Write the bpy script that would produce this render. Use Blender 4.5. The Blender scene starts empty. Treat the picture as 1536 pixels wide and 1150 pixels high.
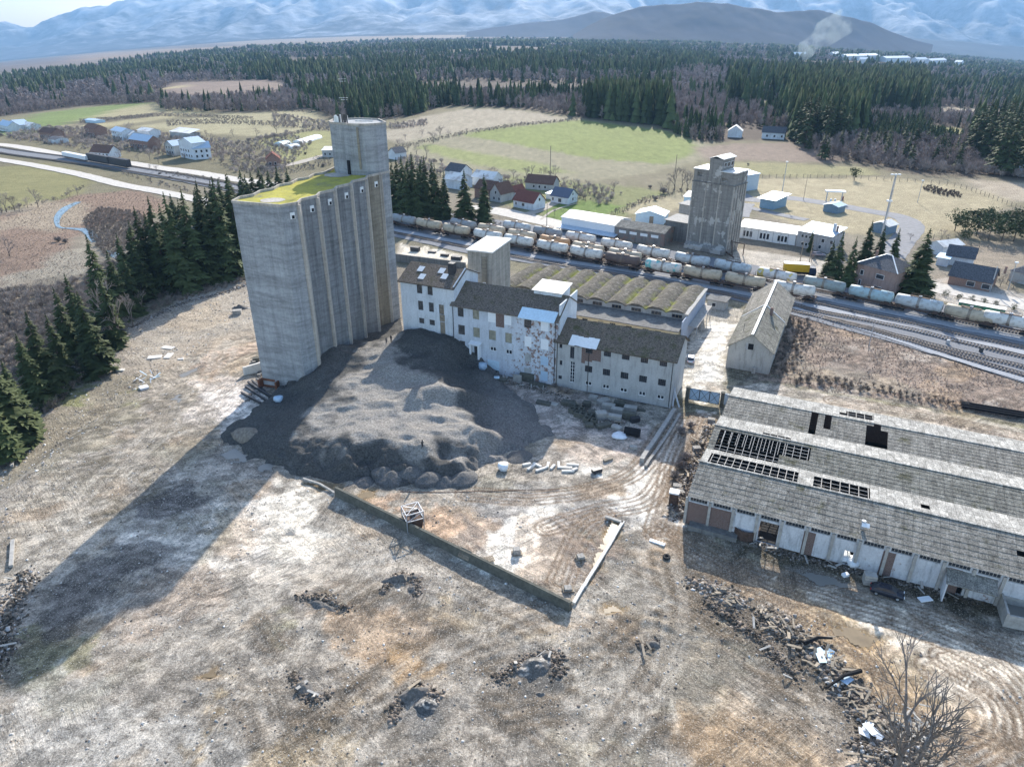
import bpy, math, random
import numpy as np
from mathutils import Vector, Matrix
random.seed(7); rng = np.random.default_rng(7)
R = math.radians
SC = bpy.context.scene
COL = SC.collection

# ---------------------------------------------------------------- camera, sky, sun, exposure
FPX = 1068.0; PITCH = R(26.5); CH = 70.0
cam = bpy.data.cameras.new('camera'); camo = bpy.data.objects.new('camera', cam); COL.objects.link(camo)
camo.location = (0, 0, CH); camo.rotation_euler = (math.pi/2 - PITCH, 0, 0)
cam.sensor_width = 36; cam.lens = 36*FPX/1536; cam.clip_start = 1; cam.clip_end = 60000
SC.camera = camo
SUN_AZ, SUN_EL = R(11), R(27.5)
HAZE = 6.5e-5
world = bpy.data.worlds.new('World'); SC.world = world; world.use_nodes = True
wn = world.node_tree; bg = wn.nodes['Background']
sky = wn.nodes.new('ShaderNodeTexSky'); sky.sky_type = 'NISHITA'; sky.sun_disc = False
sky.sun_elevation = SUN_EL; sky.sun_rotation = SUN_AZ; sky.altitude = 500; sky.dust_density = 1.5; sky.air_density = 1.0
wn.links.new(sky.outputs[0], bg.inputs[0]); bg.inputs[1].default_value = 0.145
sl = bpy.data.lights.new('sun', 'SUN'); sl.energy = 5.0; sl.angle = R(0.53); sl.color = (1, .94, .84)
so = bpy.data.objects.new('sun', sl); COL.objects.link(so)
SDIR = Vector((math.sin(SUN_AZ)*math.cos(SUN_EL), math.cos(SUN_AZ)*math.cos(SUN_EL), math.sin(SUN_EL)))
so.rotation_euler = SDIR.to_track_quat('Z', 'Y').to_euler()
SC.view_settings.view_transform = 'Standard'; SC.view_settings.look = 'None'
SC.view_settings.exposure = 1.2; SC.view_settings.gamma = 1
try: SC.view_settings.use_curve_mapping = False
except Exception: pass
SC.cycles.volume_bounces = 0
SC.cycles.max_bounces = 6

# ---------------------------------------------------------------- projection helpers (layout only)
cp, sp_ = math.cos(PITCH), math.sin(PITCH)
def sstep(a, b, x):
    t = np.clip((x-a)/(b-a), 0, 1); return t*t*(3-2*t)
BANKL = None
def hz(x, y):
    """macro height of the land: the plain sinks away on both sides far out"""
    yy = np.maximum(y, 1.0); q = np.clip(1.553*x/yy, -1.25, 1.25)
    d = np.maximum(y-350, 0); d = d*sstep(0, 500, d)
    h = -0.030*q*q*np.minimum(d, 14000)
    # the yard stands on a bank above the thicket to its left
    bx = -50 - (y-150)*-0.10
    bx = np.where(y < 125, -88 + (y-60)*0.10, np.where(y < 190, -81.5+(y-125)*0.62, -41))
    t = sstep(0, 9, bx - x)*sstep(250, 205, y)*sstep(30, 55, y)
    return h - 3.0*t
def hzf(x, y): return float(hz(np.float64(x), np.float64(y)))
def ray(u, v):
    du = u-768; dv = v-575
    return np.array([du, FPX*cp - dv*sp_, -FPX*sp_ - dv*cp])
def G(u, v, z=0.0):
    d = ray(u, v); d = d/d[1]
    if d[2] < -.2:
        y = (z-CH)/d[2]
        if y < 345 and abs(hzf(d[0]*y, y)) < 1e-4: return Vector((d[0]*y, y, z))
    lo = 5.0; y = lo
    while y < 30000:
        step = max(.5, y*.01)
        y2 = y+step
        if CH + d[2]*y2 < hzf(d[0]*y2, y2)+z:
            a, b = y, y2
            for _ in range(20):
                m = (a+b)/2
                if CH + d[2]*m < hzf(d[0]*m, m)+z: b = m
                else: a = m
            y = (a+b)/2
            return Vector((d[0]*y, y, CH+d[2]*y))
        y = y2
    y = 20000.; return Vector((d[0]*y, y, hzf(d[0]*y, y)+z))
def topz(u, v, y):
    d = ray(u, v); return CH + d[2]/d[1]*y
def proj(X, Y, Z):
    zz = Z-CH; d = Y*cp - zz*sp_; up = Y*sp_ + zz*cp
    d = np.maximum(d, 1e-3)
    return 768+FPX*X/d, 575-FPX*up/d
def inpoly(U, V, poly):
    r = np.zeros(U.shape, bool); n = len(poly)
    for i in range(n):
        x1, y1 = poly[i]; x2, y2 = poly[(i+1) % n]
        if y1 == y2: continue
        c = ((y1 > V) != (y2 > V)) & (U < (x2-x1)*(V-y1)/(y2-y1)+x1)
        r ^= c
    return r
def seg_d(X, Y, pts, closed=False):
    d = np.full(X.shape, 1e9); n = len(pts)
    for i in range(n if closed else n-1):
        ax, ay = pts[i][:2]; bx, by = pts[(i+1) % n][:2]
        ex, ey = bx-ax, by-ay; L = ex*ex+ey*ey+1e-9
        t = np.clip(((X-ax)*ex+(Y-ay)*ey)/L, 0, 1)
        d = np.minimum(d, np.hypot(X-ax-t*ex, Y-ay-t*ey))
    return d
def sdpoly(X, Y, pts):
    d = seg_d(X, Y, pts, True)
    return np.where(inpoly(X, Y, [p[:2] for p in pts]), -d, d)
def smooth_line(pts, n=8):
    P = [Vector(p) for p in pts]; P = [P[0]*2-P[1]] + P + [P[-1]*2-P[-2]]
    out = []
    for i in range(1, len(P)-2):
        for k in range(n):
            t = k/n; a, b, c, d = P[i-1], P[i], P[i+1], P[i+2]
            out.append(.5*((2*b)+(c-a)*t+(2*a-5*b+4*c-d)*t*t+(3*b-a-3*c+d)*t**3))
    out.append(P[-2]); return out

# ---------------------------------------------------------------- numpy noise
def _h(ix, iy, s):
    n = (ix*374761393 + iy*668265263 + s*1442695041) & 0xffffffff
    n = ((n ^ (n >> 13))*1274126177) & 0xffffffff
    return ((n ^ (n >> 16)) & 0xffff)/65535.0
def vnoise(X, Y, s=0):
    ix = np.floor(X).astype(np.int64); iy = np.floor(Y).astype(np.int64)
    fx = X-ix; fy = Y-iy; fx = fx*fx*(3-2*fx); fy = fy*fy*(3-2*fy)
    a = _h(ix, iy, s); b = _h(ix+1, iy, s); c = _h(ix, iy+1, s); d = _h(ix+1, iy+1, s)
    return (a*(1-fx)+b*fx)*(1-fy)+(c*(1-fx)+d*fx)*fy
def fbm(X, Y, o=4, s=0):
    r = 0; a = .5; t = 0
    for k in range(o):
        r = r+a*vnoise(X*2**k+17.3*k, Y*2**k-9.1*k, s+k); t += a; a *= .5
    return r/t

# ---------------------------------------------------------------- object helpers
def tag(o, label=None, cat=None, group=None, kind=None):
    if label: o['label'] = label
    if cat: o['category'] = cat
    if group: o['group'] = group
    if kind: o['kind'] = kind
    return o
def thing(name, label, cat, loc=(0, 0, 0), rz=0.0, group=None):
    o = bpy.data.objects.new(name, None); COL.objects.link(o); o.empty_display_size = .5
    o.location = loc; o.rotation_euler = (0, 0, rz)
    return tag(o, label, cat, group)
CHILD = {}
def link(o, parent=None):
    COL.objects.link(o)
    if parent is not None:
        o.parent = parent; CHILD.setdefault(parent.name, []).append(o)
    return o
def dup(o, loc=None, rz=None, scale=None, label=None, group=None, parent=None):
    c = o.copy(); link(c, parent)
    if loc is not None: c.location = loc
    if rz is not None: c.rotation_euler = (0, 0, rz)
    if scale is not None: c.scale = scale
    if label: c['label'] = label
    if group: c['group'] = group
    for ch in CHILD.get(o.name, []): dup(ch, parent=c)
    return c
def np_mesh(name, V, T, mat, parent=None, col=None, smooth=False, k=None):
    V = np.asarray(V, np.float32); T = np.asarray(T, np.int32); k = T.shape[1]
    me = bpy.data.meshes.new(name)
    me.vertices.add(len(V)); me.vertices.foreach_set('co', V.ravel())
    me.loops.add(T.size); me.loops.foreach_set('vertex_index', T.ravel())
    me.polygons.add(len(T)); me.polygons.foreach_set('loop_start', np.arange(0, T.size, k, dtype=np.int32))
    try: me.polygons.foreach_set('loop_total', np.full(len(T), k, np.int32))
    except Exception: pass
    if col is not None:
        a = me.color_attributes.new('Col', 'FLOAT_COLOR', 'POINT')
        c = np.ones((len(V), 4), np.float32); c[:, :3] = col
        a.data.foreach_set('color', c.ravel())
    me.update(calc_edges=True)
    if smooth: me.polygons.foreach_set('use_smooth', np.ones(len(T), bool))
    if isinstance(mat, (list, tuple)):
        for m in mat: me.materials.append(m)
    elif mat: me.materials.append(mat)
    o = bpy.data.objects.new(name, me); link(o, parent); return o
class MB:
    def __init__(s): s.v = []; s.f = []; s.m = []; s.M = None
    def add(s, vs, fs, mi=0):
        b = len(s.v)
        s.v += [tuple(s.M @ Vector(p)) if s.M else tuple(p) for p in vs]
        s.f += [tuple(b+i for i in f) for f in fs]; s.m += [mi]*len(fs); return s
    def box(s, x0, x1, y0, y1, z0, z1, mi=0):
        v = [(x, y, z) for z in (z0, z1) for y in (y0, y1) for x in (x0, x1)]
        return s.add(v, [(0, 2, 3, 1), (4, 5, 7, 6), (0, 1, 5, 4), (2, 6, 7, 3), (0, 4, 6, 2), (1, 3, 7, 5)], mi)
    def obox(s, c, size, rz=0, rx=0, ry=0, mi=0):
        M = Matrix.Translation(c) @ Matrix.Rotation(rz, 4, 'Z') @ Matrix.Rotation(ry, 4, 'Y') @ Matrix.Rotation(rx, 4, 'X')
        old = s.M; s.M = (old @ M) if old else M
        a, b, h = size[0]/2, size[1]/2, size[2]/2
        s.box(-a, a, -b, b, -h, h, mi); s.M = old; return s
    def prism(s, poly, z0, z1, mi=0, cap=True):
        n = len(poly); v = [(p[0], p[1], z0) for p in poly]+[(p[0], p[1], z1) for p in poly]
        f = [(i, (i+1) % n, n+(i+1) % n, n+i) for i in range(n)]
        if cap: f += [tuple(range(n, 2*n)), tuple(reversed(range(n)))]
        return s.add(v, f, mi)
    def tube(s, pts, rad, n=8, mi=0, cap=True):
        pts = [Vector(p) for p in pts]
        rad = rad if isinstance(rad, (list, tuple)) else [rad]*len(pts)
        vs = []; fs = []
        for i, p in enumerate(pts):
            d = (pts[min(i+1, len(pts)-1)]-pts[max(i-1, 0)]).normalized()
            a = d.orthogonal().normalized() if abs(d.z) < .99 else Vector((1, 0, 0)); b = d.cross(a).normalized(); a = b.cross(d)
            for k in range(n):
                t = 2*math.pi*k/n; vs.append(p+(a*math.cos(t)+b*math.sin(t))*rad[i])
        for i in range(len(pts)-1):
            for k in range(n):
                fs.append((i*n+k, i*n+(k+1) % n, (i+1)*n+(k+1) % n, (i+1)*n+k))
        if cap: fs += [tuple(reversed(range(n))), tuple(range((len(pts)-1)*n, len(pts)*n))]
        return s.add(vs, fs, mi)
    def bar(s, a, b, w=.1, h=None, mi=0):
        a = Vector(a); b = Vector(b); d = b-a; L = d.length; h = h or w
        q = d.to_track_quat('X', 'Z').to_matrix().to_4x4()
        old = s.M; s.M = (old or Matrix()) @ Matrix.Translation((a+b)/2) @ q
        s.box(-L/2, L/2, -w/2, w/2, -h/2, h/2, mi); s.M = old; return s
    def build(s, name, mat, parent=None, smooth=False):
        me = bpy.data.meshes.new(name); me.from_pydata(s.v, [], s.f); me.update()
        for m in (mat if isinstance(mat, (list, tuple)) else [mat]): me.materials.append(m)
        if any(s.m): me.polygons.foreach_set('material_index', s.m)
        if smooth: me.polygons.foreach_set('use_smooth', [True]*len(s.f))
        return link(bpy.data.objects.new(name, me), parent)

# ---------------------------------------------------------------- materials
class NT:
    def __init__(s, name, rough=.85, spec=.3, metal=0):
        s.m = bpy.data.materials.new(name); s.m.use_nodes = True; s.t = s.m.node_tree
        s.b = s.t.nodes['Principled BSDF']; s.b.inputs['Roughness'].default_value = rough
        s.b.inputs['Specular IOR Level'].default_value = spec; s.b.inputs['Metallic'].default_value = metal
        s.co = s.t.nodes.new('ShaderNodeTexCoord').outputs['Object']
    def n(s, ty, **k):
        o = s.t.nodes.new(ty)
        for a, b in k.items():
            if a.startswith('i_'):
                key = a[2:]; key = int(key) if key.isdigit() else key.replace('_', ' ')
                o.inputs[key].default_value = b
            else: setattr(o, a, b)
        return o
    def l(s, a, b): s.t.links.new(a, b)
    def map(s, scale=(1, 1, 1), rot=(0, 0, 0), src=None):
        o = s.n('ShaderNodeMapping')
        if any(rot): o.vector_type = 'TEXTURE'; scale = tuple(1/q for q in scale)
        o.inputs['Scale'].default_value = scale; o.inputs['Rotation'].default_value = rot
        s.l(src or s.co, o.inputs[0]); return o.outputs[0]
    def noise(s, scale, detail=4, rough=.55, src=None, dist=0):
        o = s.n('ShaderNodeTexNoise'); o.inputs['Scale'].default_value = scale; o.inputs['Detail'].default_value = detail
        o.inputs['Roughness'].default_value = rough; o.inputs['Distortion'].default_value = dist
        s.l(src or s.co, o.inputs['Vector']); return o.outputs[0]
    def ramp(s, fac, stops):
        o = s.n('ShaderNodeValToRGB'); s.l(fac, o.inputs[0]); e = o.color_ramp.elements
        while len(e) < len(stops): e.new(.5)
        for i, (p, c) in enumerate(stops):
            e[i].position = p; e[i].color = (*((c,)*3 if isinstance(c, (int, float)) else c), 1)
        return o.outputs[0]
    def mix(s, fac, a, b, mode='MIX'):
        o = s.n('ShaderNodeMix', data_type='RGBA', blend_type=mode)
        for sock, val in ((o.inputs[0], fac), (o.inputs[6], a), (o.inputs[7], b)):
            if isinstance(val, (int, float)): sock.default_value = val if sock == o.inputs[0] else (val, val, val, 1)
            elif isinstance(val, tuple): sock.default_value = (*val[:3], 1)
            else: s.l(val, sock)
        return o.outputs[2]
    def math(s, op, a, b=0, c=0):
        o = s.n('ShaderNodeMath', operation=op)
        for i, val in enumerate((a, b, c)):
            if isinstance(val, (int, float)): o.inputs[i].default_value = val
            else: s.l(val, o.inputs[i])
        return o.outputs[0]
    def bump(s, h, strength=.4, dist=.1):
        o = s.n('ShaderNodeBump'); o.inputs['Strength'].default_value = strength; o.inputs['Distance'].default_value = dist
        s.l(h, o.inputs['Height']); s.l(o.outputs[0], s.b.inputs['Normal'])
    def color(s, c):
        if isinstance(c, tuple): s.b.inputs['Base Color'].default_value = (*c, 1)
        else: s.l(c, s.b.inputs['Base Color'])
        return s.m
def simple(name, c, rough=.8, metal=0, var=.25, scale=2.0, spec=.3, dirt=None):
    t = NT(name, rough, spec, metal)
    n = t.noise(scale, 6, .65)
    lo = tuple(x*(1-var) for x in c); hi = tuple(min(1, x*(1+var)) for x in c)
    cc = t.ramp(n, [(.3, lo), (.7, hi)])
    if dirt:
        d = t.ramp(t.noise(scale*.35, 5, .7, t.map((1, 1, .35))), [(.5, 0.), (.66, 1.)])
        cc = t.mix(d, cc, dirt)
    t.bump(t.noise(scale*6, 3), .25, .03)
    return t.color(cc)
def vcol_mat(name, rough=.95, fine=3.0, lo=.8, hi=1.2, bump=.5, dist=.05, extra=None):
    t = NT(name, rough, .15)
    a = t.n('ShaderNodeAttribute', attribute_name='Col').outputs['Color']
    n1 = t.noise(fine, 8, .75); n2 = t.noise(fine*.13, 5, .6)
    c = t.mix(1.0, a, t.ramp(n1, [(.32, lo), (.68, hi)]), 'MULTIPLY')
    c = t.mix(1.0, c, t.ramp(n2, [(.3, .88), (.7, 1.12)]), 'MULTIPLY')
    if bump: t.bump(n1, bump, dist)
    return t.color(c)
# ---------------------------------------------------------------- ground sheet
def axis(lo, hi, step, out_lo, out_hi, g):
    c = list(np.arange(lo, hi+step, step)); s = step
    a = [c[0]]
    while a[-1] > out_lo: s *= g; a.append(a[-1]-s)
    s = step; b = [c[-1]]
    while b[-1] < out_hi: s *= g; b.append(b[-1]+s)
    return np.array(a[::-1][:-1]+c+b[1:])
gx = axis(-100, 106, .34, -16000, 16000, 1.045)
gy = axis(42, 172, .34, -400, 21000, 1.022)
GX, GY = np.meshgrid(gx, gy)
GZ = hz(GX, GY)
DIST = np.hypot(GX, GY)
# broad relief of the yard: humps, ruts
near = sstep(420, 200, GY)
GZ = GZ + near*((fbm(GX*.06, GY*.06, 3, 5)-.5)*.5 + (fbm(GX*.4, GY*.4, 2, 9)-.5)*.3 - .12)
far_r = sstep(1500, 5000, GY); GZ = GZ + far_r*(fbm(GX*.0006, GY*.0006, 3, 77)-.5)*40
# base colour
base = np.array([.215, .19, .155]); C = np.empty(GX.shape+(3,)); C[:] = base
n1 = fbm(GX*.05, GY*.05, 5, 21)[..., None]; n2 = fbm(GX*.35+3*fbm(GX*.1, GY*.1, 2, 3), GY*.35, 5, 31)[..., None]; n3 = fbm(GX*1.3, GY*1.3, 3, 41)[..., None]
C = C*(.75+.5*n1)*(.7+.6*n2)
# olive weeds over the rough land
w = sstep(.5, .68, fbm(GX*.03, GY*.03, 4, 55))[..., None]
C = C*(1-w*.5)+w*.5*np.array([.15, .145, .075])
farc = sstep(300, 420, GY)[..., None]
mead = np.array([.165, .15, .10])*(.8+.4*fbm(GX*.012, GY*.012, 5, 61)[..., None])*(.85+.3*n2)
C = C*(1-farc)+mead*farc
WX = (fbm(GX*.2, GY*.2, 5, 71)-.5)*1.5; WY = (fbm(GX*.22, GY*.22, 4, 83)-.5)
WF = (fbm(GX*.8, GY*.8, 2, 91)-.5)*1.3
def _sub(pts, m):
    xs = [p[0] for p in pts]; ys = [p[1] for p in pts]
    i0, i1 = np.searchsorted(gx, [min(xs)-m, max(xs)+m]); j0, j1 = np.searchsorted(gy, [min(ys)-m, max(ys)+m])
    return slice(max(j0-1, 0), j1+1), slice(max(i0-1, 0), i1+1)
def W(px): return [tuple(G(*p)[:2]) for p in px]
def paint(px, col, a=1.0, soft=1.5, warp=4.0, hgt=0.0):
    if soft == 1.2: soft, warp, a = .8, 7.5, min(1, a*1.1)
    P_ = W(px); J, I = _sub(P_, soft+warp)
    d = sdpoly(GX[J, I], GY[J, I], P_) + warp*WX[J, I] + warp*.5*WF[J, I]
    m = sstep(soft, -soft, d)
    if hgt: GZ[J, I] += hgt*m
    m = (m*a)[..., None]; tex = (.74+.52*n2[J, I])
    C[J, I] = C[J, I]*(1-m)+np.array(col)*tex*m
def stroke(px, width, col, a=1.0, soft=.3, warp=.6, hgt=0.0, offs=(0,)):
    P_ = [tuple(p[:2]) for p in smooth_line([G(*q) for q in px], 6)]; J, I = _sub(P_, width+4)
    d = seg_d(GX[J, I], GY[J, I], P_)
    m = np.zeros(d.shape)
    for o in offs:
        m = np.maximum(m, sstep(width/2+soft, width/2-soft, np.abs(d-o)+warp*WF[J, I]))
    if hgt: GZ[J, I] += hgt*m
    m = (m*a*(.55+.9*WF[J, I]+.3))[..., None].clip(0, 1)
    C[J, I] = C[J, I]*(1-m)+np.array(col)*m
fr2 = sstep(1500, 3000, GY)[..., None]; C = C*(1-fr2)+fr2*np.array([.13, .105, .095])*(.7+.6*fbm(GX*.002, GY*.006, 4, 65)[..., None])
# --- far land: fields, read from the photograph
brown = (.20, .165, .135)
paint([(-250, 192), (0, 175), (36, 170), (125, 159), (230, 154), (250, 168), (400, 168), (466, 163), (505, 180), (563, 180), (615, 175), (667, 158), (780, 163), (864, 175), (995, 190), (1034, 211), (1090, 212), (1180, 210), (1205, 222), (1230, 240), (1282, 245), (1384, 264), (1475, 266), (1536, 271), (1800, 300), (1800, 98), (1536, 84), (1350, 70), (1160, 62), (780, 58), (563, 62), (380, 72), (235, 86), (125, 104), (0, 122), (-250, 150)], (.085, .068, .058), 1, 10, 14)
paint([(0, 188), (60, 170), (160, 158), (230, 154), (150, 175), (60, 196), (0, 205)], (.15, .20, .07), .9, 4, 6)
paint([(90, 190), (160, 168), (240, 152), (330, 166), (250, 178), (150, 192)], (.30, .27, .17), .9, 4, 4)
paint([(100, 184), (240, 168), (240, 174), (110, 190)], (.10, .085, .07), .8, 3, 3)
paint([(200, 190), (330, 172), (470, 166), (480, 190), (400, 205), (300, 200)], (.30, .275, .18), .9, 4, 5)
paint([(380, 212), (470, 196), (500, 196), (500, 230), (440, 250)], (.26, .26, .12), .8, 3, 4)
paint([(228, 146), (260, 124), (400, 120), (432, 126), (420, 146), (300, 152)], (.21, .165, .14), .95, 8, 10)
paint([(240, 133), (283, 127), (283, 130), (240, 136)], (.38, .33, .2), .8, 5, 5)
paint([(560, 205), (620, 178), (700, 163), (785, 166), (870, 182), (760, 186), (690, 200), (600, 215)], (.28, .25, .20), .95, 5, 6)
paint([(590, 232), (620, 210), (700, 196), (860, 178), (1000, 196), (1040, 212), (1090, 225), (1040, 245), (960, 262), (820, 280), (640, 262)], (.225, .21, .15), .95, 5, 6)
paint([(690, 203), (720, 196), (870, 180), (1000, 196), (1040, 212), (1050, 225), (1000, 246), (900, 240), (800, 222), (735, 210)], (.17, .205, .07), .95, 5, 7)
paint([(625, 222), (640, 215), (720, 230), (800, 243), (860, 258), (800, 262), (700, 245)], (.20, .225, .09), .9, 5, 6)
paint([(760, 262), (850, 272), (960, 282), (1010, 290), (960, 320), (900, 330), (800, 322), (740, 300)], (.175, .19, .085), .85, 4, 6)
paint([(815, 330), (830, 305), (870, 300), (935, 308), (900, 330), (850, 340)], (.125, .19, .05), .9, 2, 4)
paint([(1040, 222), (1100, 216), (1180, 214), (1230, 226), (1260, 245), (1160, 242), (1060, 240)], (.21, .165, .14), .9, 4, 5)
paint([(1050, 244), (1160, 244), (1300, 252), (1320, 262), (1200, 266), (1070, 258)], (.25, .235, .13), .9, 3, 4)
paint([(1120, 268), (1330, 266), (1440, 278), (1520, 300), (1480, 345), (1400, 350), (1360, 360), (1300, 352), (1200, 340), (1120, 310)], (.345, .30, .205), .95, 3, 5)
paint([(1440, 268), (1536, 275), (1600, 300), (1536, 302), (1490, 292)], (.35, .30, .24), .9, 3, 5)
paint([(1390, 355), (1536, 372), (1600, 420), (1536, 410), (1420, 392)], (.26, .22, .175), .9, 2, 4)
paint([(1384, 188), (1440, 192), (1444, 214), (1400, 216)], (.25, .25, .11), .9, 4, 5)
paint([(1400, 160), (1500, 164), (1520, 178), (1410, 176)], (.32, .27, .21), .9, 6, 8)
paint([(1140, 152), (1176, 154), (1176, 170), (1140, 168)], (.12, .15, .06), .9, 4, 5)
# plain beyond the forest
for pts, c in (([(100, 82), (400, 70), (560, 58), (560, 63), (400, 74), (120, 100)], (.24, .18, .14)),
               ([(250, 66), (560, 54), (780, 48), (900, 48), (900, 54), (600, 60), (380, 68)], (.24, .19, .15)),
               ([(0, 112), (60, 100), (200, 86), (240, 88), (100, 106), (0, 124)], (.17, .14, .12)),
               ([(860, 50), (1536, 74), (1536, 88), (1100, 62), (860, 57)], (.12, .10, .09))):
    paint(pts, c, .9, 60, 200)
# left land: meadow, reed bed and scrub
paint([(-60, 262), (0, 250), (60, 245), (100, 252), (140, 272), (110, 295), (40, 310), (-60, 325)], (.21, .20, .10), .95, 2, 3)
paint([(-60, 330), (0, 322), (60, 308), (120, 292), (200, 285), (250, 300), (240, 320), (140, 340), (100, 360), (130, 400), (60, 420), (-60, 440)], (.23, .165, .13), .95, 2, 5)
paint([(60, 300), (130, 305), (140, 330), (80, 350), (30, 340), (0, 345), (-40, 360), (-40, 345), (20, 322)], (.32, .27, .21), .8, 1.5, 5)
paint([(90, 375), (130, 370), (130, 410), (60, 420), (0, 430), (0, 415), (60, 400)], (.31, .28, .23), .85, 1.5, 4)
# --- industrial side
paint([(1130, 310), (1250, 325), (1340, 330), (1345, 300), (1385, 318), (1372, 340), (1350, 372), (1330, 376), (1345, 345), (1250, 345), (1180, 340)], (.24, .24, .25), .0, 1, 1)
paint([(1105, 372), (1240, 392), (1250, 410), (1210, 425), (1110, 405), (1095, 390)], (.47, .43, .38), .95, .8, 1.5)
paint([(1395, 420), (1420, 415), (1536, 440), (1650, 470), (1650, 510), (1536, 482), (1440, 462), (1400, 445)], (.42, .39, .36), .95, .8, 1.5)
paint([(600, 365), (640, 372), (700, 382), (700, 398), (640, 392), (590, 384)], (.52, .47, .40), .95, .8, 1.5)
paint([(900, 335), (1010, 345), (1100, 352), (1110, 375), (1000, 365), (900, 350)], (.26, .23, .2), .9, 1, 2)
paint([(935, 318), (960, 300), (1040, 286), (1060, 300), (1020, 312), (990, 330)], (.33, .29, .2), .9, 1, 2)
# --- scrub strip between the tracks and the long sheds
paint([(1165, 470), (1230, 478), (1330, 505), (1450, 545), (1600, 590), (1600, 640), (1536, 628), (1380, 608), (1250, 590), (1150, 570)], (.225, .175, .145), .97, 1.2, 3)
paint([(1190, 500), (1230, 545), (1330, 570), (1400, 590), (1300, 590), (1180, 560)], (.33, .28, .215), .6, 2, 6)
paint([(1150, 572), (1260, 590), (1400, 612), (1600, 648), (1600, 662), (1400, 628), (1250, 606), (1120, 585)], (.26, .235, .15), .9, .8, 2)
paint([(1095, 578), (1160, 576), (1300, 600), (1430, 620), (1600, 655), (1600, 720), (1450, 660), (1300, 625), (1120, 600)], (.50, .44, .38), .95, .8, 2)
# --- lane past the row of mill buildings
paint([(1050, 452), (1110, 462), (1122, 474), (1092, 540), (1088, 575), (1100, 590), (1060, 604), (1026, 598), (1022, 560), (1035, 505)], (.58, .54, .48), .95, .8, 2)
paint([(1060, 455), (1120, 465), (1100, 490), (1060, 488)], (.30, .28, .25), .6, 1, 3)
stroke([(1078, 500), (1068, 540), (1060, 590)], 3.0, (.70, .67, .62), .8, .8, 2)
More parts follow.
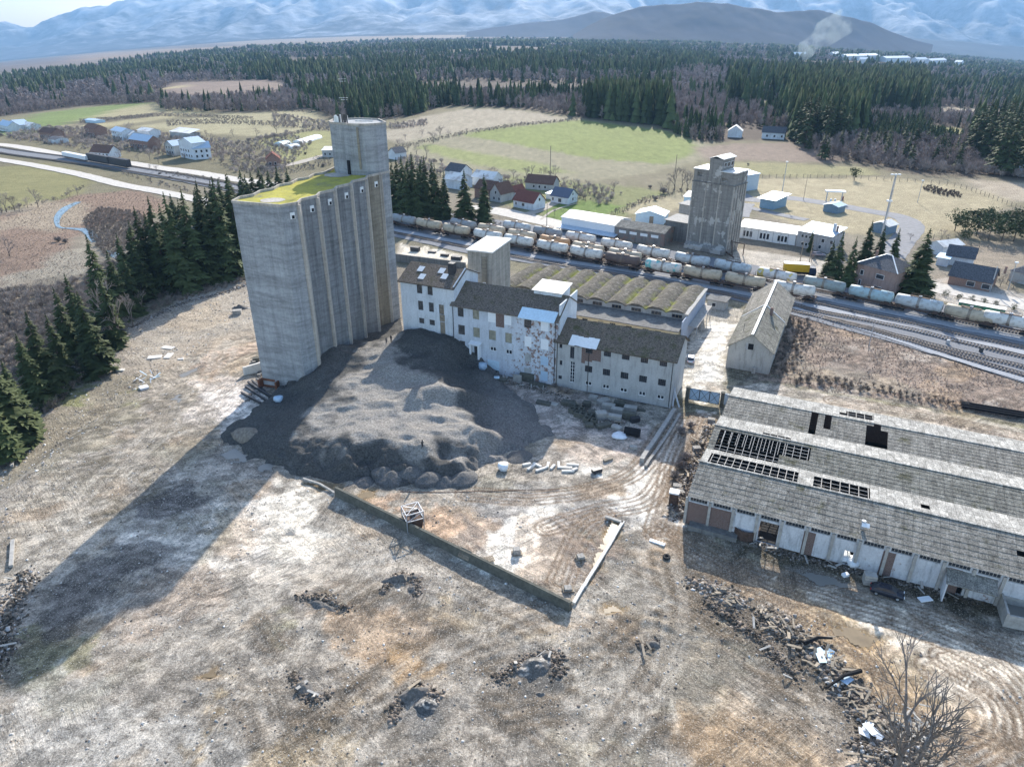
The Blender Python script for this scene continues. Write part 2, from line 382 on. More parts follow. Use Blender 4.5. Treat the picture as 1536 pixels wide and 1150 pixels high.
# --- main yard
paint([(380, 420), (300, 425), (180, 500), (60, 620), (0, 690), (-200, 800), (-200, 1300), (800, 1400), (1700, 1400), (1700, 980), (1536, 905), (1100, 840), (1020, 800), (1000, 700), (1030, 610), (990, 600), (800, 560), (600, 480), (400, 450)], (.335, .30, .262), .93, 1.0, 3)
dry = [([(190, 500), (330, 430), (390, 440), (395, 560), (330, 620), (250, 600), (200, 560)], (.40, .355, .30), .7),
       ([(240, 470), (330, 450), (350, 480), (260, 510)], (.44, .37, .29), .7),
       ([(290, 540), (395, 510), (395, 540), (300, 580)], (.48, .36, .28), .6),
       ([(300, 570), (400, 560), (410, 600), (390, 640), (330, 650), (290, 620)], (.56, .50, .46), .8),
       ([(60, 620), (170, 560), (230, 560), (200, 640), (60, 720), (0, 720)], (.24, .215, .165), .75),
       ([(0, 740), (120, 700), (250, 700), (180, 800), (60, 900), (0, 880)], (.30, .265, .22), .6),
       ([(80, 590), (130, 575), (120, 610), (85, 612)], (.20, .215, .09), .7),
       ([(180, 590), (205, 585), (205, 605), (180, 612)], (.20, .20, .09), .6),
       ([(230, 700), (310, 670), (420, 690), (430, 760), (340, 790), (240, 780)], (.37, .325, .29), .8),
       ([(170, 800), (250, 770), (330, 780), (380, 820), (300, 850), (180, 840)], (.46, .42, .38), .7),
       ([(190, 735), (260, 722), (300, 748), (290, 775), (225, 775)], (.20, .19, .18), .75),
       ([(120, 850), (230, 800), (250, 840), (200, 880), (90, 950), (60, 930)], (.21, .195, .185), .8),
       ([(25, 880), (110, 830), (200, 870), (260, 900), (150, 930), (30, 960)], (.22, .205, .19), .6),
       ([(30, 950), (120, 960), (130, 1000), (40, 1040), (0, 1020)], (.20, .19, .12), .75),
       ([(200, 870), (330, 850), (320, 910), (180, 960)], (.36, .29, .235), .6),
       ([(0, 1040), (90, 1010), (300, 1060), (350, 1150), (0, 1200)], (.40, .385, .365), .6),
       ([(330, 760), (480, 755), (500, 830), (430, 870), (340, 850)], (.58, .53, .48), .85),
       ([(410, 715), (480, 715), (520, 745), (470, 770), (390, 790)], (.60, .56, .51), .85),
       ([(430, 775), (560, 820), (620, 880), (500, 900), (400, 860)], (.44, .39, .335), .7),
       ([(540, 745), (700, 760), (790, 790), (720, 830), (620, 780), (560, 765)], (.50, .38, .29), .8),
       ([(700, 832), (745, 795), (785, 760), (835, 752), (838, 772), (790, 800), (755, 850), (720, 850)], (.72, .68, .62), .95),
       ([(760, 850), (840, 790), (900, 780), (870, 860), (850, 900), (790, 870)], (.50, .43, .36), .75),
       ([(838, 810), (880, 790), (900, 800), (870, 870), (845, 890)], (.38, .34, .31), .7),
       ([(735, 860), (780, 845), (800, 870), (770, 880)], (.32, .27, .22), .5),
       ([(700, 745), (850, 735), (960, 745), (950, 790), (840, 800), (700, 770)], (.36, .34, .325), .85),
       ([(780, 800), (830, 785), (850, 800), (800, 815)], (.25, .24, .24), .6),
       ([(935, 700), (1012, 684), (1012, 760), (985, 800), (945, 780), (925, 740)], (.68, .64, .59), .9),
       ([(1010, 610), (1070, 615), (1045, 680), (1010, 720), (975, 690)], (.42, .37, .325), .9),
       ([(1030, 612), (1060, 615), (1045, 655), (1025, 660)], (.64, .60, .56), .7),
       ([(740, 560), (860, 590), (960, 640), (1000, 660), (960, 700), (850, 670), (780, 620), (730, 580)], (.43, .37, .345), .9),
       ([(820, 650), (900, 660), (970, 700), (940, 730), (840, 700)], (.40, .355, .31), .8),
       ([(860, 900), (930, 800), (1000, 810), (1060, 860), (1000, 960), (900, 950)], (.30, .275, .24), .7),
       ([(980, 800), (1060, 850), (1180, 880), (1350, 940), (1480, 1000), (1560, 1150), (1400, 1100), (1280, 980), (1150, 900), (1020, 860), (960, 800)], (.58, .46, .34), .9),
       ([(1150, 860), (1340, 905), (1536, 960), (1640, 1000), (1640, 1200), (1500, 1180), (1540, 1060), (1440, 980), (1280, 920), (1160, 880)], (.66, .60, .52), .9),
       ([(1180, 880), (1300, 925), (1400, 965), (1330, 970), (1250, 940)], (.55, .42, .27), .85),
       ([(1180, 905), (1290, 960), (1400, 1060), (1330, 1060), (1240, 990)], (.56, .42, .27), .85),
       ([(1030, 792), (1200, 820), (1536, 905), (1640, 930), (1640, 985), (1536, 950), (1330, 895), (1150, 850), (1040, 815)], (.22, .19, .16), .9),
       ([(820, 930), (960, 900), (1100, 950), (1200, 1050), (1280, 1150), (1000, 1180), (850, 1080)], (.33, .30, .26), .6),
       ([(850, 900), (930, 940), (960, 990), (880, 960)], (.45, .36, .28), .5),
       ([(490, 880), (600, 910), (680, 920), (640, 1010), (580, 1000), (520, 930)], (.39, .30, .225), .6),
       ([(600, 970), (640, 960), (650, 1020), (590, 1030)], (.33, .26, .18), .4),
       ([(640, 910), (840, 930), (860, 960), (720, 950), (640, 930)], (.36, .29, .2), .6),
       ([(430, 1070), (520, 1060), (500, 1130), (400, 1150)], (.36, .28, .18), .6),
       ([(310, 1020), (370, 1000), (340, 1070), (300, 1110)], (.34, .26, .16), .6),
       ([(440, 890), (530, 880), (520, 915), (440, 915)], (.27, .22, .18), .6),
       ([(380, 925), (420, 925), (420, 970), (380, 960)], (.25, .23, .12), .5),
       ([(740, 1000), (840, 970), (830, 1040), (750, 1040)], (.20, .195, .19), .6),
       ([(1040, 1080), (1180, 1060), (1260, 1150), (1050, 1200)], (.33, .25, .17), .6),
       ([(1000, 780), (1012, 770), (1025, 800), (1010, 810)], (.3, .26, .22), .6),
       ([(1010, 700), (1040, 640), (1060, 650), (1030, 730), (1020, 790), (1002, 770)], (.19, .165, .135), .85),
       ([(1000, 860), (1100, 900), (1240, 980), (1300, 1060), (1250, 1060), (1120, 960), (1000, 890)], (.21, .185, .15), .7)]
for p_, c_, a_ in dry: paint(p_, c_, a_, 1.2, 6)
# mottling of the yard: pale dust, damp grey, rust
yard = (sstep(-95, -70, GX)*sstep(190, 160, GY))[..., None]
m = sstep(.56, .70, fbm(GX*.11+2*WX, GY*.11, 5, 101))[..., None]*yard; C = C*(1-m*.3)+m*.3*np.array([.50, .47, .43])
m = sstep(.56, .72, fbm(GX*.16, GY*.16+2*WX, 5, 111))[..., None]*yard; C = C*(1-m*.4)+m*.4*np.array([.16, .15, .14])
m = sstep(.60, .72, fbm(GX*.09, GY*.13, 5, 121))[..., None]*yard; C = C*(1-m*.45)+m*.45*np.array([.40, .285, .185])
m = sstep(.60, .72, fbm(GX*.08+9, GY*.08, 5, 131))[..., None]*yard; C = C*(1-m*.3)+m*.3*np.array([.17, .165, .10])
for p_, c_, a_ in [([(395, 765), (470, 760), (500, 800), (450, 835), (380, 810)], (.74, .68, .60), .9), ([(415, 722), (480, 722), (510, 740), (460, 760), (400, 770)], (.70, .65, .58), .85), ([(708, 834), (745, 797), (790, 762), (838, 755), (832, 775), (790, 800), (762, 845), (725, 852)], (.86, .82, .76), .95),
                   ([(940, 700), (1010, 690), (1012, 755), (985, 795), (950, 780), (930, 740)], (.84, .80, .75), .95), ([(860, 700), (950, 700), (960, 715), (870, 712)], (.78, .74, .68), .8), ([(1040, 612), (1062, 614), (1045, 660), (1028, 655)], (.84, .80, .75), .9), ([(1065, 480), (1095, 490), (1080, 560), (1050, 590), (1045, 560)], (.84, .81, .76), .9),
                   ([(1240, 900), (1450, 960), (1560, 1020), (1580, 1120), (1500, 1110), (1400, 1010), (1300, 940)], (.78, .70, .60), .85), ([(540, 750), (700, 770), (680, 800), (600, 775)], (.54, .38, .27), .75), ([(775, 770), (860, 800), (840, 860), (790, 850)], (.62, .50, .40), .6), ([(310, 590), (400, 570), (395, 640), (335, 650)], (.72, .66, .62), .85),
                   ([(170, 805), (240, 780), (300, 790), (280, 830), (200, 850)], (.62, .57, .52), .8), ([(600, 366), (695, 384), (695, 394), (600, 382)], (.74, .68, .58), .8), ([(100, 850), (230, 805), (240, 840), (180, 890), (80, 950)], (.13, .12, .115), .8), ([(200, 740), (265, 728), (300, 750), (240, 775)], (.13, .12, .12), .8),
                   ([(860, 640), (950, 655), (1000, 680), (960, 700), (880, 690)], (.52, .42, .35), .5), ([(480, 900), (560, 905), (640, 960), (600, 1010), (540, 980)], (.42, .30, .20), .6), ([(600, 980), (640, 975), (640, 1010), (600, 1020)], (.35, .23, .12), .65), ([(1000, 1085), (1120, 1075), (1180, 1150), (1030, 1160)], (.35, .25, .16), .6)]:
    paint(p_, c_, a_, .9, 6.5)
# bulldozer scrapes: short parallel ruts in drifting directions
def scrapes(n, px_poly, ang, L, gap, col, hgt):
    P_ = W(px_poly); xs = [p[0] for p in P_]; ys = [p[1] for p in P_]
    k = 0
    while k < n:
        x = random.uniform(min(xs), max(xs)); y = random.uniform(min(ys), max(ys))
        if not inpoly(np.array([x]), np.array([y]), P_)[0]: continue
        k += 1; a = ang+random.gauss(0, .25); l = L*random.uniform(.5, 1.4); bend = random.uniform(-.25, .25)
        pts = [(x+math.cos(a+bend*t)*l*t, y+math.sin(a+bend*t)*l*t) for t in (0, .33, .66, 1)]
        J, I = _sub(pts, 3); d = seg_d(GX[J, I], GY[J, I], pts)
        m = sstep(.75, .2, np.abs(d-gap)+.5*WF[J, I])*sstep(.2, .7, .5+WX[J, I])
        GZ[J, I] += hgt*m-(sstep(.9, 0, np.abs(d)))*.04
        m = (m*.6)[..., None]; C[J, I] = C[J, I]*(1-m)+np.array(col)*m
for p_, w_, c_, a_ in [([(330, 640), (300, 600), (280, 640), (320, 700)], 0, (.50, .42, .36), .5)]: pass
fineY = fbm(GX*.7+2*WY, GY*1.0, 3, 141)[..., None]; C = C*np.where(yard > .5, .70+.60*sstep(.35, .65, fineY), 1)
scrapes(70, [(380, 900), (900, 930), (1100, 1000), (1000, 1150), (420, 1150)], R(40), 8, .8, (.13, .105, .08), .07)
scrapes(55, [(380, 880), (900, 900), (1250, 1080), (700, 1150), (300, 1150)], R(-50), 6, .6, (.16, .135, .11), .06)
scrapes(45, [(40, 640), (350, 520), (340, 660), (60, 850)], R(35), 10, .9, (.14, .12, .09), .05)
scrapes(40, [(880, 790), (1100, 880), (1200, 1050), (900, 930)], R(-35), 9, .9, (.16, .13, .10), .04)
scrapes(25, [(560, 750), (900, 770), (860, 880), (700, 820)], R(-60), 7, .9, (.30, .24, .2), .07)
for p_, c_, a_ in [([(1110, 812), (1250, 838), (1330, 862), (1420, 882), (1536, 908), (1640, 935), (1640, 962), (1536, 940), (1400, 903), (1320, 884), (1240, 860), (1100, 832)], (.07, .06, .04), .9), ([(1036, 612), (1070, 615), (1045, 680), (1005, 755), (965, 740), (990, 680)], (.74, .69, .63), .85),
                   ([(745, 1010), (800, 975), (840, 990), (835, 1040), (780, 1050)], (.12, .115, .11), .75), ([(430, 1010), (470, 1010), (490, 1040), (450, 1055)], (.14, .13, .12), .7), ([(580, 1050), (630, 1020), (670, 1050), (640, 1090), (590, 1085)], (.16, .155, .15), .7),
                   ([(565, 885), (590, 858), (622, 862), (625, 895), (600, 880)], (.12, .10, .09), .75), ([(1040, 860), (1110, 890), (1200, 940), (1290, 1010), (1330, 1090), (1290, 1100), (1200, 1010), (1120, 940), (1040, 890)], (.13, .11, .09), .7), ([(930, 900), (1050, 930), (1130, 1010), (1050, 1060), (960, 1000)], (.26, .235, .20), .6)]:
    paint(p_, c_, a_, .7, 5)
PUD = [[(455, 722), (480, 718), (519, 725), (512, 735), (480, 733)], [(528, 738), (560, 733), (566, 742), (535, 748)], [(885, 868), (893, 830), (915, 785), (928, 778), (925, 800), (905, 832), (893, 855)],
       [(1235, 930), (1290, 938), (1330, 958), (1300, 968), (1255, 952)], [(300, 1012), (322, 998), (345, 1008), (328, 1024), (308, 1022)], [(905, 910), (920, 904), (934, 912), (925, 922), (908, 920)]]
PUD2 = [[(380, 700), (400, 690), (414, 697), (410, 706), (390, 707)], [(255, 598), (270, 588), (278, 598), (268, 608)], [(268, 560), (298, 548), (290, 560), (272, 566)], [(330, 680), (352, 670), (375, 680), (365, 692), (345, 690)], [(418, 790), (440, 793), (448, 805), (430, 805)], [(1190, 850), (1250, 862), (1290, 880), (1230, 875)]]
for p_ in PUD: paint(p_, (.30, .21, .11), .9, 1.0, 3.0, -.22)
for p_ in PUD2: paint(p_, (.20, .18, .16), .9, 1.0, 3.0, -.22)
# wheel tracks
for px in ([(985, 800), (1060, 845), (1150, 890), (1250, 955), (1330, 1040), (1390, 1110)], [(1000, 800), (1080, 850), (1200, 905), (1300, 975), (1380, 1060), (1440, 1100)],
           [(1020, 800), (1150, 868), (1300, 915), (1440, 965), (1530, 1030), (1560, 1120)], [(1120, 850), (1260, 890), (1440, 940), (1600, 1000)],
           [(1400, 1000), (1480, 1050), (1490, 1100), (1440, 1130)], [(1420, 985), (1500, 1040), (1520, 1100), (1450, 1150)],
           [(1040, 625), (1010, 690), (1000, 740), (985, 790)], [(1050, 625), (1025, 690), (1012, 740), (1000, 790)], [(1062, 625), (1040, 690), (1018, 750)],
           [(700, 740), (800, 745), (900, 730), (960, 700), (1000, 640)], [(820, 790), (900, 765), (970, 750), (1005, 700)],
           [(1250, 600), (1400, 625), (1536, 655)], [(840, 870), (870, 800), (905, 770)]):
    stroke(px, .5, (.21, .155, .11), .95, .16, .25, -.06, (0., 1.0, 1.9))
for px in ([(300, 700), (400, 760), (560, 840), (760, 930), (900, 1000)], [(120, 760), (200, 680), (290, 600), (340, 520)], [(900, 1120), (980, 1000), (1000, 900), (985, 830)], [(520, 1120), (640, 1000), (800, 940), (880, 930)], [(60, 1080), (200, 1000), (330, 930), (420, 860), (520, 790)]):
    stroke(px, .7, (.50, .46, .41), .4, .3, .35, -.03, (0., 1.9, 2.6))
for px in ([(255, 640), (262, 600), (285, 570), (330, 560)], [(250, 700), (300, 640), (330, 590), (390, 560)], [(180, 760), (240, 700), (300, 650)], [(420, 700), (520, 770), (700, 850), (840, 900)], [(330, 500), (270, 560), (240, 640), (150, 740)]):
    stroke(px, .4, (.25, .22, .18), .6, .15, .25, -.05, (0., .9, 1.8))
# the ground slopes down in a ditch by the long shed
ys_, xs_ = GX.shape
idx = np.arange(ys_*xs_).reshape(ys_, xs_)
Q = np.stack([idx[:-1, :-1], idx[:-1, 1:], idx[1:, 1:], idx[1:, :-1]], -1).reshape(-1, 4)
gm = NT('dry_earth', .95, .1)
ga = gm.n('ShaderNodeAttribute', attribute_name='Col').outputs['Color']
f1 = gm.noise(2.4, 10, .85); f2 = gm.noise(.3, 8, .75); f3 = gm.noise(5.0, 4, .75)
gc = gm.mix(1.0, ga, gm.ramp(f1, [(.35, .30), (.46, .80), (.56, 1.12), (.67, 1.9)]), 'MULTIPLY')
gc = gm.mix(1.0, gc, gm.ramp(f2, [(.32, .84), (.68, 1.14)]), 'MULTIPLY')
ds = gm.n('ShaderNodeSeparateXYZ'); gm.l(gm.co, ds.inputs[0])
nearm = gm.ramp(gm.math('MULTIPLY', ds.outputs[1], .001), [(.17, 1.), (.30, 0.)])
rel_ = None
for k_, (ang_, sc_) in enumerate(((R(35), (.22, 2.6, 1)), (R(-48), (.25, 2.2, 1)), (R(78), (.22, 2.4, 1)))):
    st_n = gm.noise(1.0, 6, .8, gm.map(sc_, (0, 0, ang_)), .5); mk_ = gm.ramp(gm.noise(.045, 3, .6, gm.map((1, 1, 1), (0, 0, k_*1.3))), [(.50, 0.), (.58, 1.)])
    rr_ = gm.math('MULTIPLY', gm.math('MULTIPLY', st_n, mk_), nearm); rel_ = rr_ if rel_ is None else gm.math('ADD', rel_, rr_)
    gc = gm.mix(gm.math('MULTIPLY', gm.math('MULTIPLY', mk_, nearm), .6), gc, gm.mix(1.0, gc, gm.ramp(st_n, [(.36, .38), (.5, 1.0), (.64, 1.5)]), 'MULTIPLY'))
gc = gm.mix(gm.math('MULTIPLY', gm.math('MULTIPLY', gm.ramp(f3, [(.57, 0.), (.63, 1.)]), nearm), .5), gc, (.72, .69, .64))
gc = gm.mix(gm.math('MULTIPLY', gm.math('MULTIPLY', gm.ramp(f3, [(.37, 1.), (.43, 0.)]), nearm), .6), gc, (.06, .05, .045))
gc = gm.mix(1.0, gc, (1.17, 1.13, 1.06), 'MULTIPLY')
gm.bump(gm.math('ADD', gm.math('ADD', f1, gm.math('MULTIPLY', f3, .45)), gm.math('MULTIPLY', rel_, 1.0)), .75, .42); gm.color(gc)
ground = np_mesh('ground', np.stack([GX.ravel(), GY.ravel(), GZ.ravel()], 1), Q, gm.m, col=C.reshape(-1, 3), smooth=True)
tag(ground, kind='structure')
def gz(x, y):
    i = min(max(np.searchsorted(gx, x)-1, 0), len(gx)-2); j = min(max(np.searchsorted(gy, y)-1, 0), len(gy)-2)
    a = (x-gx[i])/(gx[i+1]-gx[i]); b = (y-gy[j])/(gy[j+1]-gy[j])
    return float((GZ[j, i]*(1-a)+GZ[j, i+1]*a)*(1-b)+(GZ[j+1, i]*(1-a)+GZ[j+1, i+1]*a)*b)
def gzv(X, Y):
    i = np.clip(np.searchsorted(gx, X)-1, 0, len(gx)-2); j = np.clip(np.searchsorted(gy, Y)-1, 0, len(gy)-2)
    a = (X-gx[i])/(gx[i+1]-gx[i]); b = (Y-gy[j])/(gy[j+1]-gy[j])
    return (GZ[j, i]*(1-a)+GZ[j, i+1]*a)*(1-b)+(GZ[j+1, i]*(1-a)+GZ[j+1, i+1]*a)*b
def D(u, v):   # pixel -> point on the ground sheet
    p = G(u, v); p.z = gz(p.x, p.y); return p

# ---------------------------------------------------------------- ribbons and sheets on the ground
def ribbon(name, px, width, mat, off=.05, kind='structure', n=10, pts=None, cross=1):
    L = smooth_line([G(*q) for q in px] if pts is None else pts, n); V = []; F = []
    for i, p in enumerate(L):
        d = (L[min(i+1, len(L)-1)]-L[max(i-1, 0)]); d.z = 0; d.normalize(); nx, ny = -d.y, d.x
        w = (width if not callable(width) else width(i/len(L)))/2
        for s in (-1, -.5, 0, .5, 1):
            jit = random.uniform(-.06, .06)*w if abs(s) == 1 else 0
            x = p.x+nx*(w*s+jit); y = p.y+ny*(w*s+jit)
            V.append((x, y, gz(x, y)+off+(0.06*w/4 if s == 0 else 0)))
    for i in range(len(L)-1):
        for k in range(4): F.append((i*5+k, i*5+k+1, i*5+5+k+1, i*5+5+k))
    o = np_mesh(name, V, F, mat, smooth=True); tag(o, kind=kind); return o
def patch(name, px, mat, off=.04, n=6, flat=False, jit=.0):
    P_ = [G(*q) for q in px]; P_ = smooth_line(P_+[P_[0]], n)[:-1]
    c = sum((Vector((p.x, p.y, 0)) for p in P_), Vector())/len(P_)
    rings = 6; V = []; F = []; m = len(P_)
    zc = max(gz(p.x, p.y) for p in P_) if flat else 0
    for r in range(1, rings+1):
        for i, p in enumerate(P_):
            q = c+(Vector((p.x, p.y, 0))-c)*(r/rings)
            V.append((q.x, q.y, (zc if flat else gz(q.x, q.y))+off))
    V.append((c.x, c.y, (zc if flat else gz(c.x, c.y))+off))
    F = [(len(V)-1, i, (i+1) % m) for i in range(m)]
    for r in range(rings-1):
        for i in range(m):
            a, b = r*m+i, r*m+(i+1) % m
            F += [(a, a+m, b+m), (a, b+m, b)]
    return np_mesh(name, V, F, mat, smooth=True)
# ---------------------------------------------------------------- shared materials
M = {}
M['ballast'] = simple('ballast', (.17, .175, .19), .95, var=.35, scale=6)
M['ballast_light'] = simple('ballast_light', (.30, .31, .33), .95, var=.25, scale=3)
M['gravel_road'] = simple('gravel_road', (.50, .46, .41), .95, var=.18, scale=.8)
M['asphalt'] = simple('asphalt', (.20, .20, .21), .9, var=.2, scale=.6)
M['dirt_road'] = simple('dirt_road', (.36, .32, .27), .95, var=.2, scale=.7)
M['rail'] = simple('rail_steel', (.20, .17, .15), .55, .3, var=.3)
M['sleeper'] = simple('sleeper', (.16, .13, .11), .9)
t = NT('water', .08, .5); t.bump(t.noise(.8, 3), .05, .05); M['water'] = t.color((.10, .14, .16))
t = NT('mud_puddle', .45, .3); M['mud_puddle'] = t.color(t.ramp(t.noise(.6, 5), [(.3, (.14, .10, .055)), (.7, (.22, .16, .09))]))
t = NT('wet_puddle', .3, .4); M['wet_puddle'] = t.color((.20, .19, .17))

# ---------------------------------------------------------------- roads, ballast, tracks, water
ribbon('road', [(-80, 212), (0, 217), (60, 226), (115, 238), (180, 243), (240, 252), (300, 260), (345, 268), (400, 276), (470, 288)], 9, M['gravel_road'], .15, n=12)
ribbon('road', [(-90, 228), (0, 240), (60, 250), (120, 262), (180, 277), (240, 288), (290, 298), (340, 312)], 7.5, M['gravel_road'], .22, n=12)
ribbon('road', [(400, 252), (440, 246), (490, 233), (512, 230)], 7, M['dirt_road'], .15)
ribbon('road', [(700, 312), (745, 316), (800, 328), (860, 342), (905, 352)], 11, M['gravel_road'], .08)
ribbon('road', [(1105, 290), (1130, 300), (1180, 297), (1240, 305), (1300, 316), (1350, 325), (1368, 340), (1352, 362), (1336, 385)], 9, M['asphalt'], .06)
ribbon('road', [(1118, 305), (1108, 325)], 8, M['asphalt'], .1)
ribbon('road', [(1126, 312), (1170, 322), (1210, 330)], 5, M['asphalt'], .12)
ribbon('path', [(1395, 430), (1440, 436), (1536, 456), (1640, 480)], 11, M['gravel_road'], .08)
ribbon('path', [(790, 322), (815, 312), (840, 300)], 5, M['dirt_road'], .1)
ribbon('path', [(810, 330), (830, 316), (865, 305)], 1.2, M['dirt_road'], .12)
# ballast bed
Lb = [(545, 345), (640, 366), (700, 380), (800, 396), (962, 424), (1100, 450), (1236, 485), (1400, 532), (1536, 575), (1720, 626)]
Ub = [(545, 296), (640, 312), (690, 322), (775, 334), (871, 350), (980, 371), (1098, 391), (1235, 419), (1376, 449), (1536, 480), (1740, 525)]
def strip_between(name, A, B, mat, off, kind='structure', m=60, rows=8):
    def res(P_, m):
        P_ = smooth_line([G(*q) for q in P_], 8); out = []
        for i in range(m): s_ = i/(m-1)*(len(P_)-1); k = min(int(s_), len(P_)-2); out.append(P_[k].lerp(P_[k+1], s_-k))
        return out
    a, b = res(A, m), res(B, m); V = []; F = []
    for i in range(m):
        for r in range(rows+1):
            q = a[i].lerp(b[i], r/rows); V.append((q.x, q.y, gz(q.x, q.y)+off))
    for i in range(m-1):
        for r in range(rows): F.append((i*(rows+1)+r, (i+1)*(rows+1)+r, (i+1)*(rows+1)+r+1, i*(rows+1)+r+1))
    o = np_mesh(name, V, F, mat, smooth=True); tag(o, kind=kind); return o
strip_between('railway_ballast', Lb, Ub, M['ballast'], .16)
ribbon('railway_ballast', [(-80, 210), (0, 226), (100, 240), (200, 255), (330, 278), (450, 305), (545, 330)], 13, M['ballast'], .3)
ribbon('service_strip', [(560, 340), (700, 366), (800, 385), (962, 410), (1100, 438), (1236, 463), (1400, 502), (1536, 530), (1700, 572)], lambda s: 3.2, M['ballast_light'], .30)
ribbon('service_strip', [(1200, 444), (1260, 452), (1400, 482), (1536, 510), (1700, 546)], lambda s: 4.2, M['ballast_light'], .28)
ribbon('service_strip', [(1190, 462), (1236, 476), (1330, 505), (1450, 545), (1600, 590)], 2.2, M['ballast_light'], .28)
def track(px, label, off=.36):
    L = smooth_line([G(*q) for q in px], 12); o0 = thing('railway_track', label, 'railway track', (0, 0, 0))
    for s in (-.75, .75):
        mb = MB(); pp = []
        for i, p in enumerate(L):
            d = (L[min(i+1, len(L)-1)]-L[max(i-1, 0)]); d.z = 0; d.normalize(); nx, ny = -d.y, d.x
            pp.append(Vector((p.x+nx*s, p.y+ny*s, gz(p.x, p.y)+off+.14)))
        for a, b in zip(pp, pp[1:]): mb.bar(a, b, .11, .15)
        mb.build('rail', M['rail'], o0)
    mb = MB(); acc = 0
    for a, b in zip(L, L[1:]):
        l = (b-a).length; ang = math.atan2(b.y-a.y, b.x-a.x)
        while acc < l:
            q = a.lerp(b, acc/l); mb.obox((q.x, q.y, gz(q.x, q.y)+off), (.26, 2.5, .12), ang); acc += .75
        acc -= l
    s = mb.build('sleepers', M['sleeper'], o0); s['kind'] = 'stuff'
    return o0
rowC = [(770, 349), (821, 357), (871, 366.5), (980, 388), (1098, 410), (1165, 424), (1235, 438), (1305, 452), (1376, 466), (1453, 484), (1560, 507), (1700, 540)]
rowA = [(540, 325), (606, 339), (685, 352), (778, 371), (880, 391), (993, 405.5), (1117, 432.5), (1192, 447.5), (1300, 470), (1420, 496), (1536, 522), (1700, 562)]
rowB = [(560, 322), (640, 335), (695, 346), (783, 363), (882, 382), (937, 393), (1010, 406)]
track(rowC, 'rails and sleepers under the farthest line of tank wagons')
track(rowB, 'rails and sleepers under the short middle line of tank wagons')
track(rowA, 'rails and sleepers under the nearest line of tank wagons')
track([(545, 338), (590, 349), (700, 371), (800, 391), (962, 418), (1054, 435), (1140, 455), (1236, 476), (1330, 500), (1430, 526), (1536, 552), (1700, 596)], 'rails along the near edge of the ballast, in front of the brown scrub')
track([(1170, 452), (1236, 468), (1330, 487), (1430, 510), (1536, 537), (1700, 578)], 'rails between the two light gravel strips near the small signal')
track([(1236, 476.5), (1330, 502), (1430, 532), (1536, 564), (1700, 612)], 'outermost rails bending away toward the lower right of the yard')
track([(-80, 205), (0, 222), (100, 236), (200, 251), (330, 273), (450, 300), (545, 322)], 'far rails of the double line running left toward the village', .5)
track([(-80, 213), (0, 230), (100, 244), (200, 259), (330, 282), (450, 310), (545, 336)], 'near rails of the double line running left toward the village', .5)
# water
tag(ribbon('stream', [(118, 303), (100, 312), (87, 325), (88, 340), (110, 343), (130, 346), (145, 362)], lambda s: 2.5+1.2*math.sin(s*9), M['water'], .1), kind='structure')
patch('pond', [(160, 375), (172, 378), (190, 382), (184, 388), (168, 386)], M['water'], .1)['kind'] = 'structure'
def pool(px, mat):
    q = [G(*p) for p in px]; c = sum(q, Vector())/len(q); lv = gz(c.x, c.y)+.07
    big = [(c.x+(p.x-c.x)*1.12, c.y+(p.y-c.y)*1.12) for p in q]; V = []; F = []
    xs = [p[0] for p in big]; ys = [p[1] for p in big]; st = .3; X, Y = np.meshgrid(np.arange(min(xs)-1, max(xs)+1, st), np.arange(min(ys)-1, max(ys)+1, st))
    ok = (gzv(X, Y) < lv+.02) & (sdpoly(X, Y, big) < 0); idx = np.arange(X.size).reshape(X.shape)
    m = ok[:-1, :-1] & ok[1:, 1:] & ok[:-1, 1:] & ok[1:, :-1]
    if not m.any(): return
    Q_ = np.stack([idx[:-1, :-1], idx[:-1, 1:], idx[1:, 1:], idx[1:, :-1]], -1)[m]; u_, iv = np.unique(Q_.ravel(), return_inverse=True)
    tag(np_mesh('puddle', np.stack([X.ravel(), Y.ravel(), np.full(X.size, lv)], 1)[u_], iv.reshape(-1, 4), mat), kind='structure')
for p_ in PUD: pool(p_, M['mud_puddle'])
for p_ in PUD2: pool(p_, M['wet_puddle'])

# ---------------------------------------------------------------- mountains and hills
def mountain_mat(name, snow_lo, snow_hi, rock, snow=(.8, .82, .86)):
    t = NT(name, .95, .05); geo = t.n('ShaderNodeNewGeometry').outputs['Position']
    n = t.noise(.0011, 8, .7, geo); n2 = t.noise(.004, 6, .7, geo)
    z = t.n('ShaderNodeSeparateXYZ'); t.l(geo, z.inputs[0])
    h = t.math('ADD', z.outputs[2], t.math('MULTIPLY', t.math('SUBTRACT', n, .5), (snow_hi-snow_lo)*1.5))
    h = t.math('ADD', h, t.math('MULTIPLY', t.math('SUBTRACT', n2, .5), (snow_hi-snow_lo)*1.2))
    mr = t.n('ShaderNodeMapRange'); mr.inputs[1].default_value = snow_lo; mr.inputs[2].default_value = snow_hi; t.l(h, mr.inputs[0])
    rc = t.ramp(n2, [(.35, tuple(c*.6 for c in rock)), (.65, tuple(c*1.3 for c in rock))])
    return t.color(t.mix(mr.outputs[0], rc, snow))
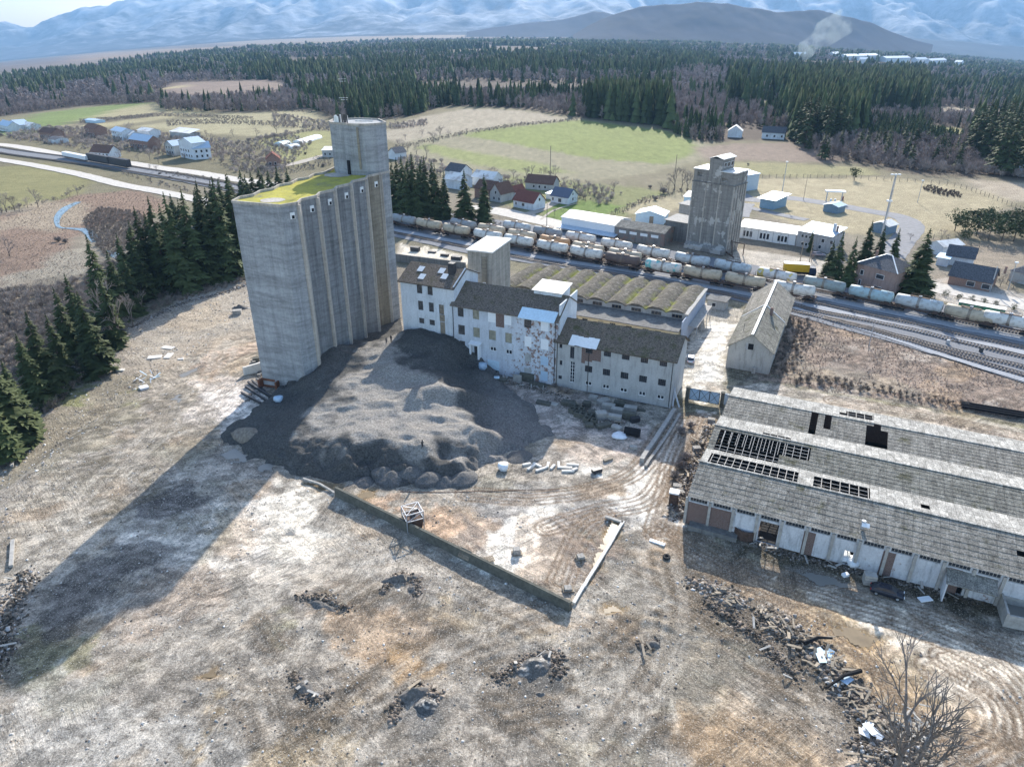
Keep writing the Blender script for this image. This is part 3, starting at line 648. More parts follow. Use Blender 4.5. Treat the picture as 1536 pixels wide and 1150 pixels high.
def range_mesh(name, sky, y0, y1, yb, mat, rough=.28, nu=420, nv=110, seed=3, wl=1500.):
    """land rising from y0 to a crest at y1 and falling to yb; crest height follows the measured skyline"""
    us = np.linspace(sky[0][0], sky[-1][0], nu); sv = np.interp(us, [s[0] for s in sky], [s[1] for s in sky])
    V = np.zeros((nv, nu, 3))
    for j in range(nv):
        s = j/(nv-1); y = y0*(yb/y0)**s
        kx = (us-768)/FPX*(cp) ; x = kx*1.0*y/1.0
        dv = sv-575; zc = CH + (-FPX*sp_-dv*cp)/(FPX*cp-dv*sp_)*y1
        zb = hz(x, np.full_like(x, y))
        # direction of the pixel column at the crest
        x = (us-768)/(FPX*cp-dv*sp_)*y
        t = np.where(y < y1, (y-y0)/(y1-y0), (yb-y)/(yb-y1)).clip(0, 1)
        prof = t**1.15 if y < y1 else t**.8
        a = x/wl; b = y/wl*.45
        rid = 1-np.abs(2*fbm(a+.6*fbm(a*.7, b*.7, 3, seed+5), b, 5, seed)-1)*1.6
        rid2 = 1-np.abs(2*fbm(a*3.1, b*3.1, 4, seed+9)-1)
        z = zb-15 + (zc-zb+15)*prof*(1-rough*(1-rid)*(1-.6*prof)-rough*.35*(1-rid2)*(1-.7*prof))
        V[j, :, 0] = x; V[j, :, 1] = y; V[j, :, 2] = z
    idx = np.arange(nu*nv).reshape(nv, nu)
    Qd = np.stack([idx[:-1, :-1], idx[:-1, 1:], idx[1:, 1:], idx[1:, :-1]], -1).reshape(-1, 4)
    o = np_mesh(name, V.reshape(-1, 3), Qd, mat, smooth=True); tag(o, kind='structure'); return o
range_mesh('mountains', [(-500, 60), (-150, 45), (0, 29), (34, 31), (65, 22), (104, 14), (125, 6), (162, 0), (260, -20), (420, -50), (700, -75), (1000, -70), (1250, -90), (1500, -120), (1800, -60), (2050, -20)],
           9800, 15500, 21000, mountain_mat('snowy_rock', -50, 1000, (.12, .125, .14)), .9, 520, 150, 3, 1500.)
range_mesh('foothills', [(-400, 98), (0, 92), (200, 72), (330, 62), (450, 55), (600, 50), (760, 45), (900, 45), (1200, 45), (1400, 58), (1536, 70), (1900, 95)],
           7600, 9800, 10800, mountain_mat('far_woods', 9000, 9900, (.05, .05, .055)), .4, 300, 40, 13, 900.)
range_mesh('hills', [(700, 47), (760, 38), (820, 29), (860, 25), (890, 17), (905, 16), (925, 20), (960, 40), (980, 50)], 6600, 7600, 8800, mountain_mat('hill_woods', 9000, 9900, (.02, .026, .05)), .3, 160, 40, 23, 700.)
range_mesh('hills', [(860, 52), (885, 36), (915, 22), (960, 9), (1000, 4), (1045, 1), (1090, 4), (1130, 10), (1165, 14), (1200, 13), (1245, 15), (1290, 27), (1330, 42), (1370, 58), (1400, 66)], 4700, 5700, 7000, mountain_mat('hill_woods_near', 9000, 9900, (.012, .018, .038)), .30, 260, 70, 33, 600.)

# ---------------------------------------------------------------- vegetation prototypes
def leafmat(name, a, b, rough=.8):
    t = NT(name, rough, .15); oi = t.n('ShaderNodeObjectInfo').outputs['Random']
    c = t.ramp(t.noise(.9, 5, .7), [(.3, a), (.7, b)])
    c = t.mix(1.0, c, t.ramp(oi, [(0, .75), (1, 1.3)]), 'MULTIPLY'); return t.color(c)
M['spruce'] = leafmat('spruce_needles', (.028, .042, .016), (.088, .108, .040))
M['pine'] = leafmat('pine_needles', (.035, .050, .022), (.085, .105, .045))
M['bark'] = simple('bark', (.13, .105, .085), .95)
M['twig'] = leafmat('bare_twigs', (.18, .15, .135), (.34, .29, .26))
M['pale_bark'] = simple('pale_bark', (.28, .25, .22), .9)
def spruce_arr(levels=26, Rr=.17, nb0=9, seed=1, low=.07, sparse=1.0):
    r_ = random.Random(seed); V = []; T = []
    for i in range(levels):
        t = i/(levels-1); z = low+(1-low)*t**.95*.985; r0 = Rr*(1-t)**.85+.006
        for k in range(int(nb0*(1-t*.55))+1):
            if r_.random() > sparse: continue
            a = r_.uniform(0, 6.283); r = r0*r_.uniform(.62, 1.18); zz = z+r_.uniform(-.012, .012); ca, sa = math.cos(a), math.sin(a)
            dr = r*r_.uniform(.25, .5)
            def pt(f, side, dz=0): return (ca*f*r-sa*side, sa*f*r+ca*side, zz-dr*f*f+dz)
            w = r*.26+.004
            b = len(V); V += [pt(.02, 0, .01), pt(.5, -w), pt(1.0, 0), pt(.5, w)]; T += [(b, b+1, b+2), (b, b+2, b+3)]
            b = len(V); V += [pt(.2, 0), pt(.62, 0, -w*.9), pt(1.0, 0, 0)]; T += [(b, b+1, b+2)]
            for f, s in ((.45, 1), (.45, -1), (.75, 1), (.75, -1)):
                b = len(V); V += [pt(f-.2, 0), pt(f+.22, s*w*1.5, -.006), pt(f+.12, s*.1*w, -w*.35)]; T += [(b, b+1, b+2)]
    b = len(V); V += [(.006, 0, .93), (-.006, .004, .93), (0, 0, 1.0)]; T += [(b, b+1, b+2)]
    return np.array(V), np.array(T)
def cone_arr(tiers=4, seg=7, Rr=.16, seed=1, low=.05):
    r_ = random.Random(seed); V = []; T = []
    for i in range(tiers):
        z0 = low+(1-low)*i/tiers*.95; z1 = min(1, z0+(1-low)/tiers*1.9); r = Rr*(1-i/tiers*.85)
        b = len(V); V.append((r_.uniform(-.01, .01), r_.uniform(-.01, .01), z1))
        for k in range(seg):
            a = 6.283*(k+r_.random()*.6)/seg; q = r*r_.uniform(.55, 1.25); V.append((math.cos(a)*q, math.sin(a)*q, z0-r_.uniform(0, .05)))
        for k in range(seg): T.append((b, b+1+k, b+1+(k+1) % seg))
    return np.array(V), np.array(T)
def bushy_arr(n=34, seed=1, w=.03, Rr=.3, low=.2, trunk=True, up=.6):
    """bare crown: slender twigs fanning up and out"""
    r_ = random.Random(seed); V = []; T = []
    def tw(a, b, w):
        d = (b-a); s = Vector((r_.uniform(-1, 1), r_.uniform(-1, 1), r_.uniform(-.3, .3))); s = d.cross(s).normalized()*w
        k = len(V); V.extend([tuple(a-s), tuple(a+s), tuple(b)]); T.append((k, k+1, k+2))
    if trunk: tw(Vector((0, 0, 0)), Vector((0, 0, .8)), .018); tw(Vector((0, 0, 0)), Vector((0.02, 0, .7)), .018)
    for i in range(n):
        z0 = r_.uniform(low, .72); a = r_.uniform(0, 6.283); e = r_.uniform(.15, 1.2)
        L = r_.uniform(.5, 1.0)*(1-z0*.65)
        d = Vector((math.cos(a)*math.cos(e)*Rr/.5, math.sin(a)*math.cos(e)*Rr/.5, math.sin(e)*up+.25))
        p0 = Vector((0, 0, z0))*(1 if trunk else .3); p1 = p0+d*L*.5; p1.z = min(p1.z, 1.02)
        tw(p0, p1, w)
        for _ in range(2):
            q = p0.lerp(p1, r_.uniform(.4, .8)); e2 = q+Vector((r_.uniform(-.14, .14), r_.uniform(-.14, .14), r_.uniform(.02, .2))); tw(q, e2, w*.8)
    return np.array(V), np.array(T)
def round_arr(n=420, seed=1):
    r_ = random.Random(seed); V = []; T = []
    cl = [(Vector((r_.uniform(-.22, .22), r_.uniform(-.22, .22), r_.uniform(.35, .85))), r_.uniform(.1, .2)) for _ in range(14)]
    for i in range(n):
        c, rr = r_.choice(cl); d = Vector((r_.gauss(0, 1), r_.gauss(0, 1), r_.gauss(0, 1))).normalized()
        p = c+d*rr*r_.uniform(.6, 1.05); s = .05
        b = len(V)
        for _ in range(3): V.append((p.x+r_.uniform(-s, s), p.y+r_.uniform(-s, s), min(1, p.z+r_.uniform(-s, s))))
        T.append((b, b+1, b+2))
    return np.array(V), np.array(T)
def merge(protos, pos, hts, wid=None, cols=None, pick=None):
    pos = np.asarray(pos, float); N = len(pos); rot = rng.uniform(0, 6.283, N)
    wid = np.ones(N) if wid is None else wid; pick = rng.integers(0, len(protos), N) if pick is None else pick
    Vs, Ts, Cs, off = [], [], [], 0
    for k, (V, T) in enumerate(protos):
        id_ = np.where(pick == k)[0]
        if len(id_) == 0: continue
        c, s = np.cos(rot[id_]), np.sin(rot[id_]); h = hts[id_]; w = h*wid[id_]
        X = (V[:, 0][None]*c[:, None]-V[:, 1][None]*s[:, None])*w[:, None]+pos[id_, 0][:, None]
        Y = (V[:, 0][None]*s[:, None]+V[:, 1][None]*c[:, None])*w[:, None]+pos[id_, 1][:, None]
        Z = V[:, 2][None]*h[:, None]+pos[id_, 2][:, None]
        Vs.append(np.stack([X, Y, Z], -1).reshape(-1, 3)); n = len(V)
        Ts.append((T[None]+(np.arange(len(id_))*n)[:, None, None]+off).reshape(-1, 3)); off += n*len(id_)
        if cols is not None: Cs.append(np.repeat(cols[id_], n, 0))
    return np.concatenate(Vs), np.concatenate(Ts), (np.concatenate(Cs) if cols is not None else None)
fol = NT('forest_foliage', .9, .05); M['forest'] = fol.color(fol.mix(1.0, fol.n('ShaderNodeAttribute', attribute_name='Col').outputs['Color'], fol.ramp(fol.noise(.35, 4, .7), [(.3, .7), (.7, 1.3)]), 'MULTIPLY'))

def tree_proto(name, crown, h, mat, label, trunk_r=.018, bark='bark', smooth=False):
    o = thing(name, label, 'tree', (0, -300, -60)); V, T = crown
    np_mesh('crown', V*h, T, mat, o)
    mb = MB(); mb.tube([(0, 0, -.6), (0, 0, h*.4), (0, 0, h*.93)], [trunk_r*h*.9, trunk_r*h*.6, .02], 6); mb.build('trunk', M[bark], o)
    return o
SPR = [tree_proto('spruce_tree', spruce_arr(30, .165, 10, s), 20, M['spruce'], '-') for s in (1, 2, 3)]
SPL = [tree_proto('spruce_tree', spruce_arr(20, .15, 7, s+10, .14), 20, M['spruce'], '-') for s in (1, 2, 3)]
PIN = [tree_proto('pine_tree', round_arr(520, s), 9, M['pine'], '-', .02) for s in (1, 2)]
def bare_rec(h=10, seed=1, depth=5, spread=.55, r0=.16, twig=.02, up=.25, n=3):
    r_ = random.Random(seed); tr = MB(); cr = MB()
    def go(p, d, L, r, k):
        q = p+d*L; q2 = p+d*L*.5+Vector((r_.uniform(-1, 1), r_.uniform(-1, 1), 0))*L*.05
        (tr if k == 0 else cr).tube([p, q2, q], [r, r*.85, r*.66], 6 if k < 2 else 4 if k < 3 else 3, cap=False)
        if k >= depth: return
        m = n if k < 3 else n+1
        for i in range(m):
            a = 6.283*(i+r_.random()*.8)/m; o_ = d.orthogonal().normalized(); b_ = d.cross(o_)
            e = spread*r_.uniform(.55, 1.25)*(1.1 if k else 1)
            nd = (d*math.cos(e)+(o_*math.cos(a)+b_*math.sin(a))*math.sin(e)); nd.z += up*r_.random(); nd.normalize()
            s = r_.uniform(.35, 1.0) if i else 1.0
            go(p.lerp(q, s), nd, L*r_.uniform(.62, .86), max(r*.62, twig*.5), k+1)
    go(Vector((0, 0, -.3)), Vector((r_.uniform(-.06, .06), r_.uniform(-.06, .06), 1)).normalized(), h*.26, r0, 0)
    return tr, cr
def bare_proto(h, seed, label, **k):
    o = thing('bare_tree', label, 'tree', (0, -300, -60)); tr, cr = bare_rec(h, seed, **k)
    tr.build('trunk', M['bark'], o); cr.build('crown', M['twig'], o); return o
BARE = [bare_proto(10, s, '-', depth=4, twig=.07) for s in (1, 2, 3, 4)]
def bush_proto(seed, w=.022, n=90, name='bare_shrub'):
    o = thing(name, '-', 'shrub', (0, -300, -60)); V, T = bushy_arr(n, seed, w, .5, .02, False, .8)
    np_mesh('branches', V*3, T, M['twig'], o); return o
BUSH = [bush_proto(s) for s in (1, 2, 3)]
USED = set()
def place(pr, p, h, base_h, label, group, wid=1.0, cat=None):
    """first use moves the prototype itself, later uses are copies"""
    s = h/base_h; sc = (s*wid, s*wid, s)
    if pr.name in USED: o = dup(pr)
    else: USED.add(pr.name); o = pr
    o.location = (p[0], p[1], p[2]); o.rotation_euler = (0, 0, random.uniform(0, 6.28)); o.scale = sc
    o['label'] = label
    if group: o['group'] = group
    return o
def tree_px(prs, bh, base, top, label, group, wid=1.0):
    p = D(*base); h = max(2, topz(top[0], top[1], p.y)-p.z)
    return place(random.choice(prs), p, h, bh, label, group, wid)

# ---------------------------------------------------------------- forest
FOREST = [(-250, 192), (0, 175), (36, 170), (125, 159), (230, 154), (250, 168), (400, 168), (466, 163), (505, 180), (563, 180), (615, 175), (667, 158), (780, 163), (864, 175), (995, 190), (1034, 211), (1090, 212),
          (1180, 210), (1205, 222), (1230, 240), (1282, 245), (1384, 264), (1475, 266), (1536, 271), (1800, 300), (1800, 98), (1536, 84), (1350, 70), (1160, 62), (780, 58), (563, 62), (380, 72), (235, 86), (125, 104), (0, 122), (-250, 150)]
HOLES = [[(230, 147), (260, 124), (400, 120), (432, 126), (420, 146), (300, 152)], [(1388, 188), (1440, 192), (1444, 214), (1400, 216)], [(1398, 161), (1498, 164), (1518, 178), (1410, 176)], [(1140, 150), (1178, 152), (1178, 172), (1140, 168)],
         [(1085, 192), (1128, 192), (1185, 196), (1185, 214), (1085, 214)], [(1185, 92), (1300, 92), (1450, 98), (1450, 104), (1290, 101), (1185, 98)]]
CONIF = [[(-250, 140), (0, 122), (125, 104), (235, 86), (400, 76), (780, 62), (1075, 64), (1080, 100), (1010, 112), (1000, 192), (880, 182), (872, 140), (690, 132), (690, 160), (600, 182), (500, 182), (440, 150), (420, 120), (235, 118), (130, 130), (0, 146), (-250, 170)],
         [(1090, 120), (1180, 108), (1385, 120), (1388, 172), (1240, 168), (1180, 174), (1090, 168)], [(1175, 212), (1190, 175), (1290, 175), (1300, 205), (1240, 215)], [(1290, 180), (1390, 184), (1400, 216), (1300, 216)], [(1455, 215), (1536, 200), (1600, 210), (1600, 250), (1480, 240)]]
pts, typ, hh, ww = [], [], [], []
for (y0, y1, sp, lod) in ((380, 950, 6.2, 0), (950, 1700, 10.5, 1), (1700, 3200, 18, 1), (3200, 7500, 38, 1)):
    ys = np.arange(y0, y1, sp); xm = y1*.95; xs = np.arange(-xm, xm, sp)
    X, Y = np.meshgrid(xs, ys); X = X+rng.uniform(-.5, .5, X.shape)*sp; Y = Y+rng.uniform(-.5, .5, Y.shape)*sp
    X = X.ravel(); Y = Y.ravel(); k = np.abs(X) < Y*.92; X = X[k]; Y = Y[k]
    Z = gzv(X, Y); U, V_ = proj(X, Y, Z); m = inpoly(U, V_, FOREST)
    for h_ in HOLES: m &= ~inpoly(U, V_, h_)
    clear = fbm(X*.002, Y*.002, 3, 203); m &= (clear > .33) | (Y < 900)
    X, Y, Z, U, V_ = X[m], Y[m], Z[m], U[m], V_[m]
    c = np.zeros(X.shape, bool)
    for p_ in CONIF: c |= inpoly(U, V_, p_)
    nz = fbm(X*.006, Y*.006, 3, 303); rr = rng.random(len(X))
    con = np.where(c, rr < np.where(nz > .50, .9, .18), rr < np.where(nz > .58, .5, .05)+.14*(U > 1150))
    con = np.where(c & ((U > 872) & (U < 1010) & (V_ > 150)) | c & ((U > 1172) & (U < 1400) & (V_ > 118)), rr < .93, con)
    band = inpoly(U, V_, [(100, 135), (430, 140), (520, 168), (520, 190), (380, 180), (240, 178), (100, 172)]); con = con & ~(band & (rng.random(len(X)) < .85))
    keep = rng.random(len(X)) < np.where(con, .95, .92); X, Y, Z, con = X[keep], Y[keep], Z[keep], con[keep]
    pts.append(np.stack([X, Y, Z], 1)); typ.append(con); f = 1+.25*(sp > 10)
    patchh = .75+.5*fbm(X*.004, Y*.004, 3, 403)
    hh.append(np.where(con, rng.uniform(10, 21, len(X)), rng.uniform(9, 15, len(X)))*patchh*f)
    ww.append(np.full(len(X), max(1.0, sp/8.5))*rng.uniform(.85, 1.3, len(X)))
pts = np.concatenate(pts); typ = np.concatenate(typ); hh = np.concatenate(hh); ww = np.concatenate(ww)
# the tall spruces standing along the meadow
U, V_ = proj(pts[:, 0], pts[:, 1], pts[:, 2])
tall = typ & (((U > 872) & (U < 1010) & (V_ > 165)) | ((U > 1172) & (U < 1305) & (V_ > 178) & (V_ < 222)) | ((U > 1090) & (U < 1390) & (V_ > 120) & (V_ < 175)) | ((U > 1450) & (V_ > 205)))
hh[tall] = rng.uniform(24, 33, tall.sum())
young = typ & (U > 1296) & (U < 1445) & (V_ > 176) & (V_ < 216); hh[young] = rng.uniform(6, 12, young.sum())
ordr = np.argsort(pts[:, 1]); ci = [i for i in ordr if typ[i]][:170]; di = [i for i in ordr if not typ[i]][:110]
solo = np.zeros(len(pts), bool); solo[ci] = True; solo[di] = True
for i in ci: place(random.choice(SPL), pts[i], hh[i], 20, 'dark spruce in the front ranks of the big forest beyond the fields', 'front spruces of the forest beyond the fields', 1.15)
for i in di: place(random.choice(BARE), pts[i], hh[i]*.85, 10, 'leafless tree at the near edge of the woods beyond the fields', 'leafless trees at the near edge of the far woods', .8)
cmask = typ & ~solo; dmask = ~typ & ~solo
print('forest', cmask.sum(), dmask.sum())
n_ = cmask.sum(); g_ = fbm(pts[cmask, 0]*.01, pts[cmask, 1]*.01, 3, 500)[:, None]; r1 = rng.random((n_, 1))
cc_ = np.array([.036, .050, .022])*(.55+1.2*r1)+np.array([.022, .022, .008])*g_*2*r1
nearc = pts[cmask, 1] < 950; cones = [cone_arr(5, 8, .15, s) for s in (1, 2, 3)]+[cone_arr(3, 5, .17, s) for s in (4, 5, 6)]
pk = np.where(nearc, rng.integers(0, 3, n_), rng.integers(3, 6, n_))
V, T, Cc = merge(cones, pts[cmask], hh[cmask], ww[cmask]*1.05, cc_, pk)
tag(np_mesh('conifer_forest', V, T, M['forest'], col=Cc), 'dark green conifer forest stretching across the plain beyond the fields', 'forest', kind='stuff')
n_ = dmask.sum(); r1 = rng.random((n_, 1)); dc = np.array([.30, .245, .22])*(.65+.7*r1)
bs = [bushy_arr(26, s, .022, .34, .12) for s in (1, 2, 3)]+[bushy_arr(9, s, .05, .36, .1) for s in (4, 5, 6)]
pk = np.where(pts[dmask, 1] < 950, rng.integers(0, 3, n_), rng.integers(3, 6, n_))
V, T, Cc = merge(bs, pts[dmask], hh[dmask]*.9, ww[dmask]*1.1, dc, pk)
tag(np_mesh('leafless_forest', V, T, M['forest'], col=Cc), 'grey brown leafless woodland mixed into the conifer forest on the plain', 'forest', kind='stuff')
# ---------------------------------------------------------------- building materials
def concrete(name, c, band=.5, streak=.5, z0=None):
    t = NT(name, .9, .15)
    n = t.noise(1.0, 6, .65, t.map((.25, .25, 1.6)))            # pour bands
    s = t.noise(1.0, 6, .7, t.map((1.1, 1.1, .05)))              # run-off streaks
    f = t.noise(2.2, 8, .7)
    cc = t.ramp(n, [(.3, tuple(x*(1-band*.5) for x in c)), (.5, c), (.72, tuple(x*(1+band*.3) for x in c))])
    cc = t.mix(1.0, cc, t.ramp(s, [(.3, 1-streak*.6), (.55, 1.0), (.75, 1.1)]), 'MULTIPLY')
    cc = t.mix(1.0, cc, t.ramp(f, [(.3, .82), (.7, 1.15)]), 'MULTIPLY')
    t.bump(f, .3, .04); return t, cc
t, cc = concrete('silo_concrete', (.34, .35, .36), .55, .45); M['silo'] = t.color(t.mix(1.0, cc, t.ramp(t.noise(1.0, 4, .6, t.map((.05, .05, .5), (.12, .05, 0))), [(.36, .80), (.5, 1.0), (.64, 1.08)]), 'MULTIPLY'))
t, cc = concrete('flank_shade_concrete', (.235, .24, .245), .6, .8); M['silo_shade'] = t.color(cc)  # silo concrete darkened: flank shade put into the colour, plus run-off streaks
t, cc = concrete('stained_concrete', (.27, .24, .19), .5, .8); M['silo_stain'] = t.color(cc)
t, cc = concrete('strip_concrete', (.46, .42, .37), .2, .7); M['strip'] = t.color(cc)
t, cc = concrete('dark_concrete', (.20, .195, .185), .4, .8); M['dark_conc'] = t.color(cc)
t, cc = concrete('tower_concrete', (.25, .235, .215), .5, .7)
pm = t.ramp(t.noise(.25, 4, .6), [(.56, 0.), (.60, 1.)]); M['old_tower'] = t.color(t.mix(pm, cc, (.42, .40, .37)))
t, cc = concrete('lift_concrete', (.36, .34, .30), .4, .9); M['lift_tower'] = t.color(cc)
def plaster(name, c, brick_lo=.62, brick_w=.06, brick=(.30, .17, .13), xr=None, stain=.5, ns=.45):
    t = NT(name, .9, .15)
    n = t.noise(ns, 9, .72); f = t.noise(3.0, 6, .7); s = t.noise(1.0, 5, .7, t.map((1.3, 1.3, .22)))
    col = t.ramp(t.noise(.22, 5, .6), [(.35, tuple(x*.82 for x in c)), (.65, c)])
    col = t.mix(1.0, col, t.ramp(s, [(.28, 1-stain), (.5, 1.0)]), 'MULTIPLY')
    br = t.n('ShaderNodeTexBrick'); br.inputs['Scale'].default_value = 3.5; br.inputs['Color1'].default_value = (*brick, 1)
    br.inputs['Color2'].default_value = (*[x*.7 for x in brick], 1); br.inputs['Mortar'].default_value = (.34, .31, .28, 1)
    sx = t.n('ShaderNodeSeparateXYZ'); t.l(t.co, sx.inputs[0]); cb = t.n('ShaderNodeCombineXYZ'); t.l(t.math('ADD', sx.outputs[0], sx.outputs[1]), cb.inputs[0]); t.l(sx.outputs[2], cb.inputs[1]); t.l(cb.outputs[0], br.inputs['Vector'])
    k = n
    if xr:
        mr = t.n('ShaderNodeMapRange'); mr.inputs[1].default_value = xr[0]; mr.inputs[2].default_value = xr[1]; mr.inputs[3].default_value = 0; mr.inputs[4].default_value = xr[2]
        t.l(sx.outputs[0], mr.inputs[0]); k = t.math('ADD', k, mr.outputs[0])
    m_ = t.ramp(k, [(brick_lo, 0.), (brick_lo+brick_w, 1.)])
    col = t.mix(m_, col, br.outputs[0]); col = t.mix(1.0, col, t.ramp(f, [(.3, .85), (.7, 1.1)]), 'MULTIPLY')
    t.bump(t.math('ADD', t.math('MULTIPLY', m_, -1.0), t.math('MULTIPLY', f, .2)), .5, .05); return t.color(col)
M['white_plaster'] = plaster('white_peeling_plaster', (.72, .76, .80), .68, .05, stain=.3)
M['patched_plaster'] = plaster('peeling_plaster', (.50, .515, .53), .645, .05, xr=(15, 0, .19))
M['grey_plaster'] = plaster('grey_plaster', (.47, .475, .47), .72, .04, stain=.35)
M['barn_plaster'] = plaster('barn_plaster', (.46, .44, .40), .8, .04)
M['shed_plaster'] = plaster('shed_plaster', (.66, .67, .69), .60, .06, stain=.5)
M['annex_wall'] = simple('yellow_wall', (.62, .52, .34), .85, var=.2, scale=.6)
M['brick'] = plaster('brick', (.33, .2, .16), .3, .1)
M['dark_brick'] = plaster('dark_brick', (.2, .13, .11), .3, .1, (.17, .10, .085))
M['glass'] = simple('window_glass', (.03, .035, .045), .15, var=.4, scale=1, spec=.6)
M['frosted'] = simple('dusty_glass', (.33, .31, .24), .4, var=.35, scale=1.2)
M['broken'] = simple('boarded_opening', (.09, .085, .085), .7, var=.5, scale=1.5)
M['shutter_white'] = simple('white_shutter', (.80, .82, .84), .6, var=.06)
M['shutter_blue'] = simple('pale_blue_shutter', (.42, .55, .68), .6, var=.06)
M['blue_metal'] = simple('pale_blue_metal', (.55, .70, .80), .55, var=.12)
M['white_metal'] = simple('white_metal', (.78, .79, .79), .5, var=.08)
M['white_roof'] = simple('white_sheet_roof', (.72, .71, .68), .6, var=.08, scale=.6, dirt=(.45, .40, .36))
M['dark_metal'] = simple('dark_metal', (.06, .06, .065), .5, .3)
M['rust'] = simple('rust', (.20, .085, .05), .8, .2, var=.45, scale=3)
M['rust_dark'] = simple('dark_rust', (.10, .065, .05), .8, .2, var=.45)
M['wood'] = simple('weathered_wood', (.30, .25, .19), .9, var=.3)
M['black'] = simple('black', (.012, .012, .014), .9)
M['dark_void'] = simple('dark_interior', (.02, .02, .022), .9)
M['steel'] = simple('galvanised', (.45, .47, .5), .4, .5)
M['block'] = simple('cast_concrete', (.38, .36, .33), .95, var=.25, scale=1.5)
M['block_dark'] = simple('mossy_concrete', (.11, .108, .09), .95, var=.35, scale=1.5)
M['bag'] = simple('white_sack', (.72, .76, .80), .7, var=.12)
M['tyre'] = simple('tyre_rubber', (.025, .025, .025), .9)
def tileroof(name, c, moss=(.10, .11, .045), mossf=.55, sx=1.0, row=3.2, lines=.5):
    t = NT(name, .95, .1); w1 = t.n('ShaderNodeTexWave', wave_type='BANDS', bands_direction='Y'); w1.inputs['Scale'].default_value = row; w1.inputs['Distortion'].default_value = .8; t.l(t.co, w1.inputs[0])
    w2 = t.n('ShaderNodeTexWave', wave_type='BANDS', bands_direction='X'); w2.inputs['Scale'].default_value = row*.8; w2.inputs['Distortion'].default_value = .6; t.l(t.co, w2.inputs[0])
    n = t.noise(.5, 8, .75); v = t.n('ShaderNodeTexVoronoi'); v.inputs['Scale'].default_value = 3.0; t.l(t.co, v.inputs[0])
    a = t.mix(v.outputs['Distance'], tuple(x*1.4 for x in c), tuple(x*.55 for x in c))
    a = t.mix(t.ramp(n, [(mossf-.04, 0.), (mossf+.1, 1.)]), a, moss)
    a = t.mix(1.0, a, t.ramp(w1.outputs[0], [(.0, 1-lines), (.35, 1.)]), 'MULTIPLY'); a = t.mix(1.0, a, t.ramp(w2.outputs[0], [(.0, 1-lines*.7), (.3, 1.)]), 'MULTIPLY')
    a = t.mix(1.0, a, t.ramp(t.noise(5, 3, .6), [(.3, .6), (.7, 1.4)]), 'MULTIPLY')
    t.bump(t.math('ADD', w1.outputs[0], w2.outputs[0]), .5, .06); return t.color(a)
M['tile'] = tileroof('old_tiles', (.215, .18, .15), (.14, .125, .075), .56)
M['tile_rough'] = tileroof('broken_tiles', (.215, .175, .14), (.125, .12, .065), .55)
M['tile_red'] = tileroof('red_tiles', (.24, .10, .08), (.18, .09, .07), .8, lines=.3)
M['tile_brown'] = tileroof('brown_tiles', (.19, .115, .09), (.16, .1, .07), .7, lines=.3)
M['tile_grey'] = tileroof('slate', (.13, .135, .15), (.1, .1, .1), .8, lines=.3)
M['blue_roof'] = simple('blue_sheet_roof', (.20, .36, .62), .5, var=.2)
M['metal_roof'] = simple('zinc_roof', (.42, .52, .62), .45, .2, var=.2)
def asbestos(name, c, moss, mossf, pitch=1.15, corr=3.2):
    t = NT(name, .95, .1)
    sx = t.n('ShaderNodeSeparateXYZ'); t.l(t.co, sx.inputs[0])
    def line(o, p, w):  # joint lines every p metres
        f = t.math('FRACT', t.math('MULTIPLY', o, 1/p)); return t.math('LESS_THAN', f, w)
    j = t.math('MAXIMUM', line(sx.outputs[0], pitch, .06), line(sx.outputs[1], 1.2, .055))
    cell = t.n('ShaderNodeTexWhiteNoise', noise_dimensions='2D'); cb = t.n('ShaderNodeCombineXYZ')
    t.l(t.math('FLOOR', t.math('MULTIPLY', sx.outputs[0], 1/pitch)), cb.inputs[0]); t.l(t.math('FLOOR', t.math('MULTIPLY', sx.outputs[1], 1/1.2)), cb.inputs[1]); t.l(cb.outputs[0], cell.inputs[0])
    w = t.n('ShaderNodeTexWave', wave_type='BANDS', bands_direction='X'); w.inputs['Scale'].default_value = corr; t.l(t.co, w.inputs[0])
    n = t.noise(.35, 8, .75); f = t.noise(2.0, 8, .75, t.map((1.0, .5, 1)))
    a = t.mix(cell.outputs[0], tuple(x*.85 for x in c), tuple(x*1.2 for x in c))
    a = t.mix(t.ramp(n, [(mossf, 0.), (mossf+.12, 1.)]), a, moss)
    a = t.mix(1.0, a, t.ramp(f, [(.28, .55), (.5, 1.), (.75, 1.35)]), 'MULTIPLY')
    a = t.mix(1.0, a, t.ramp(w.outputs[0], [(.0, .50), (.45, 1.08)]), 'MULTIPLY')
    a = t.mix(1.0, a, t.ramp(t.noise(1.0, 6, .8, t.map((1.2, .18, 1))), [(.3, .6), (.5, 1.), (.7, 1.4)]), 'MULTIPLY'); a = t.mix(1.0, a, t.ramp(t.noise(5.0, 4, .8), [(.34, .42), (.5, 1.), (.68, 1.8)]), 'MULTIPLY')
    a = t.mix(t.math('MULTIPLY', j, .45), a, (.06, .06, .055))
    t.bump(w.outputs[0], .6, .05); return t.color(a)
M['asb'] = asbestos('old_asbestos_sheets', (.27, .25, .215), (.14, .13, .08), .55)
M['asb_dark'] = asbestos('weathered_asbestos_sheets', (.22, .21, .18), (.12, .115, .075), .53)
M['asb_light'] = asbestos('sunlit_asbestos_sheets', (.43, .41, .37), (.33, .31, .22), .7)  # paler copy of the sheets: sunlight on the back slopes put into colour
t = NT('silo_moss', .95, .1); n = t.noise(.22, 8, .7)
mc = t.ramp(n, [(.30, (.20, .19, .15)), (.42, (.30, .28, .08)), (.55, (.40, .36, .07)), (.72, (.34, .30, .12))])
M['moss_roof'] = t.color(t.mix(1.0, mc, t.ramp(t.noise(1.5, 6, .8), [(.3, .7), (.7, 1.25)]), 'MULTIPLY'))
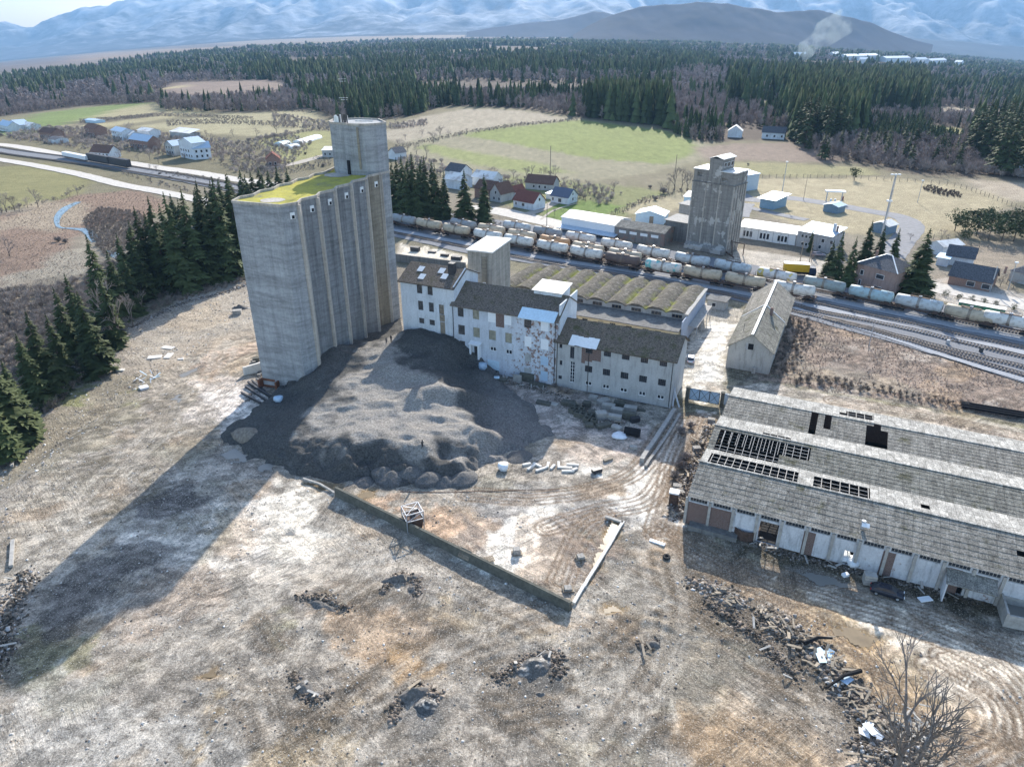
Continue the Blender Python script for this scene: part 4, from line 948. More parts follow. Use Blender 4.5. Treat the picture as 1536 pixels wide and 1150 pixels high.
M['gravel'] = None

# ---------------------------------------------------------------- generic building pieces
def facade_mb(mb, L, H, ops, y=0.0, rec=.25, mi=0, z0=0.0):
    """wall in the xz plane facing -y with real openings (x0,x1,z0,z1)"""
    xs = sorted({0.0, L, *[o[0] for o in ops], *[o[1] for o in ops]}); zs = sorted({z0, H, *[o[2] for o in ops], *[o[3] for o in ops]})
    for a, b in zip(xs, xs[1:]):
        for c, d in zip(zs, zs[1:]):
            mx, mz = (a+b)/2, (c+d)/2
            if any(o[0] < mx < o[1] and o[2] < mz < o[3] for o in ops): continue
            mb.add([(a, y, c), (b, y, c), (b, y, d), (a, y, d)], [(0, 1, 2, 3)], mi)
    for (a, b, c, d) in ops:
        mb.add([(a, y, c), (b, y, c), (b, y, d), (a, y, d), (a, y+rec, c), (b, y+rec, c), (b, y+rec, d), (a, y+rec, d)],
               [(0, 4, 5, 1), (3, 2, 6, 7), (0, 3, 7, 4), (1, 5, 6, 2)], mi)
def window(par, a, b, c, d, y=0.0, rec=.2, frame='white_metal', pane='glass', cols=2, rows=1, name='window', fw=.07):
    mb = MB(); yy = y+rec
    for x0, x1, z0, z1 in ((a, b, c, c+fw), (a, b, d-fw, d), (a, a+fw, c+fw, d-fw), (b-fw, b, c+fw, d-fw)): mb.box(x0, x1, yy-.06, yy, z0, z1)
    for i in range(1, cols): x = a+(b-a)*i/cols; mb.box(x-fw/2, x+fw/2, yy-.05, yy, c+fw, d-fw)
    for i in range(1, rows): z = c+(d-c)*i/rows; mb.box(a+fw, b-fw, yy-.045, yy-.002, z-fw/3, z+fw/3)
    o = mb.build(name, M[frame], par); p = MB(); p.box(a, b, yy+.01, yy+.03, c, d); p.build('pane', M[pane], o); return o
def gable_roof(mb, L, W_, eave, ridge, ov=.4, th=.14, rx=None, seg=12, sag=0.0, y0=0.0):
    """ridge along x; body spans y0..y0+W_"""
    yc = y0+W_/2; k = (ridge-eave)/(W_/2)
    for s in (-1, 1):
        ye = yc+s*(W_/2+ov); ze = eave-k*ov
        vs = []; n = seg
        for i in range(n+1):
            x = -ov+(L+2*ov)*i/n; dz = random.uniform(-sag, sag)
            vs += [(x, ye, ze+dz*.5), (x, yc, ridge+dz), (x, ye, ze+th+dz*.5), (x, yc, ridge+th+dz)]
        fs = []
        for i in range(n):
            a = i*4; b = a+4; fs += [(a+2, b+2, b+3, a+3), (a, a+1, b+1, b), (a, b, b+2, a+2)]
        fs += [(0, 2, 3, 1), (n*4, n*4+1, n*4+3, n*4+2)]; mb.add(vs, fs)
def box_walls(mb, L, W_, H, front_ops=(), back=True):
    facade_mb(mb, L, H, list(front_ops))
    mb.add([(0, 0, 0), (0, W_, 0), (0, W_, H), (0, 0, H)], [(0, 3, 2, 1)]); mb.add([(L, 0, 0), (L, W_, 0), (L, W_, H), (L, 0, H)], [(0, 1, 2, 3)])
    mb.add([(0, W_, 0), (L, W_, 0), (L, W_, H), (0, W_, H)], [(0, 3, 2, 1)])
def frame_px(a, b):
    A, B = G(*a), G(*b); d = B-A; return A, math.atan2(d.y, d.x), math.hypot(d.x, d.y)
def on_wall(loc, ang, u, v, yoff=0.0):
    """pixel -> (s,z) on the vertical plane through loc with direction ang"""
    d = ray(u, v); ex, ey = math.cos(ang), math.sin(ang); nx, ny = -ey, ex
    px, py = loc[0]+nx*yoff, loc[1]+ny*yoff
    t = (px*nx+py*ny)/(d[0]*nx+d[1]*ny); X, Y, Z = d[0]*t, d[1]*t, CH+d[2]*t
    return (X-px)*ex+(Y-py)*ey, Z-loc[2]
def crop(x, y, ox, oy, k=5.11): return ox+x/k, oy+y/k

# ================================================================ the big silo
S = thing('grain_silo', 'tall grey concrete grain silo with zigzag side wall and yellow mossy roof', 'silo', (-43.9, 135.7, 0))
def rel(p): return (p[0]+43.9, p[1]-135.7)
bay = (2.14, 6.22); Lc = (-54.3, 139.3)
right = [(-43.9, 135.7), (-41.35, 138.1)]
for k in range(5):
    ox, oy = -41.35+bay[0]*k, 138.1+bay[1]*k
    right += [(ox-.08, oy+3.0), (ox+bay[0], oy+bay[1])]
left = [Lc]
for k in range(5):
    ox, oy = Lc[0]+.25+bay[0]*k, Lc[1]+.5+bay[1]*k
    left += [(ox-.1, oy+3.3), (ox+bay[0]-.3, oy+bay[1]-.6)]
tow_front = (-41.7, 172.6)
end = right[-1]; plan = right + [(-28.8, 171.9), (-31.6, 178.6), (-36.5, 180.2), (-42.6, 177.8)] + left[::-1]
plan = [rel(p) for p in plan]
mb = MB(); H_ = 40.0; nR = len(right)
n = len(plan)
for i in range(n):
    a, b = plan[i], plan[(i+1) % n]
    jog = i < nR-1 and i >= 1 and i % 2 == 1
    mi = 1 if jog else 3 if 0 < i < nR-1 else 0  # bay faces darker, jogs paler: shade and sunlight put into the concrete
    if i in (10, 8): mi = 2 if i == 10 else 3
    L_ = math.hypot(b[0]-a[0], b[1]-a[1])
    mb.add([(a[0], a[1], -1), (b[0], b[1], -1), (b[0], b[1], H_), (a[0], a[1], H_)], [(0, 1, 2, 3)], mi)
mb.build('wall', [M['silo'], M['strip'], M['silo_stain'], M['silo_shade']], S)
mb = MB(); mb.add([(p[0], p[1], H_-.35) for p in plan], [tuple(range(n))]); mb.build('roof', M['moss_roof'], S)
mb = MB()
for i in range(n):
    a, b = plan[i], plan[(i+1) % n]; mb.bar((a[0], a[1], H_-.1), (b[0], b[1], H_-.1), .32, .5)
mb.build('parapet', M['strip'], S)
mb = MB()   # pilaster strips standing at the grooves
for i in range(1, nR, 2):
    a = plan[i]; mb.box(a[0]-.15, a[0]+.5, a[1]-.2, a[1]+.35, 0, H_-.4)
mb.build('pilaster', M['strip'], S)
for i in range(0, nR-1, 2):   # little vent boxes under the roof edge
    a, b = Vector((*plan[i], 0)), Vector((*plan[i+1], 0)); d = (b-a).normalized(); q = a.lerp(b, .62); ang = math.atan2(d.y, d.x)
    v = MB(); v.obox((q.x, q.y, 37.7), (.95, .3, 1.25), ang); o = v.build('vent_box', M['white_metal'], S)
    v = MB(); nx, ny = d.y, -d.x; v.obox((q.x+nx*.16+d.x*.08, q.y+ny*.16+d.y*.08, 37.45), (.55, .05, .62), ang); v.build('vent_opening', M['black'], o)
# roof cones / patches
for c_, r_ in ((rel((-47.2, 141.8)), 2.4), (rel((-40.3, 169.0)), 3.2)):
    v = MB(); m = 28; vs = [(c_[0]+math.cos(6.283*k/m)*r_*random.uniform(.94, 1.05), c_[1]+math.sin(6.283*k/m)*r_*random.uniform(.94, 1.05)*.9, H_-.31) for k in range(m)]
    v.add(vs, [tuple(range(m))]); v.build('bare_roof_patch', M['strip'], S)
# stair tower on top
tp = [rel(p) for p in ((-42.0, 173.4), (-41.2, 171.6), (-38.6, 170.6), (-36.6, 168.6), (-33.4, 168.3), (-30.8, 169.1), (-28.8, 171.95), (-31.6, 178.6), (-36.5, 180.2), (-42.2, 177.8))]
mb = MB(); mb.prism(tp, H_-.4, 50.6); mb.build('stair_tower', M['silo'], S)
mb = MB()
for a, b in zip(tp, tp[1:]+tp[:1]): mb.bar((a[0], a[1], 50.7), (b[0], b[1], 50.7), .3, .45)
mb.build('tower_parapet', M['strip'], S)
q = rel((-37.6, 169.4)); mb = MB(); mb.obox((q[0], q[1], 41.2), (.75, .5, 3.2), R(-45)); mb.build('doorway', M['black'], S)
mb = MB(); a, b = rel((-36.4, 168.35)), rel((-33.6, 168.0))
mb.obox(((a[0]+b[0])/2+.3, (a[1]+b[1])/2-.02, 45.6), (.5, .1, 9.2), R(-4)); mb.build('rust_streak', M['silo_stain'], S)
# antennas on the tower
an = thing('antenna_mast', 'thin antenna mast with cross arms on top of the big silo', 'antenna', (-37.5, 171.8, 50.6))
mb = MB(); mb.tube([(0, 0, 0), (0, 0, 9.5)], .09, 5); mb.build('pole', M['dark_metal'], an)
mb = MB()
for z, w in ((9.3, 1.2), (8.8, .9), (5.4, 1.4), (5.0, 1.0)): mb.bar((-w, 0, z), (w*.4, .3, z), .1)
mb.build('cross_arm', M['steel'], an)
k_ = thing('antenna_cluster', 'cluster of small white and dark aerial panels on the silo tower roof', 'antenna', (-38.8, 171.8, 50.6))
mb = MB()
for i in range(9): x = random.uniform(-1.8, 1.8); mb.obox((x, random.uniform(-.8, .8), .95), (.35, .25, 1.7*random.uniform(.6, 1)))
mb.build('panel', M['white_metal'], k_)
mb = MB()
for i in range(6): x = random.uniform(-1.6, 2.2); mb.obox((x, random.uniform(-.8, .5), 1.0), (.25, .3, 1.9))
mb.build('box', M['dark_metal'], k_)
tag(MB().bar((-35.5, 171.0, 51.2), (-31.5, 170.6, 51.2), .25, .3).build('roof_pipe', M['steel']), 'light pipe lying along the edge of the silo tower roof', 'pipe')

# ================================================================ the mill row (three joined buildings)
BA = math.atan2(129-148.3, 32.6+10.4)        # facade direction, left to right
bx, by = math.cos(BA), math.sin(BA); nxr, nyr = -by, bx
def row_pt(s, d=0): return (-10.4+bx*s+nxr*d, 148.3+by*s+nyr*d, 0)
Lrow = math.hypot(43, 19.3)
sJ = on_wall(row_pt(0), BA, 833, 560)[0]; sB = on_wall(row_pt(0), BA, 679, 470)[0]; sA0 = on_wall(row_pt(0), BA, 599, 430)[0]
print('row s', sA0, sB, sJ, Lrow)
def ops_px(loc, boxes, ox, oy, yoff=0.0):
    r = []
    for (x0, y0, x1, y1) in boxes:
        u0, v0 = crop(x0, y0, ox, oy); u1, v1 = crop(x1, y1, ox, oy); uc, vc = (u0+u1)/2, (v0+v1)/2
        s0, _ = on_wall(loc, BA, u0, vc, yoff); s1, _ = on_wall(loc, BA, u1, vc, yoff); _, za = on_wall(loc, BA, uc, v1, yoff); _, zb = on_wall(loc, BA, uc, v0, yoff)
        r.append((s0, s1, za, zb))
    return r
def grid_fix(ops, zs_tol=.9):
    """openings whose sills nearly agree share one sill and head height"""
    ops = [list(o) for o in ops]; rows = []
    for o in sorted(ops, key=lambda o: o[2]):
        for r_ in rows:
            if abs(r_[0][2]-o[2]) < zs_tol and abs(r_[0][3]-o[3]) < zs_tol: r_.append(o); break
        else: rows.append([o])
    for r_ in rows:
        a = sum(o[2] for o in r_)/len(r_); b = sum(o[3] for o in r_)/len(r_)
        for o in r_: o[2] = a; o[3] = b
    return ops
# --- right building (three floors, rough mossy roof)
locC = row_pt(sJ); LC = Lrow-sJ; HC = 10.6; WC = 11.5
Cb = thing('mill_building', 'long grey building with rough mossy tile roof ending the mill row at right', 'building', locC, BA)
oc = ops_px(locC, [(400, 725, 455, 760), (540, 755, 595, 790), (678, 778, 738, 815), (822, 805, 880, 840), (967, 835, 1025, 875), (395, 860, 452, 905), (532, 885, 588, 935), (668, 913, 728, 965), (810, 940, 870, 990), (955, 965, 1015, 1015),
                   (395, 978, 448, 1010), (528, 1003, 582, 1037), (663, 1030, 720, 1063), (805, 1062, 860, 1093), (945, 1090, 1003, 1122)], 800, 380)
for i in range(3):
    r_ = oc[i*5:i*5+5]; a = sum(o[2] for o in r_)/5; b = sum(o[3] for o in r_)/5; oc[i*5:i*5+5] = [(o[0], o[1], a, b) for o in r_]
osm = ops_px(locC, [(200, 695, 222, 725), (202, 820, 222, 855), (192, 935, 218, 962)], 800, 380); ost = ops_px(locC, [(282, 715, 314, 805), (280, 828, 316, 990)], 800, 380)
allo = [o for o in oc+osm+ost if o[2] > .1 and o[3] < HC-.05]
mb = MB(); box_walls(mb, LC, WC, HC, allo)
for x in (0.0, LC): mb.add([(x, 0, HC), (x, WC, HC), (x, WC/2, HC+3.1)], [(0, 1, 2)])
mb.build('wall', M['grey_plaster'], Cb)
mb = MB(); gable_roof(mb, LC, WC, HC, HC+3.15, .5, .2, sag=.07, seg=26); mb.build('roof', M['tile_rough'], Cb)
for i, o in enumerate(oc):
    if o in allo:
        if i < 10: window(Cb, *o, frame='broken', pane='glass', cols=4, rows=3, fw=.06)
        else: window(Cb, *o, frame='white_metal', cols=2, fw=.14)
for o in osm:
    if o in allo: window(Cb, *o, frame='broken', cols=1)
for i, o in enumerate(ost):
    if o in allo: window(Cb, *o, frame='broken' if i == 0 else 'white_metal', cols=2, rows=7 if i == 0 else 6, name='stair_window', fw=.09)
bp = ops_px(locC, [(370, 702, 520, 852)], 800, 380)[0]; 
for o_, (x0, x1, z0, z1) in enumerate([(bp[0], oc[0][0], bp[2], HC-.1), (oc[0][1], bp[1], bp[2]+1, HC-.1), (oc[0][0], oc[0][1], bp[2]+.6, oc[0][2])]):
    MB().box(x0, x1, -.03, .02, z0, z1).build('bare_brick', M['dark_brick'], Cb)
# pale sheet patch on the roof edge
mb = MB(); k = 3.15/(WC/2); xs = [2.9, 4.2, 5.4, 6.6, 7.8, 9.0]
for i, x in enumerate(xs[:-1]):
    y0_ = -.55-random.uniform(0, .2); y1_ = 1.6+random.uniform(-.3, .3); x2 = xs[i+1]+.1
    mb.add([(x, y0_, HC+k*y0_+.30), (x2, y0_, HC+k*y0_+.26), (x2, y1_, HC+k*y1_+.30), (x, y1_, HC+k*y1_+.26)], [(0, 1, 2, 3)])
mb.build('sheet_patch', M['white_metal'], Cb)
for s_ in (.3, 7.4, LC-.4): MB().tube([(s_, -.1, .2), (s_, -.1, HC-.4)], .07, 6).build('drain_pipe', M['dark_metal'], Cb)
mb = MB(); mb.bar((LC+.3, 1.0, 0), (LC+.1, 2.2, 3.8), .3); mb.bar((LC+1.6, 1.2, 0), (LC+.1, 1.6, 3.5), .25); mb.build('buttress', M['white_plaster'], Cb)
# --- middle building
locB = row_pt(sB); LB = sJ-sB; HB = 15.0; WB = 12.5
Bb = thing('mill_building', 'pale building with white shutters and bare red brick patches, middle of the mill row', 'building', locB, BA)
w_ob = [(595, 465, 640, 530, 'g'), (710, 485, 760, 555, 'f'), (830, 505, 885, 575, 's'), (955, 525, 1005, 600, 's'), (1105, 550, 1160, 630, 'b'), (1235, 575, 1290, 645, 's'),
        (600, 600, 650, 680, 'g'), (715, 615, 765, 695, 'f'), (835, 645, 888, 715, 'f'), (960, 665, 1010, 735, 'f'), (1110, 690, 1160, 760, 's'), (1235, 710, 1290, 785, 's'),
        (610, 722, 652, 755, 'g'), (722, 765, 758, 830, 'g'), (843, 768, 890, 800, 'w'), (963, 790, 1012, 825, 'w'), (1110, 822, 1160, 882, 'p'), (1232, 840, 1288, 910, 'l'),
        (1105, 930, 1160, 975, 'p'), (1232, 955, 1285, 1025, 'l')]
ob = ops_px(locB, [w[:4] for w in w_ob], 570, 370)
for i0, i1 in ((0, 6), (6, 12), (16, 18)):
    a = sum(o[2] for o in ob[i0:i1])/(i1-i0); b = sum(o[3] for o in ob[i0:i1])/(i1-i0); ob[i0:i1] = [(o[0], o[1], a, b) for o in ob[i0:i1]]
ok = [(o, w[4]) for o, w in zip(ob, w_ob) if o[2] > .05 and o[3] < HB-.1 and 0 < o[0] and o[1] < LB]
mb = MB(); box_walls(mb, LB, WB, HB, [o for o, k in ok])
for x in (0.0, LB): mb.add([(x, 0, HB), (x, WB, HB), (x, WB/2, HB+3.4)], [(0, 1, 2)])
mb.build('wall', plaster('peeling_plaster_brick', (.62, .66, .72), .645, .04, xr=(LB*.3, LB*.8, .14), ns=.9, stain=.3), Bb)
for o, k in ok:
    if k in 'sl':
        v = MB(); v.box(o[0]-.05, o[1]+.05, -.05, .05, o[2]-.05, o[3]+.05)
        for i in range(1, 3): z = o[2]+(o[3]-o[2])*i/3; v.box(o[0]-.02, o[1]+.02, -.07, -.045, z-.03, z+.03)
        v.build('shutter', M['shutter_white' if k == 's' else 'shutter_blue'], Bb)
    elif k == 'p': MB().box(o[0], o[1], .06, .12, o[2], o[3]).build('bricked_up_window', M['grey_plaster'], Bb)
    else: window(Bb, *o, frame={'g': 'broken', 'f': 'frosted', 'b': 'dark_brick', 'w': 'white_metal'}[k], pane={'g': 'broken', 'f': 'frosted', 'b': 'broken', 'w': 'glass'}[k], cols=2 if k == 'w' else 3, rows=1 if k == 'w' else 4, fw=.13 if k == 'w' else .06)
xr = LB-8.2   # tiled roof stops short of the raised end bay
mb = MB(); gable_roof(mb, LB, WB, HB, HB+3.5, .45, .2, sag=.05, seg=24); mb.build('roof', M['tile'], Bb)
# long brick patches under the top windows
MB().box(ob[2][1]+.1, ob[3][0]-.1, -.025, .02, ob[2][2]-.9, HB-.35).build('bare_brick', M['dark_brick'], Bb)
# pale sheet roof at the front of the end bay, and the roof head room with its white gable
mb = MB(); mb.add([(LB-8.6, -1.0, HB-.2), (LB-.3, -1.0, HB-.2), (LB-.3, 1.6, HB+1.3), (LB-8.6, 1.6, HB+1.3), (LB-8.6, -1.0, HB-.05), (LB-.3, -1.0, HB-.05), (LB-.3, 1.6, HB+1.45), (LB-8.6, 1.6, HB+1.45)], [(0, 1, 2, 3), (4, 5, 6, 7), (0, 1, 5, 4)]); mb.build('sheet_roof', M['blue_metal'], Bb)
hd = MB(); hd.box(LB-7.6, LB-1.2, 5.6, WB-1.5, HB, HB+4.2); hd.build('roof_head', M['white_plaster'], Bb)
mb = MB(); mb.add([(LB-8.0, 5.2, HB+4.1), (LB-.8, 5.2, HB+4.1), (LB-.8, WB-1.1, HB+4.7), (LB-8.0, WB-1.1, HB+4.7), (LB-8.0, 5.2, HB+4.25), (LB-.8, 5.2, HB+4.25), (LB-.8, WB-1.1, HB+4.85), (LB-8.0, WB-1.1, HB+4.85)], [(0, 3, 2, 1), (4, 5, 6, 7), (0, 1, 5, 4), (1, 2, 6, 5)]); mb.build('head_roof', M['white_roof'], Bb)
mb = MB(); mb.box(LB-.05, LB+.25, 1.2, WB-.6, HC, HB+3.2); mb.build('gable_wall', M['white_plaster'], Bb)
d_ = ops_px(locB, [(828, 872, 915, 975)], 570, 370)[0]
MB().box(d_[0], d_[1], -.08, .03, 0.05, d_[3]).build('metal_door', M['blue_metal'], Bb)
MB().box(d_[0]+1.5, d_[1]-.1, -.1, -.07, 0.1, .9).build('hatch', M['black'], Bb)
d2 = ops_px(locB, [(705, 735, 770, 840)], 570, 370)[0]
v = MB(); v.box(d2[0]-.2, d2[0]+.15, -.9, .02, d2[2], d2[3]); v.box(d2[1]-.3, d2[1]+.1, -.9, .02, d2[2]-1.5, d2[3]-.4); v.obox(((d2[0]+d2[1])/2, -.6, d2[3]), (d2[1]-d2[0]+.7, 1.3, .15), 0, R(12)); v.build('door_porch', M['shutter_white'], Bb)
for s_ in (.1, LB-.25): MB().tube([(s_, -.12, .2), (s_, -.12, HB-.3)], .08, 6).build('drain_pipe', M['dark_metal'], Bb)
# --- left building against the silo
locA = row_pt(sA0, .5); LA = sB-sA0; HA = 18.6; WA = 12
Ab = thing('mill_building', 'tall white building with skylights between the silo and the shuttered building', 'building', locA, BA)
oa = ops_px(locA, [(282, 290, 322, 358), (363, 305, 403, 372), (292, 415, 330, 485), (375, 430, 412, 500), (300, 545, 338, 585), (380, 563, 420, 605), (452, 445, 490, 520), (456, 520, 497, 575), (462, 578, 500, 670)], 570, 370)
for i0 in (0, 2, 4):
    a = (oa[i0][2]+oa[i0+1][2])/2; b = (oa[i0][3]+oa[i0+1][3])/2; oa[i0:i0+2] = [(o[0], o[1], a, b) for o in oa[i0:i0+2]]
oa = [o for o in oa if o[2] > 0 and o[3] < HA-.1]
mb = MB(); box_walls(mb, LA, WA, HA, oa)
for x in (0.0, LA): mb.add([(x, 0, HA), (x, WA, HA), (x, WA/2, HA+2.6)], [(0, 1, 2)])
mb.build('wall', M['white_plaster'], Ab)
for i, o in enumerate(oa): window(Ab, *o, frame='broken' if i < 7 else 'wood', pane='broken' if i < 6 else 'wood', cols=3, rows=3)
mb = MB(); gable_roof(mb, LA, WA, HA, HA+2.7, .5, .2, sag=.04, seg=18); mb.build('roof', M['tile'], Ab)
k = 2.7/(WA/2)
for (s_, y_) in ((2.1, 4.0), (3.6, 1.8), (7.4, 4.3), (8.9, 2.8)):
    s0 = s_+LA*.03; mb = MB(); mb.add([(s0, y_-.8, HA+k*(y_-.8)+.27), (s0+1.5, y_-.8, HA+k*(y_-.8)+.27), (s0+1.5, y_+.8, HA+k*(y_+.8)+.27), (s0, y_+.8, HA+k*(y_+.8)+.27)], [(0, 1, 2, 3)]); mb.build('skylight', M['white_metal'], Ab)
mb = MB(); mb.box(LA-3.0, LA-1.6, 3.5, 4.9, HA+1.2, HA+4.4); mb.build('chimney', M['dark_metal'], Ab)
mb = MB(); mb.box(LA-.05, LA+.22, 0.1, WA-.1, HB-1, HA+.4); mb.add([(LA+.22, .1, HA+.4), (LA+.22, WA-.1, HA+.4), (LA+.22, WA/2, HA+3.0), (LA-.05, .1, HA+.4), (LA-.05, WA-.1, HA+.4), (LA-.05, WA/2, HA+3.0)], [(0, 1, 2), (3, 5, 4), (0, 2, 5, 3), (1, 4, 5, 2)]); mb.build('gable_wall', M['white_plaster'], Ab)

# ================================================================ lift tower behind the row
lt = G(703, 445); T1 = thing('lift_tower', 'square weathered concrete tower with white flat roof behind the mill row', 'tower', (-10.6, 166.0, 0), BA+R(4))
mb = MB(); mb.box(0, 6.2, 0, 12.5, 0, 22.6); mb.build('wall', M['lift_tower'], T1)
mb = MB(); mb.box(-.3, 6.5, -.3, 12.8, 22.6, 22.95); mb.build('roof', M['white_roof'], T1)
mb = MB(); mb.box(3.6, 5.0, -.08, .02, 1.0, 21.5); mb.build('rust_streak', M['silo_stain'], T1)
window(T1, 3.8, 4.6, 13.5, 15.2, rec=-.04, frame='white_metal', cols=1, fw=.15)
window(T1, 3.6, 4.8, 18.6, 20.8, rec=-.04, frame='broken', cols=1)

# ================================================================ vaulted hall and its annex
BH = BA-R(2); hx, hy = math.cos(BH), math.sin(BH); hn = (-hy, hx)
V0 = (43.0, 163.5); LV = 52.0; DV = 20.5; ZE = 7.3
# origin at the left end of the hall's front wall
ov_ = (V0[0]-hx*LV, V0[1]-hy*LV, 0)
Vh = thing('vaulted_hall', 'long hall roofed with a row of mossy concrete barrel vaults beside the tracks', 'hall', ov_, BH)
nv = 10; wv = LV/nv; mb = MB(); front = MB()
for i in range(nv):
    x0 = i*wv; segs = 10; rise = .95
    prof = [(x0+wv*k/segs, ZE+rise*math.sin(math.pi*k/segs)**.85) for k in range(segs+1)]
    rows = 9; vs = []
    for r_ in range(rows+1):
        y = -.8+(DV+.8)*r_/rows
        vs += [(p[0], y, p[1]+.12*math.sin(r_*1.3+i)*random.random()) for p in prof]
    fs = [(r_*(segs+1)+k, r_*(segs+1)+k+1, (r_+1)*(segs+1)+k+1, (r_+1)*(segs+1)+k) for r_ in range(rows) for k in range(segs)]
    mb.add(vs, fs); m = len(prof); mb.add([(p[0], -.8, p[1]) for p in prof]+[(p[0], -.8, p[1]-.22) for p in prof], [(k+m, k+1+m, k+1, k) for k in range(m-1)])
    front.add([(p[0], 0, p[1]-.05) for p in prof]+[(x0+wv, 0, ZE), (x0, 0, ZE)], [tuple(range(m-1, -1, -1))])
vm = NT('vault_roof', .95, .1); nn = vm.noise(.9, 10, .85); ws = vm.n('ShaderNodeTexWave', wave_type='BANDS', bands_direction='Y'); ws.inputs['Scale'].default_value = .55; ws.inputs['Distortion'].default_value = 2; vm.l(vm.co, ws.inputs[0])
c1 = vm.ramp(nn, [(.36, (.06, .053, .043)), (.52, (.125, .112, .092)), (.68, (.34, .31, .27))]); c1 = vm.mix(1.0, c1, vm.ramp(ws.outputs[0], [(0, .7), (.5, 1.1)]), 'MULTIPLY')
sx = vm.n('ShaderNodeSeparateXYZ'); vm.l(vm.co, sx.inputs[0]); zz_ = vm.n('ShaderNodeMapRange'); zz_.inputs[1].default_value = ZE+.75; zz_.inputs[2].default_value = ZE+.1; vm.l(sx.outputs[2], zz_.inputs[0])
c1 = vm.mix(vm.math('MULTIPLY', zz_.outputs[0], vm.ramp(vm.noise(.3, 4), [(.45, 0.), (.6, .9)])), c1, (.20, .21, .04)); vm.bump(nn, .4, .1)
mb.build('vault_roof', vm.color(c1), Vh, smooth=False); front.build('vault_front', M['dark_conc'], Vh)
mb = MB(); ops = []
for i in range(nv): x = i*wv; ops.append((x+wv*.25, x+wv*.75, 5.9, 6.9))
facade_mb(mb, LV, ZE, ops, rec=.3); mb.add([(LV, 0, 0), (LV, DV, 0), (LV, DV, ZE), (LV, 0, ZE)], [(0, 1, 2, 3)]); mb.add([(0, 0, 0), (0, DV, 0), (0, DV, ZE), (0, 0, ZE)], [(0, 3, 2, 1)]); mb.add([(0, DV, 0), (LV, DV, 0), (LV, DV, ZE), (0, DV, ZE)], [(0, 3, 2, 1)])
mb.build('wall', M['grey_plaster'], Vh)
for i, o in enumerate(ops): window(Vh, *o, frame='wood', pane='broken' if i % 3 else 'glass', cols=3, fw=.08)
mb = MB(); mb.box(LV-.9, LV+.35, -1.0, DV+.3, ZE-.1, ZE+.35); mb.build('edge_beam', M['block'], Vh)
MB().box(LV-.1, LV+.12, -5.2, DV, 0, ZE-.12).build('end_wall', simple('blue_grey_render', (.36, .40, .47), .9, var=.15, scale=.4), Vh)
# annex in front
An = thing('hall_annex', 'flat dark roofed annex with yellow wall in front of the vaulted hall', 'annex', (ov_[0]+hx*6-hn[0]*7.2, ov_[1]+hy*6-hn[1]*7.2, 0), BH)
mb = MB(); wl = LV-6.4; ops = []; x = 1.5
while x < wl-2.5: ops.append((x, x+1.5, 3.7, 4.7)); x += random.choice((2.6, 3.1, 4.2))
facade_mb(mb, wl, 5.3, ops, rec=.25); mb.add([(wl, 0, 0), (wl, 7, 0), (wl, 7, 5.6), (wl, 0, 5.3)], [(0, 1, 2, 3)]); mb.build('wall', M['annex_wall'], An)
for i, o in enumerate(ops): window(An, *o, frame='wood', pane=random.choice(['glass', 'frosted', 'broken']), cols=3, fw=.07)
mb = MB(); mb.obox((wl/2, 3.2, 5.6), (wl+.6, 7.6, .22), 0, R(3)); mb.build('roof', M['dark_conc'], An)
# canopy on the right end wall
cn = thing('loading_canopy', 'narrow flat canopy along the blue grey end wall of the vaulted hall', 'canopy', (ov_[0]+hx*(LV+.2), ov_[1]+hy*(LV+.2), 0), BH)
mb = MB(); mb.box(0, 2.2, 1.5, DV-2, 3.6, 3.8); mb.build('deck', M['block'], cn)
mb = MB(); [mb.box(2.0, 2.15, y, y+.15, 0, 3.6) for y in (2, 8, 14, DV-2.4)]; mb.build('post', M['steel'], cn)

# ================================================================ the long barn
bA = (49.0, 148.2); ang = math.atan2(181-144, 69.5-52.0); LBn = 41; WBn = 9.6
Ba = thing('long_barn', 'long grey gable roofed barn with white ridge capping beside the brown scrub', 'barn', (49.3+math.cos(ang-math.pi/2)*WBn, 148.9+math.sin(ang-math.pi/2)*WBn, 0), ang)
mb = MB(); box_walls(mb, LBn, WBn, 5.4)
mb.add([(0, 0, 5.4), (0, WBn, 5.4), (0, WBn/2, 8.9)], [(0, 2, 1)]); mb.add([(LBn, 0, 5.4), (LBn, WBn, 5.4), (LBn, WBn/2, 8.9)], [(0, 1, 2)])
mb.build('wall', M['barn_plaster'], Ba)
mb = MB(); gable_roof(mb, LBn*.5, WBn, 5.4, 9.0, .45, .16, sag=.03, seg=16); mb.build('roof', M['asb_dark'], Ba)
mb = MB(); mb.M = Matrix.Translation((LBn*.5, 0, 0)); gable_roof(mb, LBn*.5, WBn, 5.15, 8.8, .75, .16, sag=.03, seg=16); mb.build('roof', M['asb'], Ba)
mb = MB(); mb.box(-.5, LBn*.5, WBn/2-.25, WBn/2+.25, 9.12, 9.26); mb.box(LBn*.5+.2, LBn+.7, WBn/2-.25, WBn/2+.25, 8.92, 9.06); mb.build('ridge_cap', M['white_metal'], Ba)
mb = MB(); k = 3.6/(WBn/2)
for s in (-1, 1): mb.bar((LBn*.5, WBn/2, 9.3), (LBn*.5, WBn/2+s*(WBn/2+.4), 5.25), .22, .14)
mb.build('verge_strip', M['white_metal'], Ba)
mb = MB(); mb.box(LBn*.42, LBn*.42+.7, 2.6, 3.3, 7, 9.6); mb.build('chimney', M['dark_brick'], Ba)
mb = MB(); mb.box(-.04, .02, WBn/2-.1-.5, WBn/2+.55, 5.3, 6.7); mb.build('loft_opening', M['black'], Ba)
mb = MB(); mb.box(-.1, -.04, WBn/2+.6, WBn/2+1.1, 5.25, 6.8); mb.build('loft_shutter', M['grey_plaster'], Ba)
